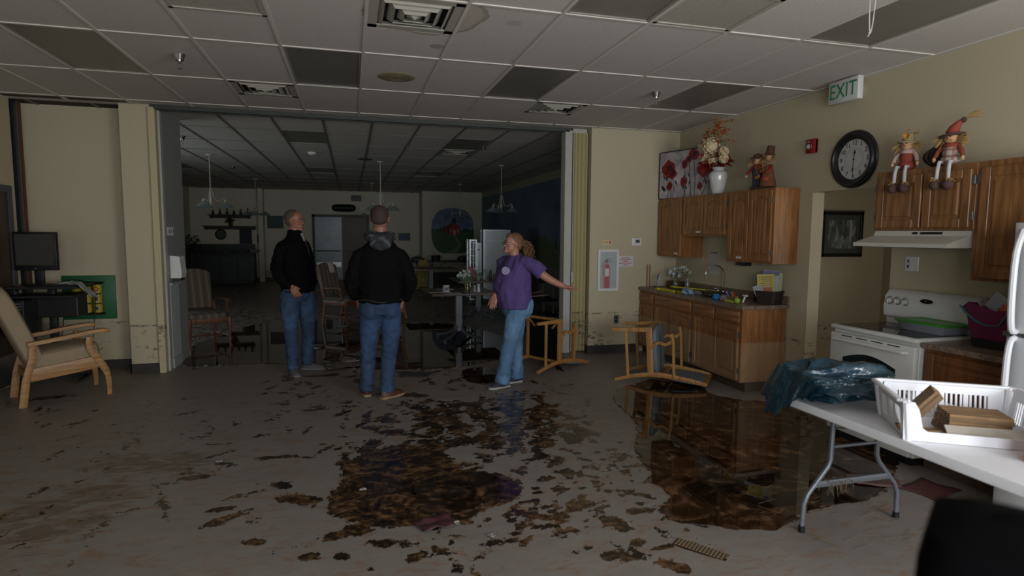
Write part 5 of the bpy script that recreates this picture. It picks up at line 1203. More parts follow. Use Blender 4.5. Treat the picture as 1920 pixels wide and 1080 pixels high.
    d = thing('paper_towel_dispenser', 'white paper towel dispenser on the wall above the wainscot', 'dispenser', (-2.08, 7.95, 1.08)); G().prism([(0, 0), (.11, 0), (.12, .06), (.10, .26), (0, .27)], -.09, .13, axis='y').obj('cover', PLAS, d, smooth=False); G().box(.01, .1, -.07, .11, -.03, 0).obj('slot', BLACK, d, smooth=False)
left_corner()
# ------------------------------------------------------------------ folding table in the foreground with its load
def folding_table():
    t = thing('folding_table', 'white plastic folding table with grey steel legs in the right foreground', 'table', (2.72, 1.97, 0)); wp = mat('table_white', '#d8d9dd', .4, var=.03, bump=.1, bs=300)
    w, l = .385, .93; out = []
    for cx, cy, a0 in ((w-.06, l-.06, 0), (-w+.06, l-.06, 90), (-w+.06, -l+.06, 180), (w-.06, -l+.06, 270)):
        out += [(cx+.06*cos(R(a0+22.5*i)), cy+.06*sin(R(a0+22.5*i))) for i in range(5)]
    sc = lambda p, k: (p[0]*k, p[1]*(1-(1-k)*.4))
    g = G(); g.loft([[(*sc(p, .985), .697) for p in out], [(*p, .702) for p in out], [(*p, .735) for p in out], [(*sc(p, .99), .743) for p in out]]); g.obj('tabletop', wp, t)
    st = mat('grey_steel_tube', '#6d7278', .45, .4)
    for e, y in ((1, .63), (-1, -.63)):
        for s in (-1, 1):
            top = .155 if s < 0 else .155; G().tube([(s*.155, y, .70), (s*.16, y, .40), (s*.175, y, .36), (s*.30, y, .215), (s*.325, y, .16), (s*.33, y, .02)], .0135, 10, hint=(0, 1, 0)).obj('leg', st, t)
            G().lathe([(.0, 0), (.018, .0), (.018, .035), (.0145, .036)], (s*.33, y, .0012), 12).obj('foot_cap', BLACK, t)
        G().bar([(-.262, y, .265), (.262, y, .265)], .02, .034).obj('brace', st, t); G().tube([(-.16, y, .47), (.16, y, .47)], .009).obj('cross_rod', st, t)
        G().bar([(-.155, y, .58), (-.02, y-e*.40, .69)], .016, .008).bar([(.155, y, .58), (.02, y-e*.40, .69)], .016, .008).obj('folding_strut', st, t)
        G().box(-.2, .2, y-.025, y+.025, .682, .697, .002).obj('mount', st, t, smooth=False)
    # straw caught on the brace
    g = G(); rng = random.Random(9)
    for k in range(30):
        a = Vector((rng.uniform(-.2, -.02), .63+rng.uniform(-.03, .03), .275)); b = a+Vector((rng.uniform(-.06, .06), rng.uniform(-.02, .02), rng.uniform(-.09, .02))); g.tube([a, (a+b)/2+Vector((0, 0, .01)), b], .0014, 4)
    s = g.obj('straw_debris', mat('dry_straw', '#6b5d45', .9)); s.location = (2.72, 1.97, 0); tag(s, 'tuft of dry straw caught on the brace of the folding table', 'straw', kind='stuff')
    g = G()
    for k in range(34):
        a = Vector((rng.uniform(2.35, 3.3), rng.uniform(2.3, 2.95), .006)); d = rng.gauss(0, .5); L = rng.uniform(.04, .15); g.tube([a, a+Vector((cos(d)*L, sin(d)*L, rng.uniform(0, .01)))], .0010, 4)
    g.tube([(2.38, 2.56, .01), (2.42, 2.48, .012), (2.46, 2.38, .01)], .002, 5)
    tag(g.obj('straw_debris', mat('dry_straw', '#8f7c58')), 'scattered dry straw on the silt below the folding table', 'straw', kind='stuff')
    # laundry basket
    b = thing('plastic_basket', 'white slotted plastic basket holding wood blocks on the folding table', 'basket', (2.335, 1.975, .745), R(-32)); bp = mat('basket_white', '#dcdde2', .35, var=.02)
    L, Wd, Hh, th = .56, .42, .175, .006
    # local: x along the front edge, y to the back
    def tray(k0, z0, k1, z1): pass
    def rr(x0, x1, y0, y1, z, r=.04, n=4):
        o = []
        for cx, cy, a0 in ((x1-r, y1-r, 0), (x0+r, y1-r, 90), (x0+r, y0+r, 180), (x1-r, y0+r, 270)): o += [(cx+r*cos(R(a0+90*i/n)), cy+r*sin(R(a0+90*i/n)), z) for i in range(n+1)]
        return o
    g = G(); g.loft([rr(.02, L-.02, .02, Wd-.02, 0), rr(.015, L-.015, .015, Wd-.015, .006)]); g.obj('floor_panel', bp, b)
    def side(pfun, n, name, lo=.03, hi=.125):
        """a wall with a row of vertical slots: solid strips plus bars; pfun(u,z)->(point)"""
        g = G()
        def slab(u0, u1, z0, z1):
            q = []
            for uu in (u0, u1):
                for zz in (z0, z1):
                    p, nrm = pfun(uu, zz); q += [p, p+nrm*th]
            vs = [q[0], q[1], q[2], q[3], q[4], q[5], q[6], q[7]]
            g.mesh(vs, [(0, 1, 3, 2), (4, 6, 7, 5), (0, 4, 5, 1), (2, 3, 7, 6), (0, 2, 6, 4), (1, 5, 7, 3)])
        slab(0, 1, 0, lo); slab(0, 1, hi+.005, Hh)
        m = n*2+1; e = .10
        slab(0, e, lo, hi+.005); slab(1-e, 1, lo, hi+.005)
        for i in range(n+1):
            u = e+(1-2*e)*i/n; hw = .22*(1-2*e)/n if i % 5 else .5*(1-2*e)/n
            slab(max(e, u-hw), min(1-e, u+hw), lo, hi+.005)
        g.obj(name, bp, b, smooth=False)
    sl = .12
    side(lambda u, z: (Vector((0.02-z*sl, .03+(Wd-.06)*u, z)), Vector((-1, 0, 0))), 15, 'left_wall')
    side(lambda u, z: (Vector((L-.02+z*sl, .03+(Wd-.06)*u, z)), Vector((1, 0, 0))), 15, 'right_wall')
    side(lambda u, z: (Vector((.03+(L-.06)*u, Wd-.02+z*sl, z)), Vector((0, 1, 0))), 20, 'back_wall')
    # low front wall with raised ends
    g = G(); prof = [(0.0, 0), (L, 0), (L+.015, Hh), (L-.03, Hh), (L-.05, .14), (L-.07, .06), (L-.09, .045), (.09, .045), (.07, .06), (.05, .14), (.03, Hh), (-.015, Hh)]
    M = Matrix(((1, 0, 0, 0), (0, 1, sl*-1, .02), (0, 0, 1, 0), (0, 0, 0, 1))); g.prism(prof, -.006, 0, M, axis='y'); g.obj('front_wall', bp, b, smooth=False)
    for cx, cy, sx, sy in ((.022, .022, -1, -1), (L-.022, .022, 1, -1), (.022, Wd-.022, -1, 1), (L-.022, Wd-.022, 1, 1)):
        G().tube([(cx, cy, 0), (cx+sx*sl*Hh, cy+sy*sl*Hh, Hh)], [.016, .02], 10).obj('corner_post', bp, b)
    k = sl*Hh; G().tube([(.03-.0-k, -.0-k+.02, Hh), (-k+.0, .04-k, Hh), (-k, Wd-.04+k, Hh), (.03-k, Wd-.02+k, Hh), (L-.03+k, Wd-.02+k, Hh), (L-.0+k, Wd-.05+k, Hh), (L+k, .04-k, Hh), (L-.03+k, -k+.02, Hh)], .009, 8, sx=1.5).obj('rim', bp, b)
    # wooden blocks
    wd = wood('weathered_block', '#8a6a45', '#54402c', 'x', .7, scale=1.5, dirty=.4)
    def block(lab, M, sz, par_group='grooved wooden blocks in the basket'):
        t = thing('wooden_block', lab, 'block', (0, 0, 0), 0, par_group); t.matrix_world = M; n = 5; w_ = sz[1]
        g = G(); g.box(-sz[0]/2, sz[0]/2, -w_/2, w_/2, 0, sz[2]*.55); [g.box(-sz[0]/2, sz[0]/2, -w_/2+w_*i/n+.0045, -w_/2+w_*(i+1)/n-.0045, sz[2]*.5, sz[2], .002) for i in range(n)]; g.obj('grooved_slab', wd, t, smooth=False)
        return t
    B = b.matrix_basis.copy(); B = Matrix.Translation((2.335, 1.975, .745)) @ Euler3((0, 0, R(-32)))
    block('grooved wooden block leaning steeply at the left inside the basket', B @ Matrix.Translation((.115, .17, .092)) @ Euler3((R(-4), R(-52), R(-10))), (.225, .19, .042))
    for i in range(3): block(['bottom', 'middle', 'top'][i]+' block of the flat wooden stack inside the basket', B @ Matrix.Translation((.32+.006*i, .20, .0075+.032*i)) @ Euler3((0, 0, R(4-3*i))), (.24, .17, .031))
    block('small wooden block lying flat at the left front of the basket', B @ Matrix.Translation((.15, .09, .0075)) @ Euler3((0, 0, R(12))), (.12, .05, .03))
    o = thing('picture_board', 'pale board lying along the low front of the basket', 'board', (0, 0, 0)); o.matrix_world = B @ Matrix.Translation((.335, .058, .036)) @ Euler3((R(35), 0, R(1))); G().box(-.16, .16, -.03, .04, 0, .008, .002).obj('board', mat('pale_board', '#a39c92', .7), o, smooth=False)
    k = thing('book', 'orange-covered thick book at the right front edge of the table', 'book', (2.67, 1.66, .745), R(12)); G().box(-.08, .08, -.026, .026, 0, .125, .002).obj('cover', mat('book_orange', '#b8502a', .5), k, smooth=False); G().box(-.083, .075, -.021, .021, .004, .127).obj('pages', mat('aged_pages', '#9a7c58', .9, vs=60), k, smooth=False)
    # teal trash bag: crumpled heap
    bm = bmesh.new(); bmesh.ops.create_icosphere(bm, subdivisions=6, radius=1)
    def ridge(p, s): return 1-abs(mnoise.noise(p*s))*2
    for v in bm.verts:
        d = v.co.normalized(); p = Vector((d.x*.335, d.y*.26, d.z*(.092 if d.z > 0 else .105))); r = .30*mnoise.noise(d*1.7+Vector((3, 1, 0)))+.20*ridge(d+Vector((5, 2, 2)), 2.0)+.05*ridge(d+Vector((1, 7, 3)), 4.)-.12
        p = p*(1+r*1.0)+d*.05*r
        if p.z < -.05: p.z = -.05+.15*(p.z+.05)
        if p.x < -.20: k = (-.20-p.x); p.z -= k*.95+k*k*2.2; p.x += k*.42
        v.co = p
    g = G(); g.bm.free(); g.bm = bm; tm = NT('teal_bag_film'); q = tm.co(); tm.P('Base Color', tm.mix(tm.noise(q, 5, 3), lin('#142a35'), lin('#1f3d4b'))); tm.P('Roughness', .17); tm.P('Coat Weight', .3); tm.bump(tm.noise(q, 7, 3, .5, 2.6), .7, .03)
    o = g.obj('trash_bag', tm.m); o.location = (2.55, 2.64, .842); o.rotation_euler = (0, 0, R(-12)); tag(o, 'crumpled teal plastic trash bag heaped on the far corner of the folding table', 'bag')
folding_table()
def floor_debris():
    rng = random.Random(14)
    def sheet(name, lab, cat, c, w, l, rz, m, seed=1, h=.012, z=.006):
        g = G(); rg = random.Random(seed); g.grid(lambda u, v: ((u-.5)*w*(1+.1*sin(v*5+seed)), (v-.5)*l*(1+.1*sin(u*4+seed)), z+h*(.5+mnoise.noise(Vector((u*3+seed, v*3, 0))))), 10, 10)
        o = g.obj(name, m, loc=(c[0], c[1], 0), rz=rz, solid=.002); return tag(o, lab, cat)
    sheet('folder', 'reddish folder lying flat in the mud under the table by the range', 'folder', (3.60, 2.84), .30, .24, .3, mat('muddy_red', '#4f2c2a', .6, vs=12, var=.3), 2, .004)
    sheet('folder', 'torn pink and brown folder sheet nearest the front of the range', 'folder', (3.36, 3.05), .30, .2, -.4, mat('muddy_pink', '#59403c', .6, vs=14, var=.4), 5, .012)
    sheet('cloth', 'muddy pale cloth lying beside the shoes of the left man', 'cloth', (-.12, 7.40), .42, .34, .3, mat('muddy_cloth', '#5d564e', .8, vs=7, var=.5), 7, .05)
    sheet('paper', 'white wet paper scrap on top of the muddy cloth', 'paper', (-.02, 7.47), .17, .11, .5, mat('wet_paper', '#8b8583', .6), 8, .02, .045)
    sheet('floor_mat', 'dark grey flat sheet on the floor right of the man with his back turned', 'mat', (.70, 6.78), .36, .24, -.35, mat('slate_sheet', '#33393e', .35), 9, .006)
    sheet('magazine', 'torn red and white magazine page in the mud at the bottom center', 'magazine', (.43, 3.19), .20, .15, .2, mat('torn_print', '#3f2224', .5, vs=30, var=.9), 10, .02)
    for i, (x, y, lab) in enumerate(((-.93, 4.47, 'tiny pale wrapper on the silt at the left center'), (.55, 3.17, 'small white crumpled scrap beside the torn red page'), (.71, 2.98, 'tiny white scrap on a boot print near the bottom edge'), (.05, 3.75, 'small yellowish scrap in the middle puddle'))):
        sheet('paper_scrap', lab, 'paper', (x, y), .04, .03, i, mat('scrap_white', '#8f8c88', .7), 20+i, .008)
    sheet('placard', 'pale green card standing in water under the striped chair', 'card', (-.16, 10.55), .2, .12, 0, mat('pale_green_card', '#5d7a70', .5), 30, .02)
    # invented padded case standing in for an unidentified dark blur near the camera
    c = thing('dark_blurred_object', 'unidentified dark object built as a tall black padded case, out of focus at the lower right corner', 'case', (.738, .440, 0), R(-54)); bk = mat('matte_black_fabric', '#050506', .95, spec=.05)
    g = G()
    def ring(w, d, z, n=24): return [(w*math.copysign(abs(cos(2*pi*i/n))**.35, cos(2*pi*i/n)), d*math.copysign(abs(sin(2*pi*i/n))**.35, sin(2*pi*i/n)), z) for i in range(n)]
    g.loft([ring(.11, .08, .0015), ring(.12, .09, .05), ring(.12, .09, 1.25), ring(.11, .08, 1.305), ring(.08, .05, 1.32)]); g.obj('body', bk, c)
    G().tube(smooth_pts([(-.05, 0, 1.319), (-.03, 0, 1.327), (.03, 0, 1.327), (.05, 0, 1.319)]), .004).obj('carry_handle', bk, c)
floor_debris()
def ceiling_things():
    dx = .6096
    gb = mat('diffuser_paint', '#a8a598', .45, var=.04); dkv = mat('vent_dark', '#2a2824', .8)
    def diffuser(lab, x, y, big=False):
        d = thing('ceiling_diffuser', lab, 'air vent', (x, y, CZ), 0, 'square ceiling air diffusers'); h = dx/2-.013
        g = G()
        for a in ((-h, -h+.06, -h, h), (h-.06, h, -h, h), (-h, h, -h, -h+.06), (-h, h, h-.06, h)): g.box(*a, -.004, .006)
        g.obj('frame', gb, d, smooth=False); G().box(-h+.05, h-.05, -h+.05, h-.05, .05, .055).obj('backing', dkv, d, smooth=False)
        for i, (r0, z) in enumerate(((.235, -.012), (.17, -.018), (.105, -.024))):
            g = G(); g.lathe([(r0*1.414, z+.034), (r0*1.414, z+.036), (r0*1.414-.055, z+.004), (r0*1.414-.055, z), (r0*1.414, z+.034)], (0, 0, 0), 4, Euler3((0, 0, R(45)))); g.obj('louver_ring', gb, d, smooth=False)
        g = G(); g.lathe([(0, -.03), (.05*1.414, .0), (0, .004)], (0, 0, 0), 4, Euler3((0, 0, R(45)))); g.obj('centre_cone', gb, d, smooth=False); return d
    diffuser('square air diffuser left of center near the opening header', .124+dx*-1.5, 6.15+dx/2); diffuser('square air diffuser above the partition near the opening header', .124+dx*3.5, 6.15+dx/2)
    diffuser('square air diffuser in the water-stained ceiling tile at the top edge', .124+dx*.5, 3.712+dx/2); diffuser('far square air diffuser in the dining room ceiling', -.92+dx*4.5, 7.68+1.219*2+dx/2)
    def grille(lab, x, y):
        d = thing('return_grille', lab, 'air vent', (x, y, CZ), 0, 'perforated return air grilles'); h = dx/2-.013; g = G()
        for a in ((-h, -h+.03, -h, h), (h-.03, h, -h, h), (-h, h, -h, -h+.03), (-h, h, h-.03, h)): g.box(*a, -.006, .006)
        g.obj('frame', gb, d, smooth=False); G().box(-h+.02, h-.02, -h+.02, h-.02, .012, .016).obj('backing', dkv, d, smooth=False)
        g = G(); n = 34; s = 2*(h-.03)/n
        for i in range(n+1): g.box(-h+.03+s*i-.0045, -h+.03+s*i+.0045, -h+.03, h-.03, .0, .004)
        for i in range(n+1): g.box(-h+.03, h-.03, -h+.03+s*i-.004, -h+.03+s*i+.004, .001, .005)
        o = g.obj('perforated_face', gb, d, smooth=False); o['kind'] = 'stuff'
    grille('perforated return air grille at the top left edge', .124+dx*-1.5, 3.712+dx/2); grille('perforated return air grille at the top edge right of center', .124+dx*3.5, 2.493+dx*1.5)
    s = thing('ceiling_speaker', 'round cream ceiling speaker grille in the middle of the ceiling', 'speaker', (.43, 5.60, CZ)); G().lathe([(0, -.008), (.14, -.008), (.165, -.004), (.17, 0), (.0, 0)], seg=36).obj('grille', mat('cream_grille', '#8f8568', .5), s); g = G(); [g.lathe([(r, -.0095), (r, -.007), (r-.006, -.007), (r-.006, -.0095), (r, -.0095)], seg=30) for r in (.03, .06, .09, .12)]; o = g.obj('groove', mat('groove_brown', '#6a6048', .6), s); o['kind'] = 'stuff'
    G().ball((0, 0, -.010), (.012, .012, .003), 10).obj('centre_screw', BLACK, s)
    for lab, x, y in (('chrome ceiling sprinkler at upper left over the first light panel', -1.29, 5.38), ('chrome ceiling sprinkler at upper right near the cabinets', 2.96, 5.42), ('chrome sprinkler nearest the left post in the dining room ceiling', -2.39, 9.92), ('chrome sprinkler nearest the opening on the dining room right side', 2.13, 9.59),
                      ('second chrome sprinkler on the dining room right side', 2.22, 13.82), ('second chrome sprinkler on the dining room left side', -2.43, 14.13), ('farthest chrome sprinkler on the dining room right side', 2.24, 17.87), ('farthest chrome sprinkler on the dining room left side', -2.3, 17.6)):
        p = thing('fire_sprinkler', lab, 'sprinkler', (x, y, CZ), 0, 'ceiling fire sprinklers')
        G().lathe([(0, -.001), (.042, -.001), (.045, -.008), (.03, -.05), (.028, -.055), (0, -.055)], seg=18).obj('escutcheon', CHROME, p)
        G().tube([(0, 0, -.05), (0, 0, -.075)], .011).bar([(-.012, 0, -.07), (-.012, 0, -.10), (0, 0, -.115)], .004, .004, hint=(0, 1, 0)).bar([(.012, 0, -.07), (.012, 0, -.10), (0, 0, -.115)], .004, .004, hint=(0, 1, 0)).lathe([(0, -.12), (.016, -.12), (.016, -.117), (0, -.117)], seg=12).obj('frame_arm', CHROME, p)
    s = thing('hanging_string', 'knotted white string loop hanging from the ceiling at top right', 'string', (2.655, 2.6, CZ)); G().tube(smooth_pts([(-.012, 0, -.001), (-.014, 0, -.2), (-.004, 0, -.345), (.012, 0, -.30), (.022, 0, -.15), (.012, 0, -.001)], 4), .0028, 6).ball((-.004, 0, -.35), .006, 8).tube([(-.004, 0, -.35), (-.014, 0, -.372)], .0025, 5).obj('loop', mat('string_white', '#b5b3ad', .8), s)
    for lab, x, y, r in (('white dome smoke detector in the dining room ceiling', -.63, 11.2, .075),): 
        d = thing('smoke_detector', lab, 'detector', (x, y, CZ)); G().lathe([(0, -.05), (.05, -.045), (r, -.02), (r, -.001), (0, -.001)], seg=22).obj('housing', PLAS, d); G().lathe([(0, -.056), (.02, -.055), (.025, -.047), (0, -.047)], seg=14).obj('sensor', mat('sensor_grey', '#77776f'), d)
    d = thing('dining_speaker', 'round dark speaker grille in the dining room ceiling', 'speaker', (.30, 11.9, CZ)); G().lathe([(0, -.01), (.13, -.008), (.15, 0), (0, 0)], seg=26).obj('grille', mat('dark_grille', '#45443c', .5), d)
ceiling_things()
# ------------------------------------------------------------------ dining room
def dining():
    TB = 'dining pedestal tables'
    lam = wood('brown_laminate', '#5c4a3c', '#48392e', 'x', .3); edge = mat('table_edge', '#2f2620', .5); iron = mat('grey_iron', '#55595b', .4, .5)
    def ped(lab, x, y, rz, w=1.0, d=1.0, drop=0):
        t = thing('pedestal_table', lab, 'table', (x, y, .0045), rz, TB); a, b = w/2, d/2
        G().box(-a, a, -b, b, .73, .755, .004).obj('tabletop', lam, t, smooth=False)
        g = G(); [g.box(*q, .722, .7295) for q in ((-a, -a+.02, -b, b), (a-.02, a, -b, b), (-a+.02, a-.02, -b, -b+.02), (-a+.02, a-.02, b-.02, b))]; g.obj('edge_band', edge, t, smooth=False)
        G().box(-.055, .055, -.055, .055, .12, .70, .01).obj('column', iron, t, smooth=False); G().box(-.2, .2, -.2, .2, .70, .7215).obj('mounting_plate', edge, t, smooth=False)
        for k in range(4):
            a_ = R(45+90*k); c, s = cos(a_), sin(a_); G().bar(smooth_pts([(c*.04, s*.04, .22), (c*.08, s*.08, .14), (c*.2, s*.2, .075), (c*.40, s*.40, .035)]), .045, [.05]*3+[.045]*3+[.035]*4, hint=(0, 0, 1)).lathe([(0, 0), (.02, 0), (.02, .02), (0, .025)], (c*.38, s*.38, 0), 10).obj('foot', iron, t)
        return t
    ped('brown pedestal table with flower vase, left of the woman', 1.60, 8.98, R(3), 1.0, 1.0); ped('second brown pedestal table crowded with bottles behind the first', 2.38, 11.2, R(2), 1.0, 1.1)
    ped('third dark pedestal table farther back left of the steel racks', 1.95, 14.9, R(2), 1.2, 1.0)
    z = .7605
    # things on the first table
    gl = MC['clear_glass']; rng = random.Random(31)
    v = thing('glass_jar', 'amber glass jar holding flowers on the first dining table', 'jar', (1.70, 8.78, z)); G().lathe([(0, 0), (.04, 0), (.042, .09), (.032, .12), (.036, .135), (.03, .135), (.027, .12), (.036, .085), (.035, .008), (0, .008)], seg=16).obj('glass', mat('amber_glass', '#6a5a24', .1, trans=.5), v)
    f = thing('flower_bouquet', 'loose bouquet of pink and white flowers in the amber jar', 'flowers', (1.70, 8.78, z+.01)); g = G(); W1 = G(); P1 = G(); L1 = G()
    for k in range(16):
        e = Vector((rng.uniform(-.15, .14), rng.uniform(-.08, .08), rng.uniform(.18, .31))); 
        if e.x > .02: e.z += .05
        stem_tube(g, (0, 0, .02), e, .0025, .015, rng); flower(P1 if e.x > .03 else W1, e, .034, 6, (rng.uniform(-.4, .4), -.8, .5), 2, rng); leaf(L1, e*.6, (rng.gauss(0, 1), rng.gauss(0, 1), .5), .08, .02)
    g.obj('stem', mat('stem_pale', '#6f8a5a', .6), f); W1.obj('white_blossom', mat('white_blossom', '#b5bdb4', .6), f, smooth=False); P1.obj('pink_blossom', mat('pink_blossom', '#9a4a6e', .6), f, smooth=False); L1.obj('leaf', mat('leaf_pale', '#5c7a4f', .6), f, smooth=False)
    for nm, lab, x, m, hh in (('salt_shaker', 'white ceramic shaker right of the flower jar', 1.86, mat('shaker_white', '#c4c4c0', .3), .10), ('pepper_shaker', 'glass pepper shaker between flower jar and white shaker', 1.80, mat('shaker_glass', '#7d7a70', .2), .085)):
        s = thing(nm, lab, 'shaker', (x, 8.70, z)); G().lathe([(0, 0), (.026, 0), (.027, hh*.3), (.016, hh*.8), (.015, hh), (0, hh)], seg=14).obj('body', m, s); G().lathe([(.0165, hh), (.016, hh+.012), (0, hh+.018)], seg=12).obj('cap', PLAS if 'salt' in nm else STEEL, s)
    c = thing('card_stand', 'folded white table card standing left of the flower jar', 'card', (1.38, 8.78, z), R(12)); G().bar([(0, -.035, 0), (0, 0, .10), (0, .035, 0)], .10, .002, hint=(0, 1, .5)).obj('card', mat('card_white', '#b4b8bc', .6), c, smooth=False); g = G(); g.cbox((0, -.021, .045), (.05, .002, .04), rot=(R(-19), 0, 0)); g.obj('printed_patch', mat('card_ink', '#6b727a'), c, smooth=False)
    for i, (x, y, w_, d_, rz, lab) in enumerate(((1.22, 8.72, .22, .07, .2, 'white paper napkin at the left of the first dining table'), (1.46, 8.56, .2, .08, .1, 'pale folded menu at the near edge of the first dining table'), (1.42, 9.15, .26, .06, -.1, 'thin pale strip of paper at the far side of the first dining table'))):
        o = G().box(-w_/2, w_/2, -d_/2, d_/2, 0, .006, .001).obj('napkin', mat('napkin_white', '#a3a29c', .8), smooth=False); o.location = (x, y, z); o.rotation_euler = (0, 0, rz); tag(o, lab, 'napkin')
    # bottles on the second table
    cols = [('bottle_teal', '#4f7a74'), ('bottle_white', '#a9aca6'), ('bottle_dark', '#2e3230'), ('bottle_amber', '#6b4a24'), ('bottle_clear', '#7d8a86')]
    for k in range(11):
        x = 2.02+.075*k+(.02 if k % 2 else 0); y = 10.85+.09*((k*7) % 4); hh = .11+.035*((k*5) % 4); nm, cc = cols[k % 5]
        b = thing('bottle', '%s bottle, %s in the row on the second table' % (['teal', 'white', 'dark', 'amber', 'clear'][k % 5], ['leftmost', 'second from left', 'third from left', 'fourth from left', 'fifth from left', 'middle', 'sixth from right' if 0 else 'fifth from right', 'fourth from right', 'third from right', 'second from right', 'rightmost'][k]), 'bottle', (x, y, z), 0, 'bottles on the second dining table')
        G().lathe([(0, 0), (.028, 0), (.03, .01), (.03, hh*.6), (.013, hh*.8), (.012, hh), (0, hh)], seg=12).obj('body', mat(nm, cc, .25), b); G().lathe([(.0145, hh-.012), (.0145, hh+.008), (0, hh+.008)], seg=10).obj('cap', PLAS if k % 2 else BLACK, b)
    o = tag(G().lathe([(0, 0), (.3, .0), (.34, .012), (.33, .018), (.29, .006), (0, .006)], seg=24).obj('serving_tray', mat('black_tray', '#141414', .3)), 'round dark tray on the third dining table', 'tray'); o.location = (1.9, 14.7, z)
    # wet floor sign
    w = thing('wet_floor_sign', 'yellow folding wet floor sign standing in the dining room', 'sign', (2.05, 17.5, .001)); y_ = mat('sign_yellow', '#857718', .45, var=.04)
    for s, nm in ((-1, 'front_panel'), (1, 'back_panel')):
        M = Matrix.Translation((0, s*.16, 0)) @ Euler3((R(s*10), 0, 0)); G().prism([(-.22, 0), (-.13, 0), (-.12, .06), (.12, .06), (.13, 0), (.22, 0), (.12, .86), (-.12, .86)], -.012, .012, M, axis='y').obj(nm, y_, w, smooth=False)
    text('CAUTION', .07, mat('sign_red_ink', '#8a2f1c', .5), w, (0, -.064, .66), (R(80), 0, 0)); text('WET FLOOR', .045, BLACK, w, (0, -.145, .18), (R(80), 0, 0)); 
    G().lathe([(.085, -.001), (.085, .001), (.068, .001), (.068, -.001), (.085, -.001)], (0, 0, 0), 22, Matrix.Translation((0, -.108, .42)) @ Euler3((R(80), 0, 0))).bar([(-.03, -.112, .38), (.0, -.106, .43), (.03, -.100, .46)], .012, .003, hint=(0, 1, 0)).obj('slipping_symbol', mat('symbol_dark', '#3a3a20', .5), w)
    G().tube([(-.06, 0, .845), (-.05, 0, .90), (.05, 0, .90), (.06, 0, .845)], .014).obj('handle', y_, w)
    # long folding tables far back, heaped with equipment
    dk = mat('dark_tabletop', '#1c1d1c', .4); lg = mat('table_leg_grey', '#4a4d4c', .4, .5)
    for lab, x, y in (('dark folding table behind the wet floor sign with pink item on it', 1.25, 18.4), ('dark folding table in front of the schoolhouse mural', 3.25, 18.9)):
        t = thing('folding_table', lab, 'table', (x, y, 0), 0); G().box(-.92, .92, -.38, .38, .72, .755, .006).obj('tabletop', dk, t, smooth=False)
        for s in (-1, 1):
            for q in (-1, 1): G().tube([(s*.75, q*.28, .72), (s*.8, q*.3, .02)], .014).obj('leg', lg, t)
            G().tube([(s*.79, -.3, .12), (s*.79, .3, .12)], .011).obj('brace', lg, t); G().tube([(s*.76, 0, .45), (s*.25, 0, .72)], .01).obj('strut', lg, t)
    rngq = random.Random(7)
    for i, (x, y, w_, h_, cc, lab) in enumerate(((1.05, 18.25, .20, .16, '#7c2f4f', 'pink plastic pitcher on the dark folding table behind the wet floor sign'), (1.42, 18.2, .30, .05, '#8f9494', 'stack of pale papers right of the pink pitcher'), (.62, 18.3, .3, .24, '#1a1a1c', 'black box left of the pink pitcher'), (2.0, 18.35, .44, .16, '#2f3030', 'dark grey appliance heap at the right end of the far folding table'),
            (2.62, 18.8, .3, .18, '#232425', 'black tub on the folding table before the schoolhouse mural'), (3.5, 18.8, .4, .15, '#2a2b2c', 'black equipment bag on the folding table before the schoolhouse mural'))):
        t = thing(['pitcher', 'paper_stack', 'equipment_box', 'appliance', 'tub', 'equipment_bag'][i], lab, ['pitcher', 'paper', 'box', 'appliance', 'tub', 'bag'][i], (x, y, .7565)); m = mat('far_item_%d' % i, cc, .5)
        if i in (0, 4): G().lathe([(0, 0), (w_*.42, 0), (w_*.5, h_), (w_*.46, h_), (w_*.38, .01), (0, .01)], seg=18).obj('body', m, t); G().tube([(w_*.45, 0, h_*.85), (w_*.7, 0, h_*.7), (w_*.42, 0, h_*.25)], .01).obj('handle', m, t)
        elif i == 1: [G().cbox((rngq.uniform(-.02, .02), 0, .005+.01*k), (w_, .2, .009)).obj('sheet', m, t, smooth=False) for k in range(4)]
        elif i in (3, 5):
            G().loft([[(w_/2*k*cos(2*pi*j/14), .14*k*sin(2*pi*j/14), zz) for j in range(14)] for k, zz in ((.9, 0), (1, h_*.4), (.85, h_*.8), (.4, h_))]).obj('body', m, t); G().tube([(-.08, 0, h_*.95), (0, 0, h_+.05), (.08, 0, h_*.95)], .01).obj('handle', STEEL, t)
        else: G().box(-w_/2, w_/2, -.12, .12, 0, h_, .01).obj('body', m, t, smooth=False); G().box(-w_/2-.005, w_/2+.005, -.125, .125, h_*.85, h_+.01, .006).obj('lid', BLACK, t, smooth=False)
    # steel transport cabinets
    al = mat('aluminium_sheet', '#8f9799', .35, .75, vs=6, var=.2); al2 = mat('aluminium_frame', '#a3aaac', .3, .8)
    def rack(lab, x, y, w_, d_, h_, rz, shelves=False):
        t = thing('steel_rack', lab, 'cabinet', (x, y, 0), rz, 'steel food transport cabinets')
        for sx in (-1, 1):
            for sy in (-1, 1): G().box(sx*w_/2-.018, sx*w_/2+.018, sy*d_/2-.018, sy*d_/2+.018, .12, h_).obj('post', al2, t, smooth=False); G().lathe([(0, -.012), (.05, -.012), (.05, .012), (0, .012)], (0, 0, 0), 14, Matrix.Translation((sx*w_*.45, sy*d_*.42, .052)) @ Euler3((R(90), 0, 0))).obj('caster', BLACK, t)
        G().box(-w_/2, w_/2, -d_/2, d_/2, h_-.03, h_+.0).box(-w_/2, w_/2, -d_/2, d_/2, .10, .13).obj('cap_panel', al2, t, smooth=False)
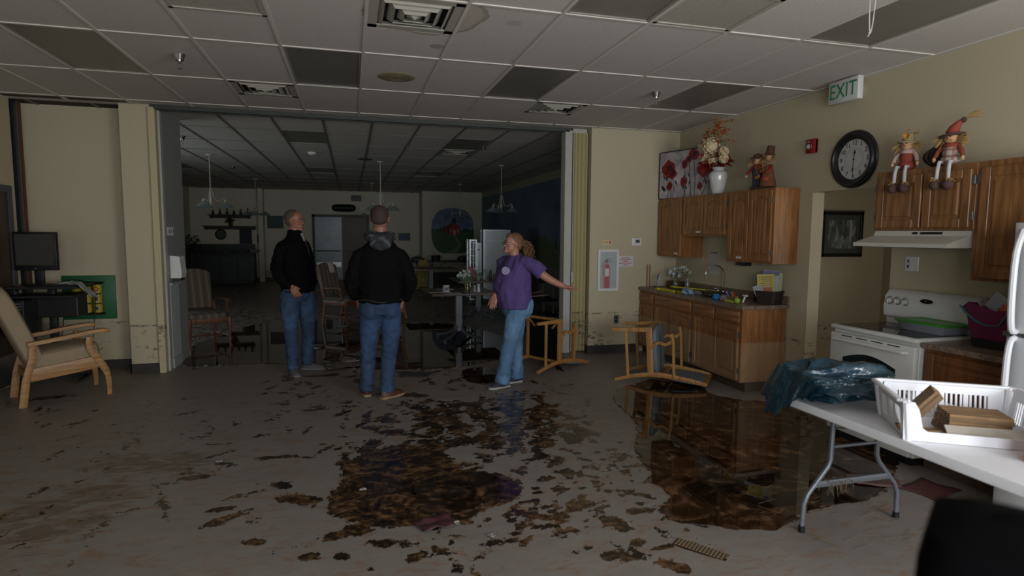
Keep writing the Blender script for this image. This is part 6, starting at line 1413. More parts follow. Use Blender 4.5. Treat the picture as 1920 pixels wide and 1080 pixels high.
        if shelves:
            for k in range(9): G().box(-w_/2+.018, w_/2-.018, -d_/2+.018, d_/2-.018, .22+k*.15, .235+k*.15).obj('tray', al, t, smooth=False)
        else:
            G().box(-w_/2+.018, w_/2-.018, -d_/2-.006, -d_/2+.006, .13, h_-.03).obj('front_panel', al, t, smooth=False); G().box(-w_/2+.05, w_/2-.12, -d_/2-.012, -d_/2-.006, h_-.26, h_-.25).obj('seam', al2, t, smooth=False); G().box(w_/2-.11, w_/2-.095, -d_/2-.014, -d_/2-.006, .14, h_-.04).obj('door_trim', al2, t, smooth=False)
            G().box(w_/2-.006, w_/2+.006, -d_/2+.018, d_/2-.018, .13, h_-.03).box(-w_/2-.006, -w_/2+.006, -d_/2+.018, d_/2-.018, .13, h_-.03).obj('side_panel', al, t, smooth=False); G().ball((w_/2-.06, -d_/2-.02, h_-.16), .018).obj('latch', BLACK, t)
    rack('large closed steel cabinet behind the head of the woman', 3.35, 13.8, .60, .6, 1.73, R(-6)); rack('narrow open tray rack left of the large steel cabinet', 2.74, 13.6, .14, .5, 1.50, R(-4), True); rack('second narrow steel rack between tray rack and large cabinet', 2.92, 13.75, .08, .4, 1.42, R(-4))
    # black utility cart
    t = thing('utility_cart', 'black two-shelf utility cart with silver posts right of the woman', 'cart', (3.05, 9.6, 0), R(6)); 
    for zz in (.26, .52, .84): 
        G().box(-.34, .30, -.24, .24, zz-.02, zz, .004).obj('shelf', BLACK, t, smooth=False); g = G(); [g.box(*q, zz, zz+.03) for q in ((-.34, .30, -.25, -.24), (-.34, .30, .24, .25), (-.35, -.34, -.25, .25), (.30, .31, -.25, .25))]; g.obj('rim', BLACK, t, smooth=False)
    for sx in (-.28, .25):
        for sy in (-.21, .21): G().box(sx-.018, sx+.018, sy-.012, sy+.012, .10, .90, .004).obj('post', mat('silver_post', '#7f868b', .3, .6), t); G().lathe([(0, -.015), (.05, -.015), (.05, .015), (0, .015)], (0, 0, 0), 14, Matrix.Translation((sx, sy, .0515)) @ Euler3((R(90), 0, 0))).obj('caster', BLACK, t)
    for k, (a, b, lab) in enumerate((((2.78, 9.5, .60), (3.2, 9.55, .68), 'tan wooden slat lying slanted on the lower shelf of the utility cart'), ((2.80, 9.62, .56), (3.25, 9.5, .60), 'tan wooden slat crossing under the slanted one on the utility cart'), ((2.82, 9.6, .88), (3.0, 9.66, 1.02), 'yellow wooden stick leaning on the top shelf of the utility cart'))):
        a, b = Vector(a), Vector(b); o = thing('wooden_stick', lab, 'wood', a); G().bar([(0, 0, 0), b-a], .035, .018).obj('stick', PALE, o)
    # chandeliers
    iv = mat('ivory_metal', '#a9a697', .4); gs = NT('frosted_bell_glass'); gs.P('Base Color', lin('#8d9a9c')); gs.P('Roughness', .35); gs.P('Transmission Weight', .35); MC['bell'] = gs.m
    first = None
    for i, (x, y, lab) in enumerate(((3.06, 12.06, 'white chandelier nearest the blue mural wall'), (.60, 12.2, 'white chandelier hanging above the head of the man with his back turned'), (-2.48, 12.1, 'white chandelier at left in front of the wall shelves'), (-2.43, 17.2, 'small far chandelier left of the double door'), (3.08, 17.0, 'small far chandelier in front of the schoolhouse mural'), (.62, 17.5, 'small far chandelier left of the schoolhouse mural'))):
        if first: dup(first, lab, (x, y, CZ), R(20*i)); continue
        t = first = thing('chandelier', lab, 'lamp', (x, y, CZ), 0, 'white dining room chandeliers')
        G().lathe([(0, 0), (.065, 0), (.06, -.02), (.02, -.035), (0, -.035)], seg=18).obj('ceiling_canopy', iv, t); G().tube([(0, 0, -.03), (0, 0, -.62)], .008).obj('rod', iv, t)
        G().lathe([(0, 0), (.012, -.01), (.018, -.05), (.01, -.12), (.022, -.2), (.028, -.25), (.012, -.3), (.006, -.34), (0, -.345)], (0, 0, -.6), 14).obj('hub', iv, t)
        for k in range(3):
            a = R(90+120*k); c, s = cos(a), sin(a); G().tube(smooth_pts([(c*r, s*r, z_) for r, z_ in ((.015, -.62), (.035, -.70), (.07, -.82), (.14, -.845), (.20, -.80), (.23, -.815), (.235, -.85))]), .007).obj('arm', iv, t)
            G().lathe([(.012, 0), (.022, -.005), (.026, -.05), (.02, -.055)], (c*.235, s*.235, -.83), 12).obj('lamp_socket', iv, t)
            G().lathe([(.028, 0), (.045, -.02), (.10, -.055), (.145, -.095), (.15, -.10), (.142, -.095), (.095, -.052), (.04, -.016), (.022, .002)], (c*.235, s*.235, -.865), 22).obj('glass_shade', gs.m, t)
dining()
def far_wall():
    y = FARY-.002
    # double door
    fr = mat('far_door_frame', '#2a2722', .5); g = G(); [g.box(*q) for q in ((-1.25, -1.17, y-.04, y, 0, 2.25), (.56, .64, y-.04, y, 0, 2.25), (-1.25, .64, y-.04, y, 2.17, 2.25))]; struct(g.obj('trim_7', fr, smooth=False))
    for i, (x0, x1, c, r_, mt) in enumerate(((-1.165, -.29, '#5f6668', .35, .5), (-.27, .555, '#4d3b2b', .45, 0))):
        d = struct(G().box(x0, x1, y-.03, y, .01, 2.165).obj('door_%d' % (i+2), mat('far_door_%d' % i, c, r_, mt, vs=3, var=.35), smooth=False)); G().box(x0+.04, x1-.04, y-.055, y-.035,    .98, 1.03).obj('push_bar', mat('dull_bar', '#3c3f40', .5), d, smooth=False)
        if i == 0: G().box(-.86, -.64, y-.034, y-.028, 1.35, 1.72).obj('door_window', mat('door_window', '#2b3033', .15), d, smooth=False)
    G().box(-1.12, -.32, y-.04, y-.028, .45, .62).obj('kick_plate', STEEL, bpy.data.objects['door_2'], smooth=False)
    s = thing('door_sign', 'dark rounded name sign above the far double door', 'sign', (-.20, y, 2.48)); G().prism([(.40*math.copysign(abs(cos(2*pi*i/24))**.5, cos(2*pi*i/24)), .13*math.copysign(abs(sin(2*pi*i/24))**.7, sin(2*pi*i/24))) for i in range(24)], -.03, 0, axis='y').obj('board', mat('sign_black_green', '#0a0f10', .8, spec=.1), s, smooth=False)
    g = G(); [g.box(-.31+.065*q, -.31+.065*q+.045, -.033, -.029, -.035+.008*(q % 3), .03-.006*(q % 2)) for q in range(10)]; g.obj('worn_lettering', mat('sign_faded', '#3a4644', .6), s, smooth=False)['kind'] = 'stuff'
    e = thing('exit_sign', 'small unlit EXIT sign high on the far dining room wall', 'sign', (.22, y, 2.82)); G().box(-.17, .17, -.06, 0, -.10, .10, .01).obj('housing', mat('old_sign', '#5d6358', .5), e); text('EXIT', .15, mat('dull_green', '#2a4a38', .5), e, (0, -.061, 0), FACE_Y)
    def pic(lab, x, z, w, h, c1, c2, seed):
        p = thing('framed_picture', lab, 'picture', (x, y, z)); g = G(); [g.box(*q) for q in ((-w/2, -w/2+.03, -.025, 0, -h/2, h/2), (w/2-.03, w/2, -.025, 0, -h/2, h/2), (-w/2, w/2, -.025, 0, h/2-.03, h/2), (-w/2, w/2, -.025, 0, -h/2, -h/2+.03))]; g.obj('frame', BLACK, p, smooth=False); G().box(-w/2+.02, w/2-.02, -.015, -.005, -h/2+.02, h/2-.02).obj('print', mat('print_%d' % seed, c1, .5, vs=9, var=.6), p, smooth=False)
    pic('teal framed picture left of the far double door', -2.42, 1.97, .5, .42, '#24403f', '', 1); pic('blue framed picture right of the far double door', 1.85, 1.50, .42, .27, '#2c3f60', '', 2); pic('small blue picture behind the shoulder of the man with his back turned', 1.38, 1.52, .28, .26, '#26365a', '', 3)
    # wall shelves with small things
    for i, (x0, x1, z, lab) in enumerate(((-4.45, -3.15, 2.20, 'upper dark wooden wall shelf on the far left wall'), (-4.62, -3.0, 1.83, 'lower dark wooden wall shelf on the far left wall'))):
        s = thing('wall_shelf', lab, 'shelf', ((x0+x1)/2, y, z)); w = (x1-x0)/2; wd = mat('dark_red_wood', '#33201a', .5)
        G().box(-w, w, -.16, 0, -.03, .0, .004).obj('board', wd, s, smooth=False); G().box(-w+.03, w-.03, -.03, 0, -.12, -.03).obj('back_rail', wd, s, smooth=False); [G().prism([(-.13, -.03), (0, -.03), (0, -.14)], k*(w-.1)-.012, k*(w-.1)+.012, Matrix(((0, 1, 0, 0), (1, 0, 0, 0), (0, 0, 1, 0), (0, 0, 0, 1))) @ Matrix(((0, 1, 0, 0), (1, 0, 0, 0), (0, 0, 1, 0), (0, 0, 0, 1))), axis='x').obj('bracket', wd, s, smooth=False) for k in (-1, 1)]
    pos = ['leftmost', 'second from left', 'third from left', 'fourth from left', 'fifth from left', 'rightmost']
    for k in range(6):
        b = thing('ornament', '%s green glass ornament on the upper far wall shelf' % pos[k], 'ornament', (-4.3+.21*k, y-.08, 2.2005), 0, 'ornaments on the upper wall shelf'); G().lathe([(0, 0), (.04, 0), (.05, .05), (.02, .1), (.025, .12+.03*(k % 3)), (0, .13+.03*(k % 3))], seg=12).obj('body', mat('dull_green_glass', '#27403a', .3), b); G().ball((0, 0, .14+.03*(k % 3)), .02).obj('stopper', mat('dull_red_glass', '#4a2a26', .3), b)
    p = thing('potted_plant', 'small dark potted plant on the lower far wall shelf', 'plant', (-3.78, y-.085, 1.8305)); G().lathe([(0, 0), (.06, 0), (.08, .12), (.07, .12), (0, .1)], seg=14).obj('pot', mat('clay_dark', '#3a2a22', .7), p); g = G(); r_ = random.Random(3); [leaf(g, (0, 0, .12), (r_.gauss(0, 1), -abs(r_.gauss(0, .4)), abs(r_.gauss(.9, .4))), r_.uniform(.12, .2), .05) for _ in range(40)]; g.obj('foliage', mat('dark_foliage', '#1c2a1c', .7), p, smooth=False)
    c = thing('wall_clock', 'round dark wall clock below the far shelves', 'clock', (-4.1, y, 1.55)); G().lathe([(.13, 0), (.175, 0), (.18, .02), (.15, .03), (.13, .012), (.13, 0)], (0, 0, 0), 28, Euler3((R(90), 0, 0))).obj('frame', mat('clock_grey', '#2f3735', .4), c); G().lathe([(0, .002), (.14, .002), (.14, .008), (0, .008)], (0, 0, 0), 28, Euler3((R(90), 0, 0))).obj('dial', mat('clock_dull_dial', '#3d4440', .5), c); G().bar([(0, -.01, 0), (.03, -.01, .07)], .008, .002, hint=(0, 1, 0)).bar([(0, -.01, 0), (.09, -.01, .01)], .006, .002, hint=(0, 1, 0)).obj('clock_hand', BLACK, c)
    b = thing('notice_board', 'black notice board right of the far round clock', 'board', (-3.35, y, 1.50)); G().box(-.19, .19, -.03, 0, -.26, .26, .005).obj('frame', mat('board_edge', '#15171b', .5), b, smooth=False); G().box(-.17, .17, -.034, -.028, -.24, .24).obj('panel', mat('board_black', '#191c24', .6), b, smooth=False)
    x = thing('wall_phone', 'small dark wall phone right of the black notice board', 'phone', (-2.93, y-.001, 1.42)); G().box(-.06, .06, -.06, 0, -.13, .13, .02).obj('body', mat('phone_grey', '#252827', .4), x); G().tube([(-.0, -.075, -.10), (-.0, -.09, 0), (-.0, -.075, .10)], .018).obj('receiver', mat('phone_light', '#4d524e', .4), x)
    # dark buffet along the far left
    t = thing('buffet_counter', 'long black buffet counter below the far wall shelves', 'counter', (-3.80, 20.45, 0)); bk = mat('buffet_black', '#121413', .5); bk2 = mat('buffet_dark', '#1c211f', .45)
    G().box(-1.1, .82, -.35, .4, .001, .95, .01).obj('body', bk, t, smooth=False); G().box(-1.15, .85, -.42, .42, .95, .99, .006).obj('top', bk2, t, smooth=False); G().box(-1.1, .8, .3, .4, .99, 1.24).obj('sneeze_guard', bk2, t, smooth=False); [G().box(-1.1+.5*k, -.64+.5*k, -.362, -.35, .12, .85, .004).obj('panel', bk2, t, smooth=False) for k in range(4)]
    for k, (x, cc, lab) in enumerate(((-4.3, '#3a3f3c', 'leftmost grey pan on the far buffet counter'), (-3.75, '#46504c', 'middle grey pan on the far buffet counter'), (-3.3, '#4a4440', 'brownish pan right of the middle on the far buffet counter'), (-2.95, '#6d716d', 'pale paper tray at the right end of the buffet'))):
        o = thing('food_pan', lab, 'pan', (x, 20.35, .991)); G().loft([[(sx*a, sy*.6*a, z) for sx, sy in ((-1, -1), (1, -1), (1, 1), (-1, 1))] for a, z in ((.13, 0), (.16, .07))]).obj('pan', mat('pan_%d' % k, cc, .35), o, smooth=False); G().ball((0, 0, .075), (.13, .08, .03)).obj('contents', mat('pan_fill_%d' % k, cc, .7), o)
    p = thing('potted_plant', 'dark bushy plant at the left end of the far buffet', 'plant', (-4.6, 19.6, .0)); G().lathe([(0, .001), (.15, .001), (.2, .4), (.18, .4), (0, .38)], seg=16).obj('pot', bk2, p); G().tube([(0, 0, .38), (0, 0, 1.0)], .02).obj('stem', mat('stem_dark', '#37423c'), p); g = G(); r_ = random.Random(13)
    for _ in range(160): q = Vector((r_.uniform(-.2, .2), r_.uniform(-.2, .2), r_.uniform(.9, 1.5))); leaf(g, q, (r_.gauss(0, 1), r_.gauss(0, 1), r_.gauss(.3, .6)), .12, .07)
    g.obj('foliage', mat('dark_foliage', '#1c2a1c', .7), p, smooth=False)
    # chrome stand by the first man
    s = thing('chrome_stand', 'chrome pole stand gleaming behind the first man', 'stand', (-.52, 8.75, .005)); G().tube([(0, 0, .03), (0, 0, 1.12)], .016).obj('pole', CHROME, s); G().ball((0, 0, 1.17), (.05, .04, .055)).lathe([(.022, .9), (.035, .92), (.022, .94)], seg=14).obj('knob', CHROME, s); G().lathe([(0, 0), (.15, 0), (.14, .02), (.03, .035), (0, .035)], seg=22).obj('base', STEEL, s)
    # schoolhouse mural: oval painting on the projecting wall
    m = thing('schoolhouse_mural', 'oval wall painting of a red schoolhouse on a green hill', 'mural', (3.42, 20.299, 1.70)); 
    W_, Hh = .74, .80
    t = NT('mural_painted'); p = t.co(); z = t.xyz(p)[2]; n = t.noise(p, 5, 5); zz = t.math('ADD', z, t.math('MULTIPLY', t.math('SUBTRACT', n, .5), .12))
    sky = t.mix(t.step(n, .4, .7), lin('#5a6c8d'), lin('#7d8ca5')); hill = t.mix(n, lin('#2f5528'), lin('#4c7037')); far = t.mix(n, lin('#2c4a4a'), lin('#35563c'))
    c = t.mix(t.step(zz, .12, .04), sky, far); c = t.mix(t.step(zz, -.02, -.05), c, hill); t.P('Base Color', c); t.P('Roughness', .6)
    ov = [(W_*math.copysign(abs(cos(2*pi*i/40))**.75, cos(2*pi*i/40)), Hh*math.copysign(abs(sin(2*pi*i/40))**.75, sin(2*pi*i/40))) for i in range(40)]; ov = [(x, max(z_, -.76)) for x, z_ in ov]
    G().prism(ov, -.006, 0, axis='y').obj('painted_ground', t.m, m, smooth=False)
    def flat(nm, cc, polys, d):
        g = G(); [g.prism(q, -.006-d, -.0055-d, axis='y') for q in polys]; g.obj(nm, mat('mural_'+nm, cc, .6), m, smooth=False)
    flat('painted_path', '#7d7d78', [[(-.30, -.76), (.12, -.76), (.30, -.52), (.22, -.32), (.06, -.12), (.0, -.12), (.13, -.33), (.17, -.48), (-.02, -.62)]], .001)
    flat('painted_trees', '#1d3527', [[(-.56+dx_, .0), (-.52+dx_, .14+hh), (-.46+dx_, .0)] for dx_, hh in ((0, 0), (.1, .06), (.2, .12), (.92, .06), (1.02, 0))], .001)
    flat('schoolhouse_side', '#6d2429', [[(-.32, -.02), (-.32, .1), (-.1, .28), (.08, .28), (-.08, .1), (-.08, -.1)]], .0015)
    flat('schoolhouse_front', '#a3323a', [[(-.12, -.12), (-.12, .12), (.06, .30), (.24, .12), (.24, -.12)]], .002)
    flat('roof_edge', '#3c2a30', [[(-.16, .10), (.06, .33), (.06, .29), (-.13, .09)], [(.28, .10), (.06, .33), (.06, .29), (.25, .09)], [(-.02, .3), (-.02, .42), (.05, .48), (.12, .42), (.12, .3)]], .003)
    flat('painted_white', '#a9a49c', [[(.02, -.12), (.02, .06), (.10, .06), (.10, -.12)], [(-.08, -.04), (-.08, .06), (-.04, .06), (-.04, -.04)], [(.16, -.04), (.16, .06), (.20, .06), (.20, -.04)]], .003)
    # white churches painted on the long mural wall
    for yy, lab in ((12.3, 'white painted church on the long blue mural wall'), (17.0, 'small pale painted house on the far end of the blue mural wall')):
        m = thing('painted_church', lab, 'mural', (RX-.001, yy, 1.3)); k = 1 if yy < 15 else 1.3
        g = G(); [g.prism([(a*k, b*k) for a, b in q], -.003, 0, axis='x') for q in ([(-.3, -.1), (.10, -.1), (.10, .14), (-.1, .40), (-.3, .14)], [(.12, -.1), (.36, -.1), (.36, .22), (.24, .50), (.12, .22)])]; g.obj('painted_facade', mat('mural_pale', '#5b6368', .6), m, smooth=False)
        g = G(); [g.prism([(a*k, b*k) for a, b in q], -.005, -.003, axis='x') for q in ([(-.2, -.08), (-.16, -.08), (-.16, .12), (-.2, .12)], [(-.06, -.08), (0, -.08), (0, .16), (-.06, .16)], [(.2, -.0), (.28, 0), (.28, .2), (.2, .2)])]; g.obj('painted_window', mat('mural_dark', '#1b2630', .6), m, smooth=False)
    bx_ = struct(G().box(4.3, RX, 7.9, 8.0, 0, CZ).obj('trim_8', mat('pale_grey_paint', '#8e8f8b', .6), smooth=False))
far_wall()
# ------------------------------------------------------------------ people
def blob(build, name, m, parent, voxel=.009, smooth=4, wrinkle=None, mats=None):
    """build(G) adds overlapping closed volumes; they are fused by a voxel remesh, relaxed and given folds"""
    g = G(); build(g); bmesh.ops.recalc_face_normals(g.bm, faces=g.bm.faces)
    me = bpy.data.meshes.new('tmp'); g.bm.to_mesh(me); g.bm.free()
    o = bpy.data.objects.new('tmp', me); COL.objects.link(o)
    r = o.modifiers.new('r', 'REMESH'); r.mode = 'VOXEL'; r.voxel_size = voxel
    s = o.modifiers.new('s', 'SMOOTH'); s.factor = .5; s.iterations = smooth
    dg = bpy.context.evaluated_depsgraph_get(); me2 = bpy.data.meshes.new_from_object(o.evaluated_get(dg)); bpy.data.objects.remove(o)
    if wrinkle:
        n = len(me2.vertices); co = np.empty(n*3); me2.vertices.foreach_get('co', co); co = co.reshape(-1, 3)
        no = np.empty(n*3); me2.vertices.foreach_get('normal', no); no = no.reshape(-1, 3)
        d = np.array([wrinkle(Vector(c)) for c in co]); co = co+no*d[:, None]; me2.vertices.foreach_set('co', co.ravel()); me2.update()
    me2.polygons.foreach_set('use_smooth', [True]*len(me2.polygons)); me2.materials.clear()
    for k in (mats or [m]): me2.materials.append(k)
    me2.name = name; q = bpy.data.objects.new(name, me2); COL.objects.link(q); q.parent = parent; return q
def oval(c, a, b, yaw, n=18, sq=1.): 
    """horizontal elliptical ring: a along facing direction, b across"""
    f = Vector((cos(yaw), sin(yaw), 0)); l = Vector((-sin(yaw), cos(yaw), 0)); c = Vector(c)
    return [c+f*(a*cos(2*pi*i/n))+l*(b*math.copysign(abs(sin(2*pi*i/n))**sq, sin(2*pi*i/n))) for i in range(n)]
def torso(g, rings, yaw): g.loft([oval(c, a, b, yaw, sq=.85) for c, a, b in rings])
def limb(g, pts, r, seg=12): g.tube(smooth_pts(pts, 4), interp(r, len(pts), 4), seg); g.ball(pts[0], r[0], 12); g.ball(pts[-1], r[-1], 12)
def interp(r, n, k): 
    out = []
    for i in range(n-1): out += [r[i]+(r[i+1]-r[i])*(j/k) for j in range(k)]
    return out+[r[-1]]
def folds(freq, amp, stretch=(1, 1, 2.2), seed=0, zones=()):
    """soft fabric folds; zones = (centre, radius, gain) where cloth bunches"""
    def f(p):
        q = Vector((p.x*stretch[0], p.y*stretch[1], p.z*stretch[2]))*freq+Vector((seed, seed*.7, 0))
        a = 1.
        for c, r, k in zones: a += k*math.exp(-((p-Vector(c)).length/r)**2)
        n = mnoise.noise(q+Vector((mnoise.noise(q*.5)*1.5, 0, 0)))
        return amp*a*(1-abs(n)*2.6)*.6+amp*.5*a*mnoise.noise(q*.45)
    return f
def head(g, c, yaw, pitch=0, s=1., male=True):
    """skull, jaw, nose, lips, brows and ears; c = head centre"""
    M = Matrix.Translation(c) @ Euler3((0, pitch, yaw)) @ Matrix.Scale(s, 4)
    def B(p, r, rot=(0, 0, 0)):
        prof = [(sin(pi*i/10), -cos(pi*i/10)) for i in range(11)]; prof[0] = (0, -1); prof[-1] = (0, 1)
        g.lathe(prof, (0, 0, 0), 18, M @ Matrix.Translation(p) @ Euler3(rot) @ Matrix.Diagonal((*r, 1)))
    B((-.012, 0, .028), (.098, .077, .088)); B((.018, 0, -.035), (.070, .062, .072)); B((.047, 0, -.080), (.034, .036, .026)); B((.035, 0, -.055), (.048, .05, .04))
    B((.070, 0, .030), (.022, .050, .018))                      # brow
    g.mesh([(.082, 0, .028), (.112, 0, -.022), (.088, .017, -.028), (.088, -.017, -.028), (.06, .014, .02), (.06, -.014, .02), (.06, 0, -.045)], [(0, 1, 2, 4), (0, 5, 3, 1), (1, 3, 6), (1, 6, 2), (0, 4, 6, 5), (4, 2, 6), (5, 6, 3)], M)   # nose
    B((.101, 0, -.020), (.013, .014, .010)); B((.086, 0, -.052), (.012, .023, .0065)); B((.084, 0, -.063), (.012, .020, .007)); B((.082, 0, -.088), (.016, .02, .014))
    for k in (-1, 1):
        B((.052, k*.040, -.018), (.026, .02, .022)); B((-.008, k*.077, -.004), (.016, .007, .029), (0, R(-12), 0)); B((-.004, k*.083, .008), (.013, .006, .016), (0, R(-12), 0))
    return M
def face_details(M, parent, hairm, glasses=None, mouth='#8a4c42'):
    wh = mat('eye_white', '#b9b2a8', .3, var=0); ir = mat('eye_dark', '#2a211b', .2, var=0)
    for k in (-1, 1):
        G().ball(M @ Vector((.079, k*.030, .004)), .0105, 12).obj('eye', wh, parent); e = parent.children[-1]
        G().ball(M @ Vector((.0872, k*.0295, .004)), (.0045, .0045, .0045), 8).obj('iris', ir, e)
        G().tube([M @ Vector((.086, k*.014, .026)), M @ Vector((.088, k*.03, .031)), M @ Vector((.076, k*.048, .026))], [.003, .0038, .002], 6).obj('eyebrow', hairm, parent)
    G().tube([M @ Vector((.090, -.022, -.0565)), M @ Vector((.098, 0, -.0575)), M @ Vector((.090, .022, -.0565))], .0032, 6).obj('mouth', mat('lip', mouth, .5), parent)
    if glasses:
        g = G(); mt = mat('glasses_frame_%s' % glasses[1:], glasses, .3)
        for k in (-1, 1):
            g.tube([M @ Vector((.105-.012*abs(cos(a)), k*(.034+.024*cos(a)), .004+.018*sin(a))) for a in [2*pi*i/14 for i in range(14)]], .0017, 5, closed=True)
            g.tube([M @ Vector((.09, k*.058, .010)), M @ Vector((.05, k*.080, .012)), M @ Vector((-.01, k*.088, .008))], .0017, 5)
        g.tube([M @ Vector((.106, -.012, .008)), M @ Vector((.108, 0, .010)), M @ Vector((.106, .012, .008))], .0017, 5); g.obj('glasses', mt, parent)
def hand(g, wrist, d, up, side, curl=.3, s=1., spread=.06, thumb_out=.5, fan=None):
    """palm with four unequal fingers and a thumb. d: direction of the fingers, up: back of the hand, side: +1 thumb on the cross(up,d) side"""
    d = Vector(d).normalized(); up = Vector(up); up = (up-d*up.dot(d)).normalized(); t = up.cross(d)*side; w = Vector(wrist)
    g.loft([[w+d*(x*s)+t*(a*ww*s)+up*(b*hh*s) for a, b in ((1, .3), (.6, 1), (-.6, 1), (-1, .3), (-1, -.3), (-.6, -1), (.6, -1), (1, -.3))] for x, ww, hh in ((-.02, .026, .019), (.02, .034, .016), (.06, .041, .0145), (.088, .040, .0125))])
    for k, (off, L, r) in enumerate(((.030, .070, .0085), (.0105, .078, .0088), (-.0105, .072, .0083), (-.030, .056, .0074))):
        a = w+d*(.078*s)+t*(off*s); dd = (d+t*(off*spread*22)).normalized(); cc = curl*(1+.15*k); pts = [a]; 
        for j, f in enumerate((.46, .31, .23)):
            ang = cc*(j+.6)*.75; v = dd*cos(ang)-up*sin(ang); pts.append(pts[-1]+v*(L*f*s))
        g.tube(pts, [r*s*1.06, r*s, r*s*.92, r*s*.74], 8); g.ball(pts[-1], r*s*.76, 8); g.ball(pts[0], r*s*1.1, 8); g.ball(pts[1], r*s*1.04, 8)
    a = w+d*(.018*s)+t*(.026*s)-up*(.004*s); td = (d*.75+t*thumb_out-up*.25).normalized(); p1 = a+td*(.042*s); p2 = p1+(td*.8+d*.5-up*.1).normalized()*(.032*s); p3 = p2+(td*.5+d*.7-up*.15).normalized()*(.024*s)
    g.tube([a, p1, p2, p3], [.0145*s, .012*s, .0105*s, .008*s], 8); g.ball(p3, .0082*s, 8); g.ball(a, .015*s, 8)
def shoe(parent, c, yaw, up_m, sole_m, L=.29, w=.052, h=.085, name='shoe', lace=None, pitch=0):
    """c = heel-ankle centre on the floor"""
    M = Matrix.Translation(c) @ Euler3((0, pitch, yaw)); k = L/.29
    def out(z, gx=0, f=1.): 
        pts = []
        for x, ww in ((-.075, .0), (-.07, .55), (-.045, .78), (0, .78), (.06, .84), (.11, 1.0), (.155, 1.0), (.19, .78), (.208, .42), (.215, 0)): pts.append((x*k*f+gx, ww*w*f))
        return [(x, y, z) for x, y in pts]+[(x, -y, z) for x, y in pts[::-1][1:-1]]
    g = G(); g.loft([out(0.001), out(.024, 0, 1.01)], M); s = g.obj('sole', sole_m, None)
    g = G()
    def ring(z, xa, xb, ww): return [((xa+xb)/2+(xb-xa)/2*cos(2*pi*i/16), ww*sin(2*pi*i/16), z) for i in range(16)]
    g.loft([ring(.020, -.072*k, .208*k, w*.97), ring(.040, -.073*k, .200*k, w*.93), ring(.055, -.070*k, .165*k, w*.82), ring(.068, -.068*k, .11*k, w*.72), ring(h, -.062*k, .055*k, w*.66), ring(h+.012, -.058*k, .04*k, w*.62)], M)
    u = g.obj(name, up_m, parent); s.parent = u
    if lace:
        g = G(); [g.tube([M @ Vector((.055*k+.022*i, -.02, .083-.009*i)), M @ Vector((.058*k+.022*i, 0, .089-.009*i)), M @ Vector((.055*k+.022*i, .02, .083-.009*i))], .0028, 5) for i in range(4)]; g.obj('laces', lace, u)
    return u
def denim(name, c1, c2):
    t = NT(name); p = t.co(); n = t.noise(p, 3.2, 4, .6); f = t.noise(p, 260, 2)
    c = t.mix(t.step(n, .42, .66), lin(c1), lin(c2)); c = t.mix(t.math('MULTIPLY', f, .07), c, lin('#8fa3b8')); t.P('Base Color', c); t.P('Roughness', .85); return t.m
def skin(name, c):
    t = NT(name); p = t.co(); t.P('Base Color', t.mix(t.noise(p, 14, 4), tuple(k*.86 for k in lin(c)), lin(c))); t.P('Roughness', .5); t.P('Subsurface Weight', .1); t.P('Subsurface Scale', .01); return t.m

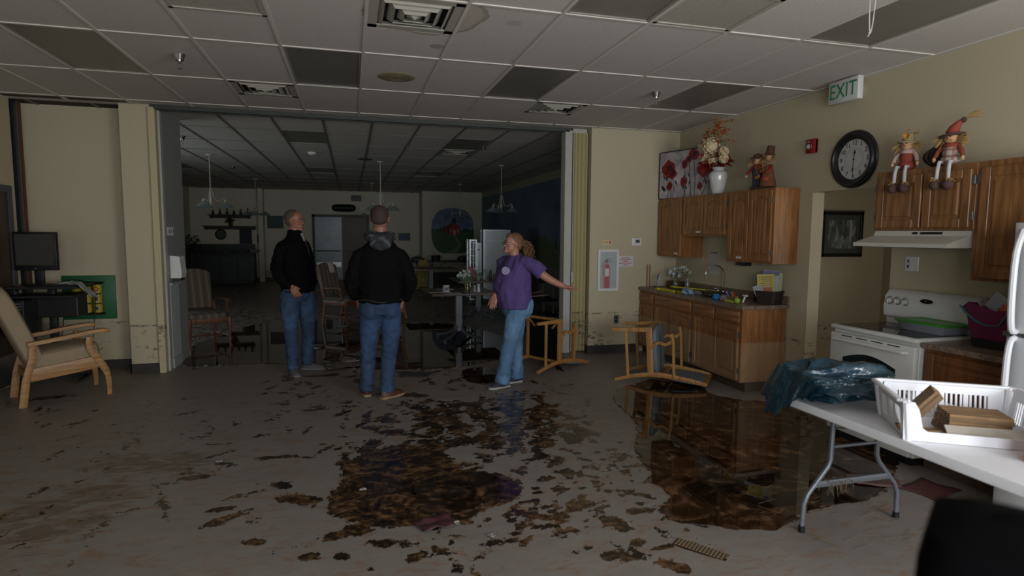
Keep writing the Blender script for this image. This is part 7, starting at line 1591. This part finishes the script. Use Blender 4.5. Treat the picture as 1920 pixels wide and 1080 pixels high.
def woman():
    P = thing('person', 'woman in purple T-shirt and light blue jeans, left arm stretched out, curly blond ponytail', 'person', (1.66, 6.05, 0)); sk = skin('skin_woman', '#a2705f')
    O = Vector((1.66, 6.05, 0)); yw = R(196)    # facing left, a little towards the camera
    hd = Vector((.0, 0, 1.535)); hM = [None]
    hc = Vector((-.005, -.01, 1.53))
    shL = Vector((.13, -.16, 1.335)); shR = Vector((-.06, .19, 1.33)); elL = Vector((.305, -.24, 1.185)); wrL = Vector((.475, -.32, 1.095))
    elR = Vector((-.07, .20, 1.06)); wrR = Vector((-.185, .02, .985))
    def body(g):
        hM[0] = head(g, hc, R(192), R(-3), .95)
        g.tube([(.035, 0, 1.30), (.02, 0, 1.40), (.012, 0, 1.49)], [.075, .058, .055], 14)
        torso(g, [((.03, .02, .82), .10, .14), ((.03, .02, 1.0), .13, .16), ((.04, .02, 1.2), .11, .16), ((.04, .02, 1.32), .09, .15), ((.03, .01, 1.37), .05, .07)], yw)
        limb(g, [shL, elL, wrL], [.056, .043, .028]); limb(g, [shR, elR, wrR], [.052, .042, .028])
        dL = (Vector((.62, -.27, -.08))); hand(g, wrL, dL, (.1, .1, 1), 1, curl=.10, s=1.1, spread=.05, thumb_out=.7)
        hand(g, wrR, (-.25, -.25, -.85), (-.6, -.75, .1), -1, curl=.45, s=1.05, thumb_out=.5)
        for hip, kn, an in (((.05, -.08, .82), (-.05, -.08, .46), (-.12, -.07, .09)), ((.07, .12, .82), (.08, .12, .46), (.08, .10, .09))): limb(g, [hip, kn, an], [.085, .055, .038])
    b = blob(body, 'body', sk, P, voxel=.0052, smooth=2)
    face_details(hM[0], b, mat('brow_blond', '#8a6a48', .8), glasses='#2c2024')
    # shirt
    pur = mat('purple_jersey', '#4a3a6e', .9, vs=10, var=.08, bump=.1, bs=400)
    def sh(g):
        torso(g, [((.03, .02, .85), .172, .20), ((.02, .02, .90), .178, .204), ((.01, .02, .95), .184, .208), ((.0, .02, 1.02), .19, .206), ((.0, .02, 1.10), .188, .204), ((.01, .02, 1.18), .178, .205), ((.03, .02, 1.26), .158, .205), ((.045, .015, 1.32), .125, .185), ((.045, .01, 1.37), .10, .145), ((.035, .0, 1.405), .075, .085)], yw)
        f = Vector((cos(yw), sin(yw), 0)); l = Vector((-sin(yw), cos(yw), 0))
        for k in (-1, 1): g.ball(Vector((.03, .02, 1.215))+f*.092+l*k*.08, (.075, .082, .07), 14)
        g.tube(smooth_pts([shL+Vector((-.05, .045, .015)), shL+Vector((-.005, .005, -.005)), shL+Vector((.07, -.035, -.045)), shL+Vector((.135, -.065, -.105))]), [.062]*3+[.068]*3+[.074]*3+[.074], 14)
        g.tube(smooth_pts([shR+Vector((.04, -.03, .01)), shR, shR+Vector((0, .01, -.1)), shR+Vector((0, .01, -.18))]), [.06]*3+[.066]*3+[.07]*3+[.07], 14)
    s = blob(sh, 'shirt', pur, P, voxel=.009, smooth=5, wrinkle=folds(8, .012, (1, 1, .75), 3, [((.10, -.12, 1.22), .14, .9), ((.0, -.1, .98), .15, .6)]))
    f = Vector((cos(yw), sin(yw), 0)); l = Vector((-sin(yw), cos(yw), 0))
    c0 = Vector((.03, .02, 1.255))+f*.176+l*.105; n = (f*.85+l*.45+Vector((0, 0, .12))).normalized()
    q = n.to_track_quat('Z', 'Y').to_matrix().to_4x4()
    G().lathe([(0, -.02), (.042, -.02), (.042, .006), (0, .006)], (0, 0, 0), 24, Matrix.Translation(c0) @ q).obj('chest_emblem', mat('emblem_lilac', '#9a92b4', .8, vs=60, var=.45), s)
    G().tube([Vector((.02, -.005, 1.412))+f*(.066*cos(a))+l*(.074*sin(a))+Vector((0, 0, -.018*cos(a))) for a in [2*pi*i/20 for i in range(20)]], .007, 6, closed=True).obj('collar', pur, s)
    G().tube([Vector((.06, 0, 0))+f*.19+Vector((0, 0, 1.20)), f*.13+Vector((.03, 0, 1.37)), Vector((.03, 0, 1.40))+l*.075], .003, 5).obj('lanyard', BLACK, s)
    # jeans
    jn = denim('light_denim', '#47698a', '#668bad')
    def je(g):
        torso(g, [((.055, .02, .94), .165, .19), ((.06, .02, .88), .165, .195), ((.062, .02, .80), .15, .19), ((.06, .02, .74), .10, .15)], yw)
        g.tube(smooth_pts([(.04, -.06, .84), (.0, -.075, .66), (-.05, -.08, .46), (-.095, -.075, .25), (-.125, -.07, .055)], 4), interp([.112, .094, .072, .070, .076], 5, 4), 16)
        g.tube(smooth_pts([(.085, .10, .84), (.085, .115, .66), (.08, .12, .46), (.085, .11, .25), (.08, .10, .055)], 4), interp([.112, .094, .072, .070, .078], 5, 4), 16)
    j = blob(je, 'jeans', jn, P, voxel=.009, smooth=4, wrinkle=folds(10, .009, (1, 1, 1.1), 9, [((-.04, -.07, .45), .12, .7), ((-.09, -.06, .1), .12, 1.2), ((.06, .1, .1), .12, 1.2), ((.03, 0, .76), .1, .8)]))
    G().tube([(-.015, -.172, .80), (-.03, -.166, .66), (-.055, -.150, .46), (-.10, -.144, .25), (-.13, -.142, .07)], .0025, 5).obj('side_seam', mat('seam_blue', '#86a2bb', .8), j)
    nv = mat('navy_canvas', '#2b2d3c', .8, vs=40); so = mat('sole_white', '#9c9a97', .7)
    shoe(P, (-.10, -.07, .0045), R(200), nv, so, .265, .046, .075, 'sneaker', mat('lace_grey', '#77777f', .8)); shoe(P, (.085, .10, .0045), R(190), nv, so, .26, .046, .075, 'sneaker', mat('lace_grey', '#77777f', .8))
    # hair: cap plus a curly ponytail
    hm = mat('dark_blond_hair', '#66492f', .7, vs=50, var=.3); M = hM[0]; rng = random.Random(4)
    def cap(g):
        def B(p, r, rot=(0, 0, 0)):
            prof = [(sin(pi*i/10), -cos(pi*i/10)) for i in range(11)]; prof[0] = (0, -1); prof[-1] = (0, 1); g.lathe(prof, (0, 0, 0), 18, M @ Matrix.Translation(p) @ Euler3(rot) @ Matrix.Diagonal((*r, 1)))
        B((-.030, 0, .046), (.096, .083, .084)); B((-.065, 0, -.005), (.052, .07, .068)); B((-.118, 0, .03), (.03, .03, .03)); B((.03, 0, .088), (.045, .05, .03))
    h = blob(cap, 'hair', hm, b, voxel=.006, smooth=2, wrinkle=folds(26, .0035, (1, 1, .5), 2))
    g = G(); root = M @ Vector((-.125, 0, .03))
    for k in range(110):
        a = root+Vector((rng.gauss(0, .008), rng.gauss(0, .008), rng.gauss(0, .01))); dx_ = rng.uniform(.01, .095); L = rng.uniform(.10, .27); ph = rng.uniform(0, 6); pts = []; dy_ = rng.gauss(0, .028)
        for i in range(15):
            u = i/14; pts.append(a+Vector((dx_*sin(min(1, u*1.6)*pi/2)+.009*sin(ph+u*22), dy_*u*1.6+.009*cos(ph+u*22), .02*sin(u*pi)-L*u**1.25)))
        g.tube(pts, [.0052*(1-.5*abs(i/7-1)) for i in range(15)], 5)
    g.obj('ponytail', hm, h); bpy.data.objects[h.children[-1].name]['label'] = 'curly blond ponytail'
woman()

def man_left():
    P = thing('person', 'grey-haired man in glasses, black zip jacket and jeans, hands in pockets', 'person', (-.58, 7.20, 0)); sk = skin('skin_man_left', '#97654f'); yw = R(-28); hM = [None]
    shR = Vector((-.20, -.15, 1.52)); shL = Vector((.12, .17, 1.53)); 
    def body(g):
        hM[0] = head(g, (-.03, 0, 1.765), R(-24), R(2), 1.08)
        g.tube([(-.03, 0, 1.50), (-.03, 0, 1.60), (-.035, 0, 1.70)], [.085, .068, .064], 14)
        torso(g, [((-.03, 0, .95), .12, .16), ((-.03, 0, 1.2), .12, .17), ((-.03, 0, 1.45), .11, .18), ((-.03, 0, 1.55), .06, .09)], yw)
        limb(g, [shR+Vector((.04, 0, -.05)), (-.205, -.23, 1.21), (-.07, -.22, 1.035)], [.06, .048, .032]); limb(g, [shL+Vector((-.06, 0, -.06)), (.10, .18, 1.21), (.145, .06, 1.03)], [.06, .048, .032])
        hand(g, Vector((-.065, -.215, 1.03)), (.45, .12, -.75), (-.1, -1, .1), 1, curl=.35, s=1.05); hand(g, Vector((.145, .05, 1.03)), (-.1, -.1, -.9), (.9, -.3, 0), -1, curl=.35, s=1.05)
        for hip, kn, an in (((-.10, -.07, .92), (-.09, -.07, .50), (-.085, -.07, .10)), ((.05, .08, .92), (.08, .10, .50), (.07, .13, .10))): limb(g, [hip, kn, an], [.09, .058, .04])
    b = blob(body, 'body', sk, P, voxel=.0055, smooth=2)
    gh = mat('grey_brown_hair', '#4f4238', .8, vs=70, var=.3); face_details(hM[0], b, gh, glasses='#54504c')
    M = hM[0]
    def cap(g):
        def B(p, r, rot=(0, 0, 0)):
            prof = [(sin(pi*i/10), -cos(pi*i/10)) for i in range(11)]; prof[0] = (0, -1); prof[-1] = (0, 1); g.lathe(prof, (0, 0, 0), 18, M @ Matrix.Translation(p) @ Euler3(rot) @ Matrix.Diagonal((*r, 1)))
        B((-.026, 0, .045), (.091, .0805, .077)); B((-.05, 0, .0), (.055, .073, .055))
    blob(cap, 'hair', gh, b, voxel=.006, smooth=2, wrinkle=folds(40, .002))
    blk = mat('black_jacket', '#060608', .85, spec=.12, vs=8, bump=.12, bs=300)
    def jk(g):
        torso(g, [((-.02, 0, .955), .165, .20), ((-.01, 0, 1.02), .182, .205), ((-.005, 0, 1.12), .182, .203), ((-.015, 0, 1.25), .172, .205), ((-.025, 0, 1.38), .155, .212), ((-.03, 0, 1.46), .135, .212), ((-.03, 0, 1.53), .108, .175), ((-.03, 0, 1.58), .090, .125), ((-.03, 0, 1.63), .076, .086), ((-.035, 0, 1.665), .074, .080)], yw)
        g.tube(smooth_pts([(-.10, -.10, 1.50), (-.155, -.165, 1.46), (-.20, -.21, 1.35), (-.215, -.235, 1.21), (-.16, -.25, 1.11), (-.07, -.225, 1.035)], 3), interp([.062, .070, .065, .060, .054, .046], 6, 3), 14)
        g.tube(smooth_pts([(.02, .11, 1.50), (.06, .175, 1.46), (.09, .20, 1.35), (.10, .19, 1.21), (.13, .12, 1.11), (.145, .06, 1.04)], 3), interp([.062, .070, .065, .060, .054, .046], 6, 3), 14)
    j = blob(jk, 'jacket', blk, P, voxel=.010, smooth=4, wrinkle=folds(8, .012, (1, 1, 1.2), 5, [((-.21, -.23, 1.2), .12, 1.0), ((.1, .15, 1.2), .12, .8)]))
    f = Vector((cos(yw), sin(yw), 0)); l = Vector((-sin(yw), cos(yw), 0)); C0 = Vector((-.03, 0, 0))
    G().tube([C0+f*.072+Vector((0, 0, 1.625)), C0+f*.118+Vector((0, 0, 1.55)), C0+f*.158+Vector((0, 0, 1.46)), C0+f*.186+Vector((0, 0, 1.36))], .004, 5).obj('zipper', mat('zip_grey', '#3a3a3c', .4), j)
    g = G(); g.mesh([C0+f*.085+l*.022+Vector((0, 0, 1.63)), C0+f*.085-l*.02+Vector((0, 0, 1.63)), C0+f*.135+Vector((0, 0, 1.53)), C0+f*.06+Vector((0, 0, 1.56))], [(0, 1, 2), (0, 3, 1), (1, 3, 2), (0, 2, 3)]); g.obj('shirt_collar', mat('pale_shirt', '#8d8d90', .8), j, smooth=False)
    G().bar([C0+f*.160+l*.10+Vector((0, 0, 1.452)), C0+f*.152+l*.135+Vector((0, 0, 1.455))], .004, .012).obj('chest_logo', mat('logo_grey2', '#8a8a8c', .6), j)
    jn = denim('mid_denim', '#1b304c', '#34547a')
    def je(g):
        torso(g, [((-.03, 0, 1.01), .145, .19), ((-.03, 0, .93), .15, .195), ((-.03, 0, .85), .12, .17)], yw)
        g.tube(smooth_pts([(-.10, -.07, .92), (-.105, -.075, .72), (-.095, -.075, .50), (-.09, -.07, .28), (-.085, -.07, .075)], 4), interp([.112, .098, .076, .068, .066], 5, 4), 16)
        g.tube(smooth_pts([(.05, .08, .92), (.075, .09, .72), (.08, .10, .50), (.065, .12, .28), (.06, .13, .075)], 4), interp([.112, .098, .076, .068, .066], 5, 4), 16)
    blob(je, 'jeans', jn, P, voxel=.009, smooth=4, wrinkle=folds(11, .009, (1, 1, 1.3), 2, [((-.09, -.07, .5), .12, .8), ((-.09, -.07, .1), .12, 1.2), ((.07, .12, .1), .12, 1.2)]))
    gs = mat('grey_suede_shoe', '#55565a', .8, vs=30); so = mat('sole_grey', '#6a6a6a', .8)
    shoe(P, (-.09, -.06, .0045), R(-70), gs, so, .29, .052, .085, 'shoe', mat('lace_dark', '#3a3a3e', .8)); shoe(P, (.06, .13, .0045), R(-12), gs, so, .29, .052, .085, 'shoe', mat('lace_dark', '#3a3a3e', .8))
man_left()

def man_back():
    P = thing('person', 'man seen from behind in dark hooded jacket, blue jeans and brown boots', 'person', (.27, 5.90, 0)); sk = skin('skin_man_back', '#8d6354'); yw = R(84); hM = [None]
    def body(g):
        hM[0] = head(g, (.01, .02, 1.772), R(82), R(4), 1.13)
        g.tube([(.01, .0, 1.48), (.01, .0, 1.60), (.01, .005, 1.70)], [.09, .072, .068], 14)
        torso(g, [((0, 0, .95), .12, .16), ((0, 0, 1.2), .12, .17), ((0, 0, 1.42), .11, .18), ((0, 0, 1.53), .06, .09)], yw)
        limb(g, [(-.18, .01, 1.41), (-.258, .0, 1.18), (-.225, .13, 1.0)], [.06, .05, .034]); limb(g, [(.19, .01, 1.41), (.28, .0, 1.18), (.25, .12, .98)], [.06, .05, .034])
        hand(g, (-.215, .14, .99), (.1, .3, -.8), (-.9, 0, 0), 1, curl=.4, s=1.05); hand(g, (.235, .125, .98), (-.1, .3, -.8), (.9, 0, 0), -1, curl=.4, s=1.05)
        for hip, kn, an in (((-.09, 0, .9), (-.11, .01, .48), (-.135, .09, .10)), ((.09, 0, .9), (.085, .01, .48), (.05, -.04, .10))): limb(g, [hip, kn, an], [.09, .06, .042])
    b = blob(body, 'body', sk, P, voxel=.006, smooth=2)
    hm = mat('cropped_brown_hair', '#382b24', .85, vs=70, var=.3); face_details(hM[0], b, hm); M = hM[0]
    def cap(g):
        def B(p, r, rot=(0, 0, 0)):
            prof = [(sin(pi*i/10), -cos(pi*i/10)) for i in range(11)]; prof[0] = (0, -1); prof[-1] = (0, 1); g.lathe(prof, (0, 0, 0), 18, M @ Matrix.Translation(p) @ Euler3(rot) @ Matrix.Diagonal((*r, 1)))
        B((-.018, 0, .040), (.0955, .0795, .079)); B((-.052, 0, -.002), (.055, .072, .052))
    blob(cap, 'hair', hm, b, voxel=.006, smooth=2, wrinkle=folds(45, .0015))
    blk = mat('charcoal_softshell', '#0a0a0c', .9, spec=.12, vs=8, bump=.12, bs=300)
    def jk(g):
        torso(g, [((0, 0, .955), .150, .205), ((0, 0, 1.02), .16, .212), ((0, 0, 1.12), .160, .207), ((0, 0, 1.25), .160, .212), ((0, 0, 1.35), .152, .222), ((0, 0, 1.42), .135, .218), ((.0, 0, 1.48), .115, .185), ((.01, 0, 1.53), .095, .14), ((.01, 0, 1.57), .085, .10), ((.01, 0, 1.60), .078, .085)], yw)
        g.tube(smooth_pts([(-.12, .0, 1.44), (-.185, .0, 1.41), (-.232, -.01, 1.31), (-.262, -.015, 1.18), (-.262, .045, 1.08), (-.235, .12, .99)], 3), interp([.066, .074, .070, .066, .058, .048], 6, 3), 14)
        g.tube(smooth_pts([(.12, .0, 1.44), (.19, .0, 1.41), (.245, -.01, 1.31), (.285, -.015, 1.18), (.29, .045, 1.08), (.25, .11, .97)], 3), interp([.066, .074, .070, .068, .060, .048], 6, 3), 14)
    j = blob(jk, 'jacket', blk, P, voxel=.010, smooth=4, wrinkle=folds(7.5, .012, (1, 1, 1.1), 12, [((-.29, 0, 1.2), .12, 1.0), ((.31, 0, 1.2), .12, 1.0), ((0, -.1, 1.0), .18, .5)]))
    G().tube([(-.215+.43*u, -.158*sin(pi*(.12+.76*u))-.002, .985+.012*sin(u*9)) for u in [i/20 for i in range(21)]], .006, 6).obj('hem_seam', mat('seam_black', '#1f1f22', .7), j)
    t = NT('camo_hood'); n = t.noise(t.co(), 9, 2, .5, .8); t.P('Base Color', t.ramp(n, [(.40, lin('#151618')), (.50, lin('#25282b')), (.54, lin('#50545a')), (.60, lin('#1c1e20'))])); t.P('Roughness', .8)
    def hd(g):
        for k in range(13):
            a = R(-20+220*k/12+180-10); 
            pass
        g.tube(smooth_pts([(.115, .06, 1.60), (.125, -.03, 1.605), (.085, -.085, 1.60), (.01, -.105, 1.59), (-.065, -.085, 1.605), (-.105, -.03, 1.61), (-.095, .06, 1.605)], 4), interp([.028, .044, .052, .056, .052, .044, .028], 7, 4), 12)
        g.ball((.01, -.125, 1.54), (.105, .035, .065), 14)
    blob(hd, 'hood', t.m, j, voxel=.008, smooth=3, wrinkle=folds(10, .008, (1, 1, 1.6), 4))
    jn = denim('dark_denim', '#182e4c', '#234168')
    def je(g):
        torso(g, [((0, 0, 1.0), .14, .195), ((0, -.005, .93), .15, .198), ((0, 0, .85), .13, .18)], yw)
        for s in (-1, 1): g.ball((s*.09, -.055, .90), (.10, .10, .11), 14)
        g.tube(smooth_pts([(-.095, 0, .90), (-.105, .0, .70), (-.115, .02, .48), (-.130, .06, .27), (-.135, .09, .075)], 4), interp([.106, .094, .074, .066, .064], 5, 4), 16)
        g.tube(smooth_pts([(.095, 0, .90), (.10, -.005, .70), (.085, .0, .48), (.065, -.02, .27), (.05, -.04, .075)], 4), interp([.106, .094, .074, .066, .066], 5, 4), 16)
    q = blob(je, 'jeans', jn, P, voxel=.009, smooth=4, wrinkle=folds(11, .009, (1, 1, 1.3), 21, [((-.11, 0, .45), .12, .8), ((.08, 0, .45), .12, .8), ((-.13, .09, .1), .12, 1.2), ((.05, -.03, .1), .12, 1.2)]))
    for s in (-1, 1):
        G().tube([(s*.045, -.170, .945), (s*.155, -.150, .945), (s*.150, -.150, .84), (s*.10, -.166, .805), (s*.05, -.162, .84), (s*.045, -.170, .945)], .0022, 5).obj('back_pocket', mat('pocket_stitch', '#213c5e', .8), q)
    bt = mat('brown_leather', '#4a2c1e', .5, vs=20); so = mat('crepe_sole', '#8a7455', .8)
    shoe(P, (-.14, .105, .0045), R(98), bt, so, .30, .054, .11, 'boot'); shoe(P, (.055, -.045, .0045), R(38), bt, so, .30, .054, .11, 'boot')
man_back()
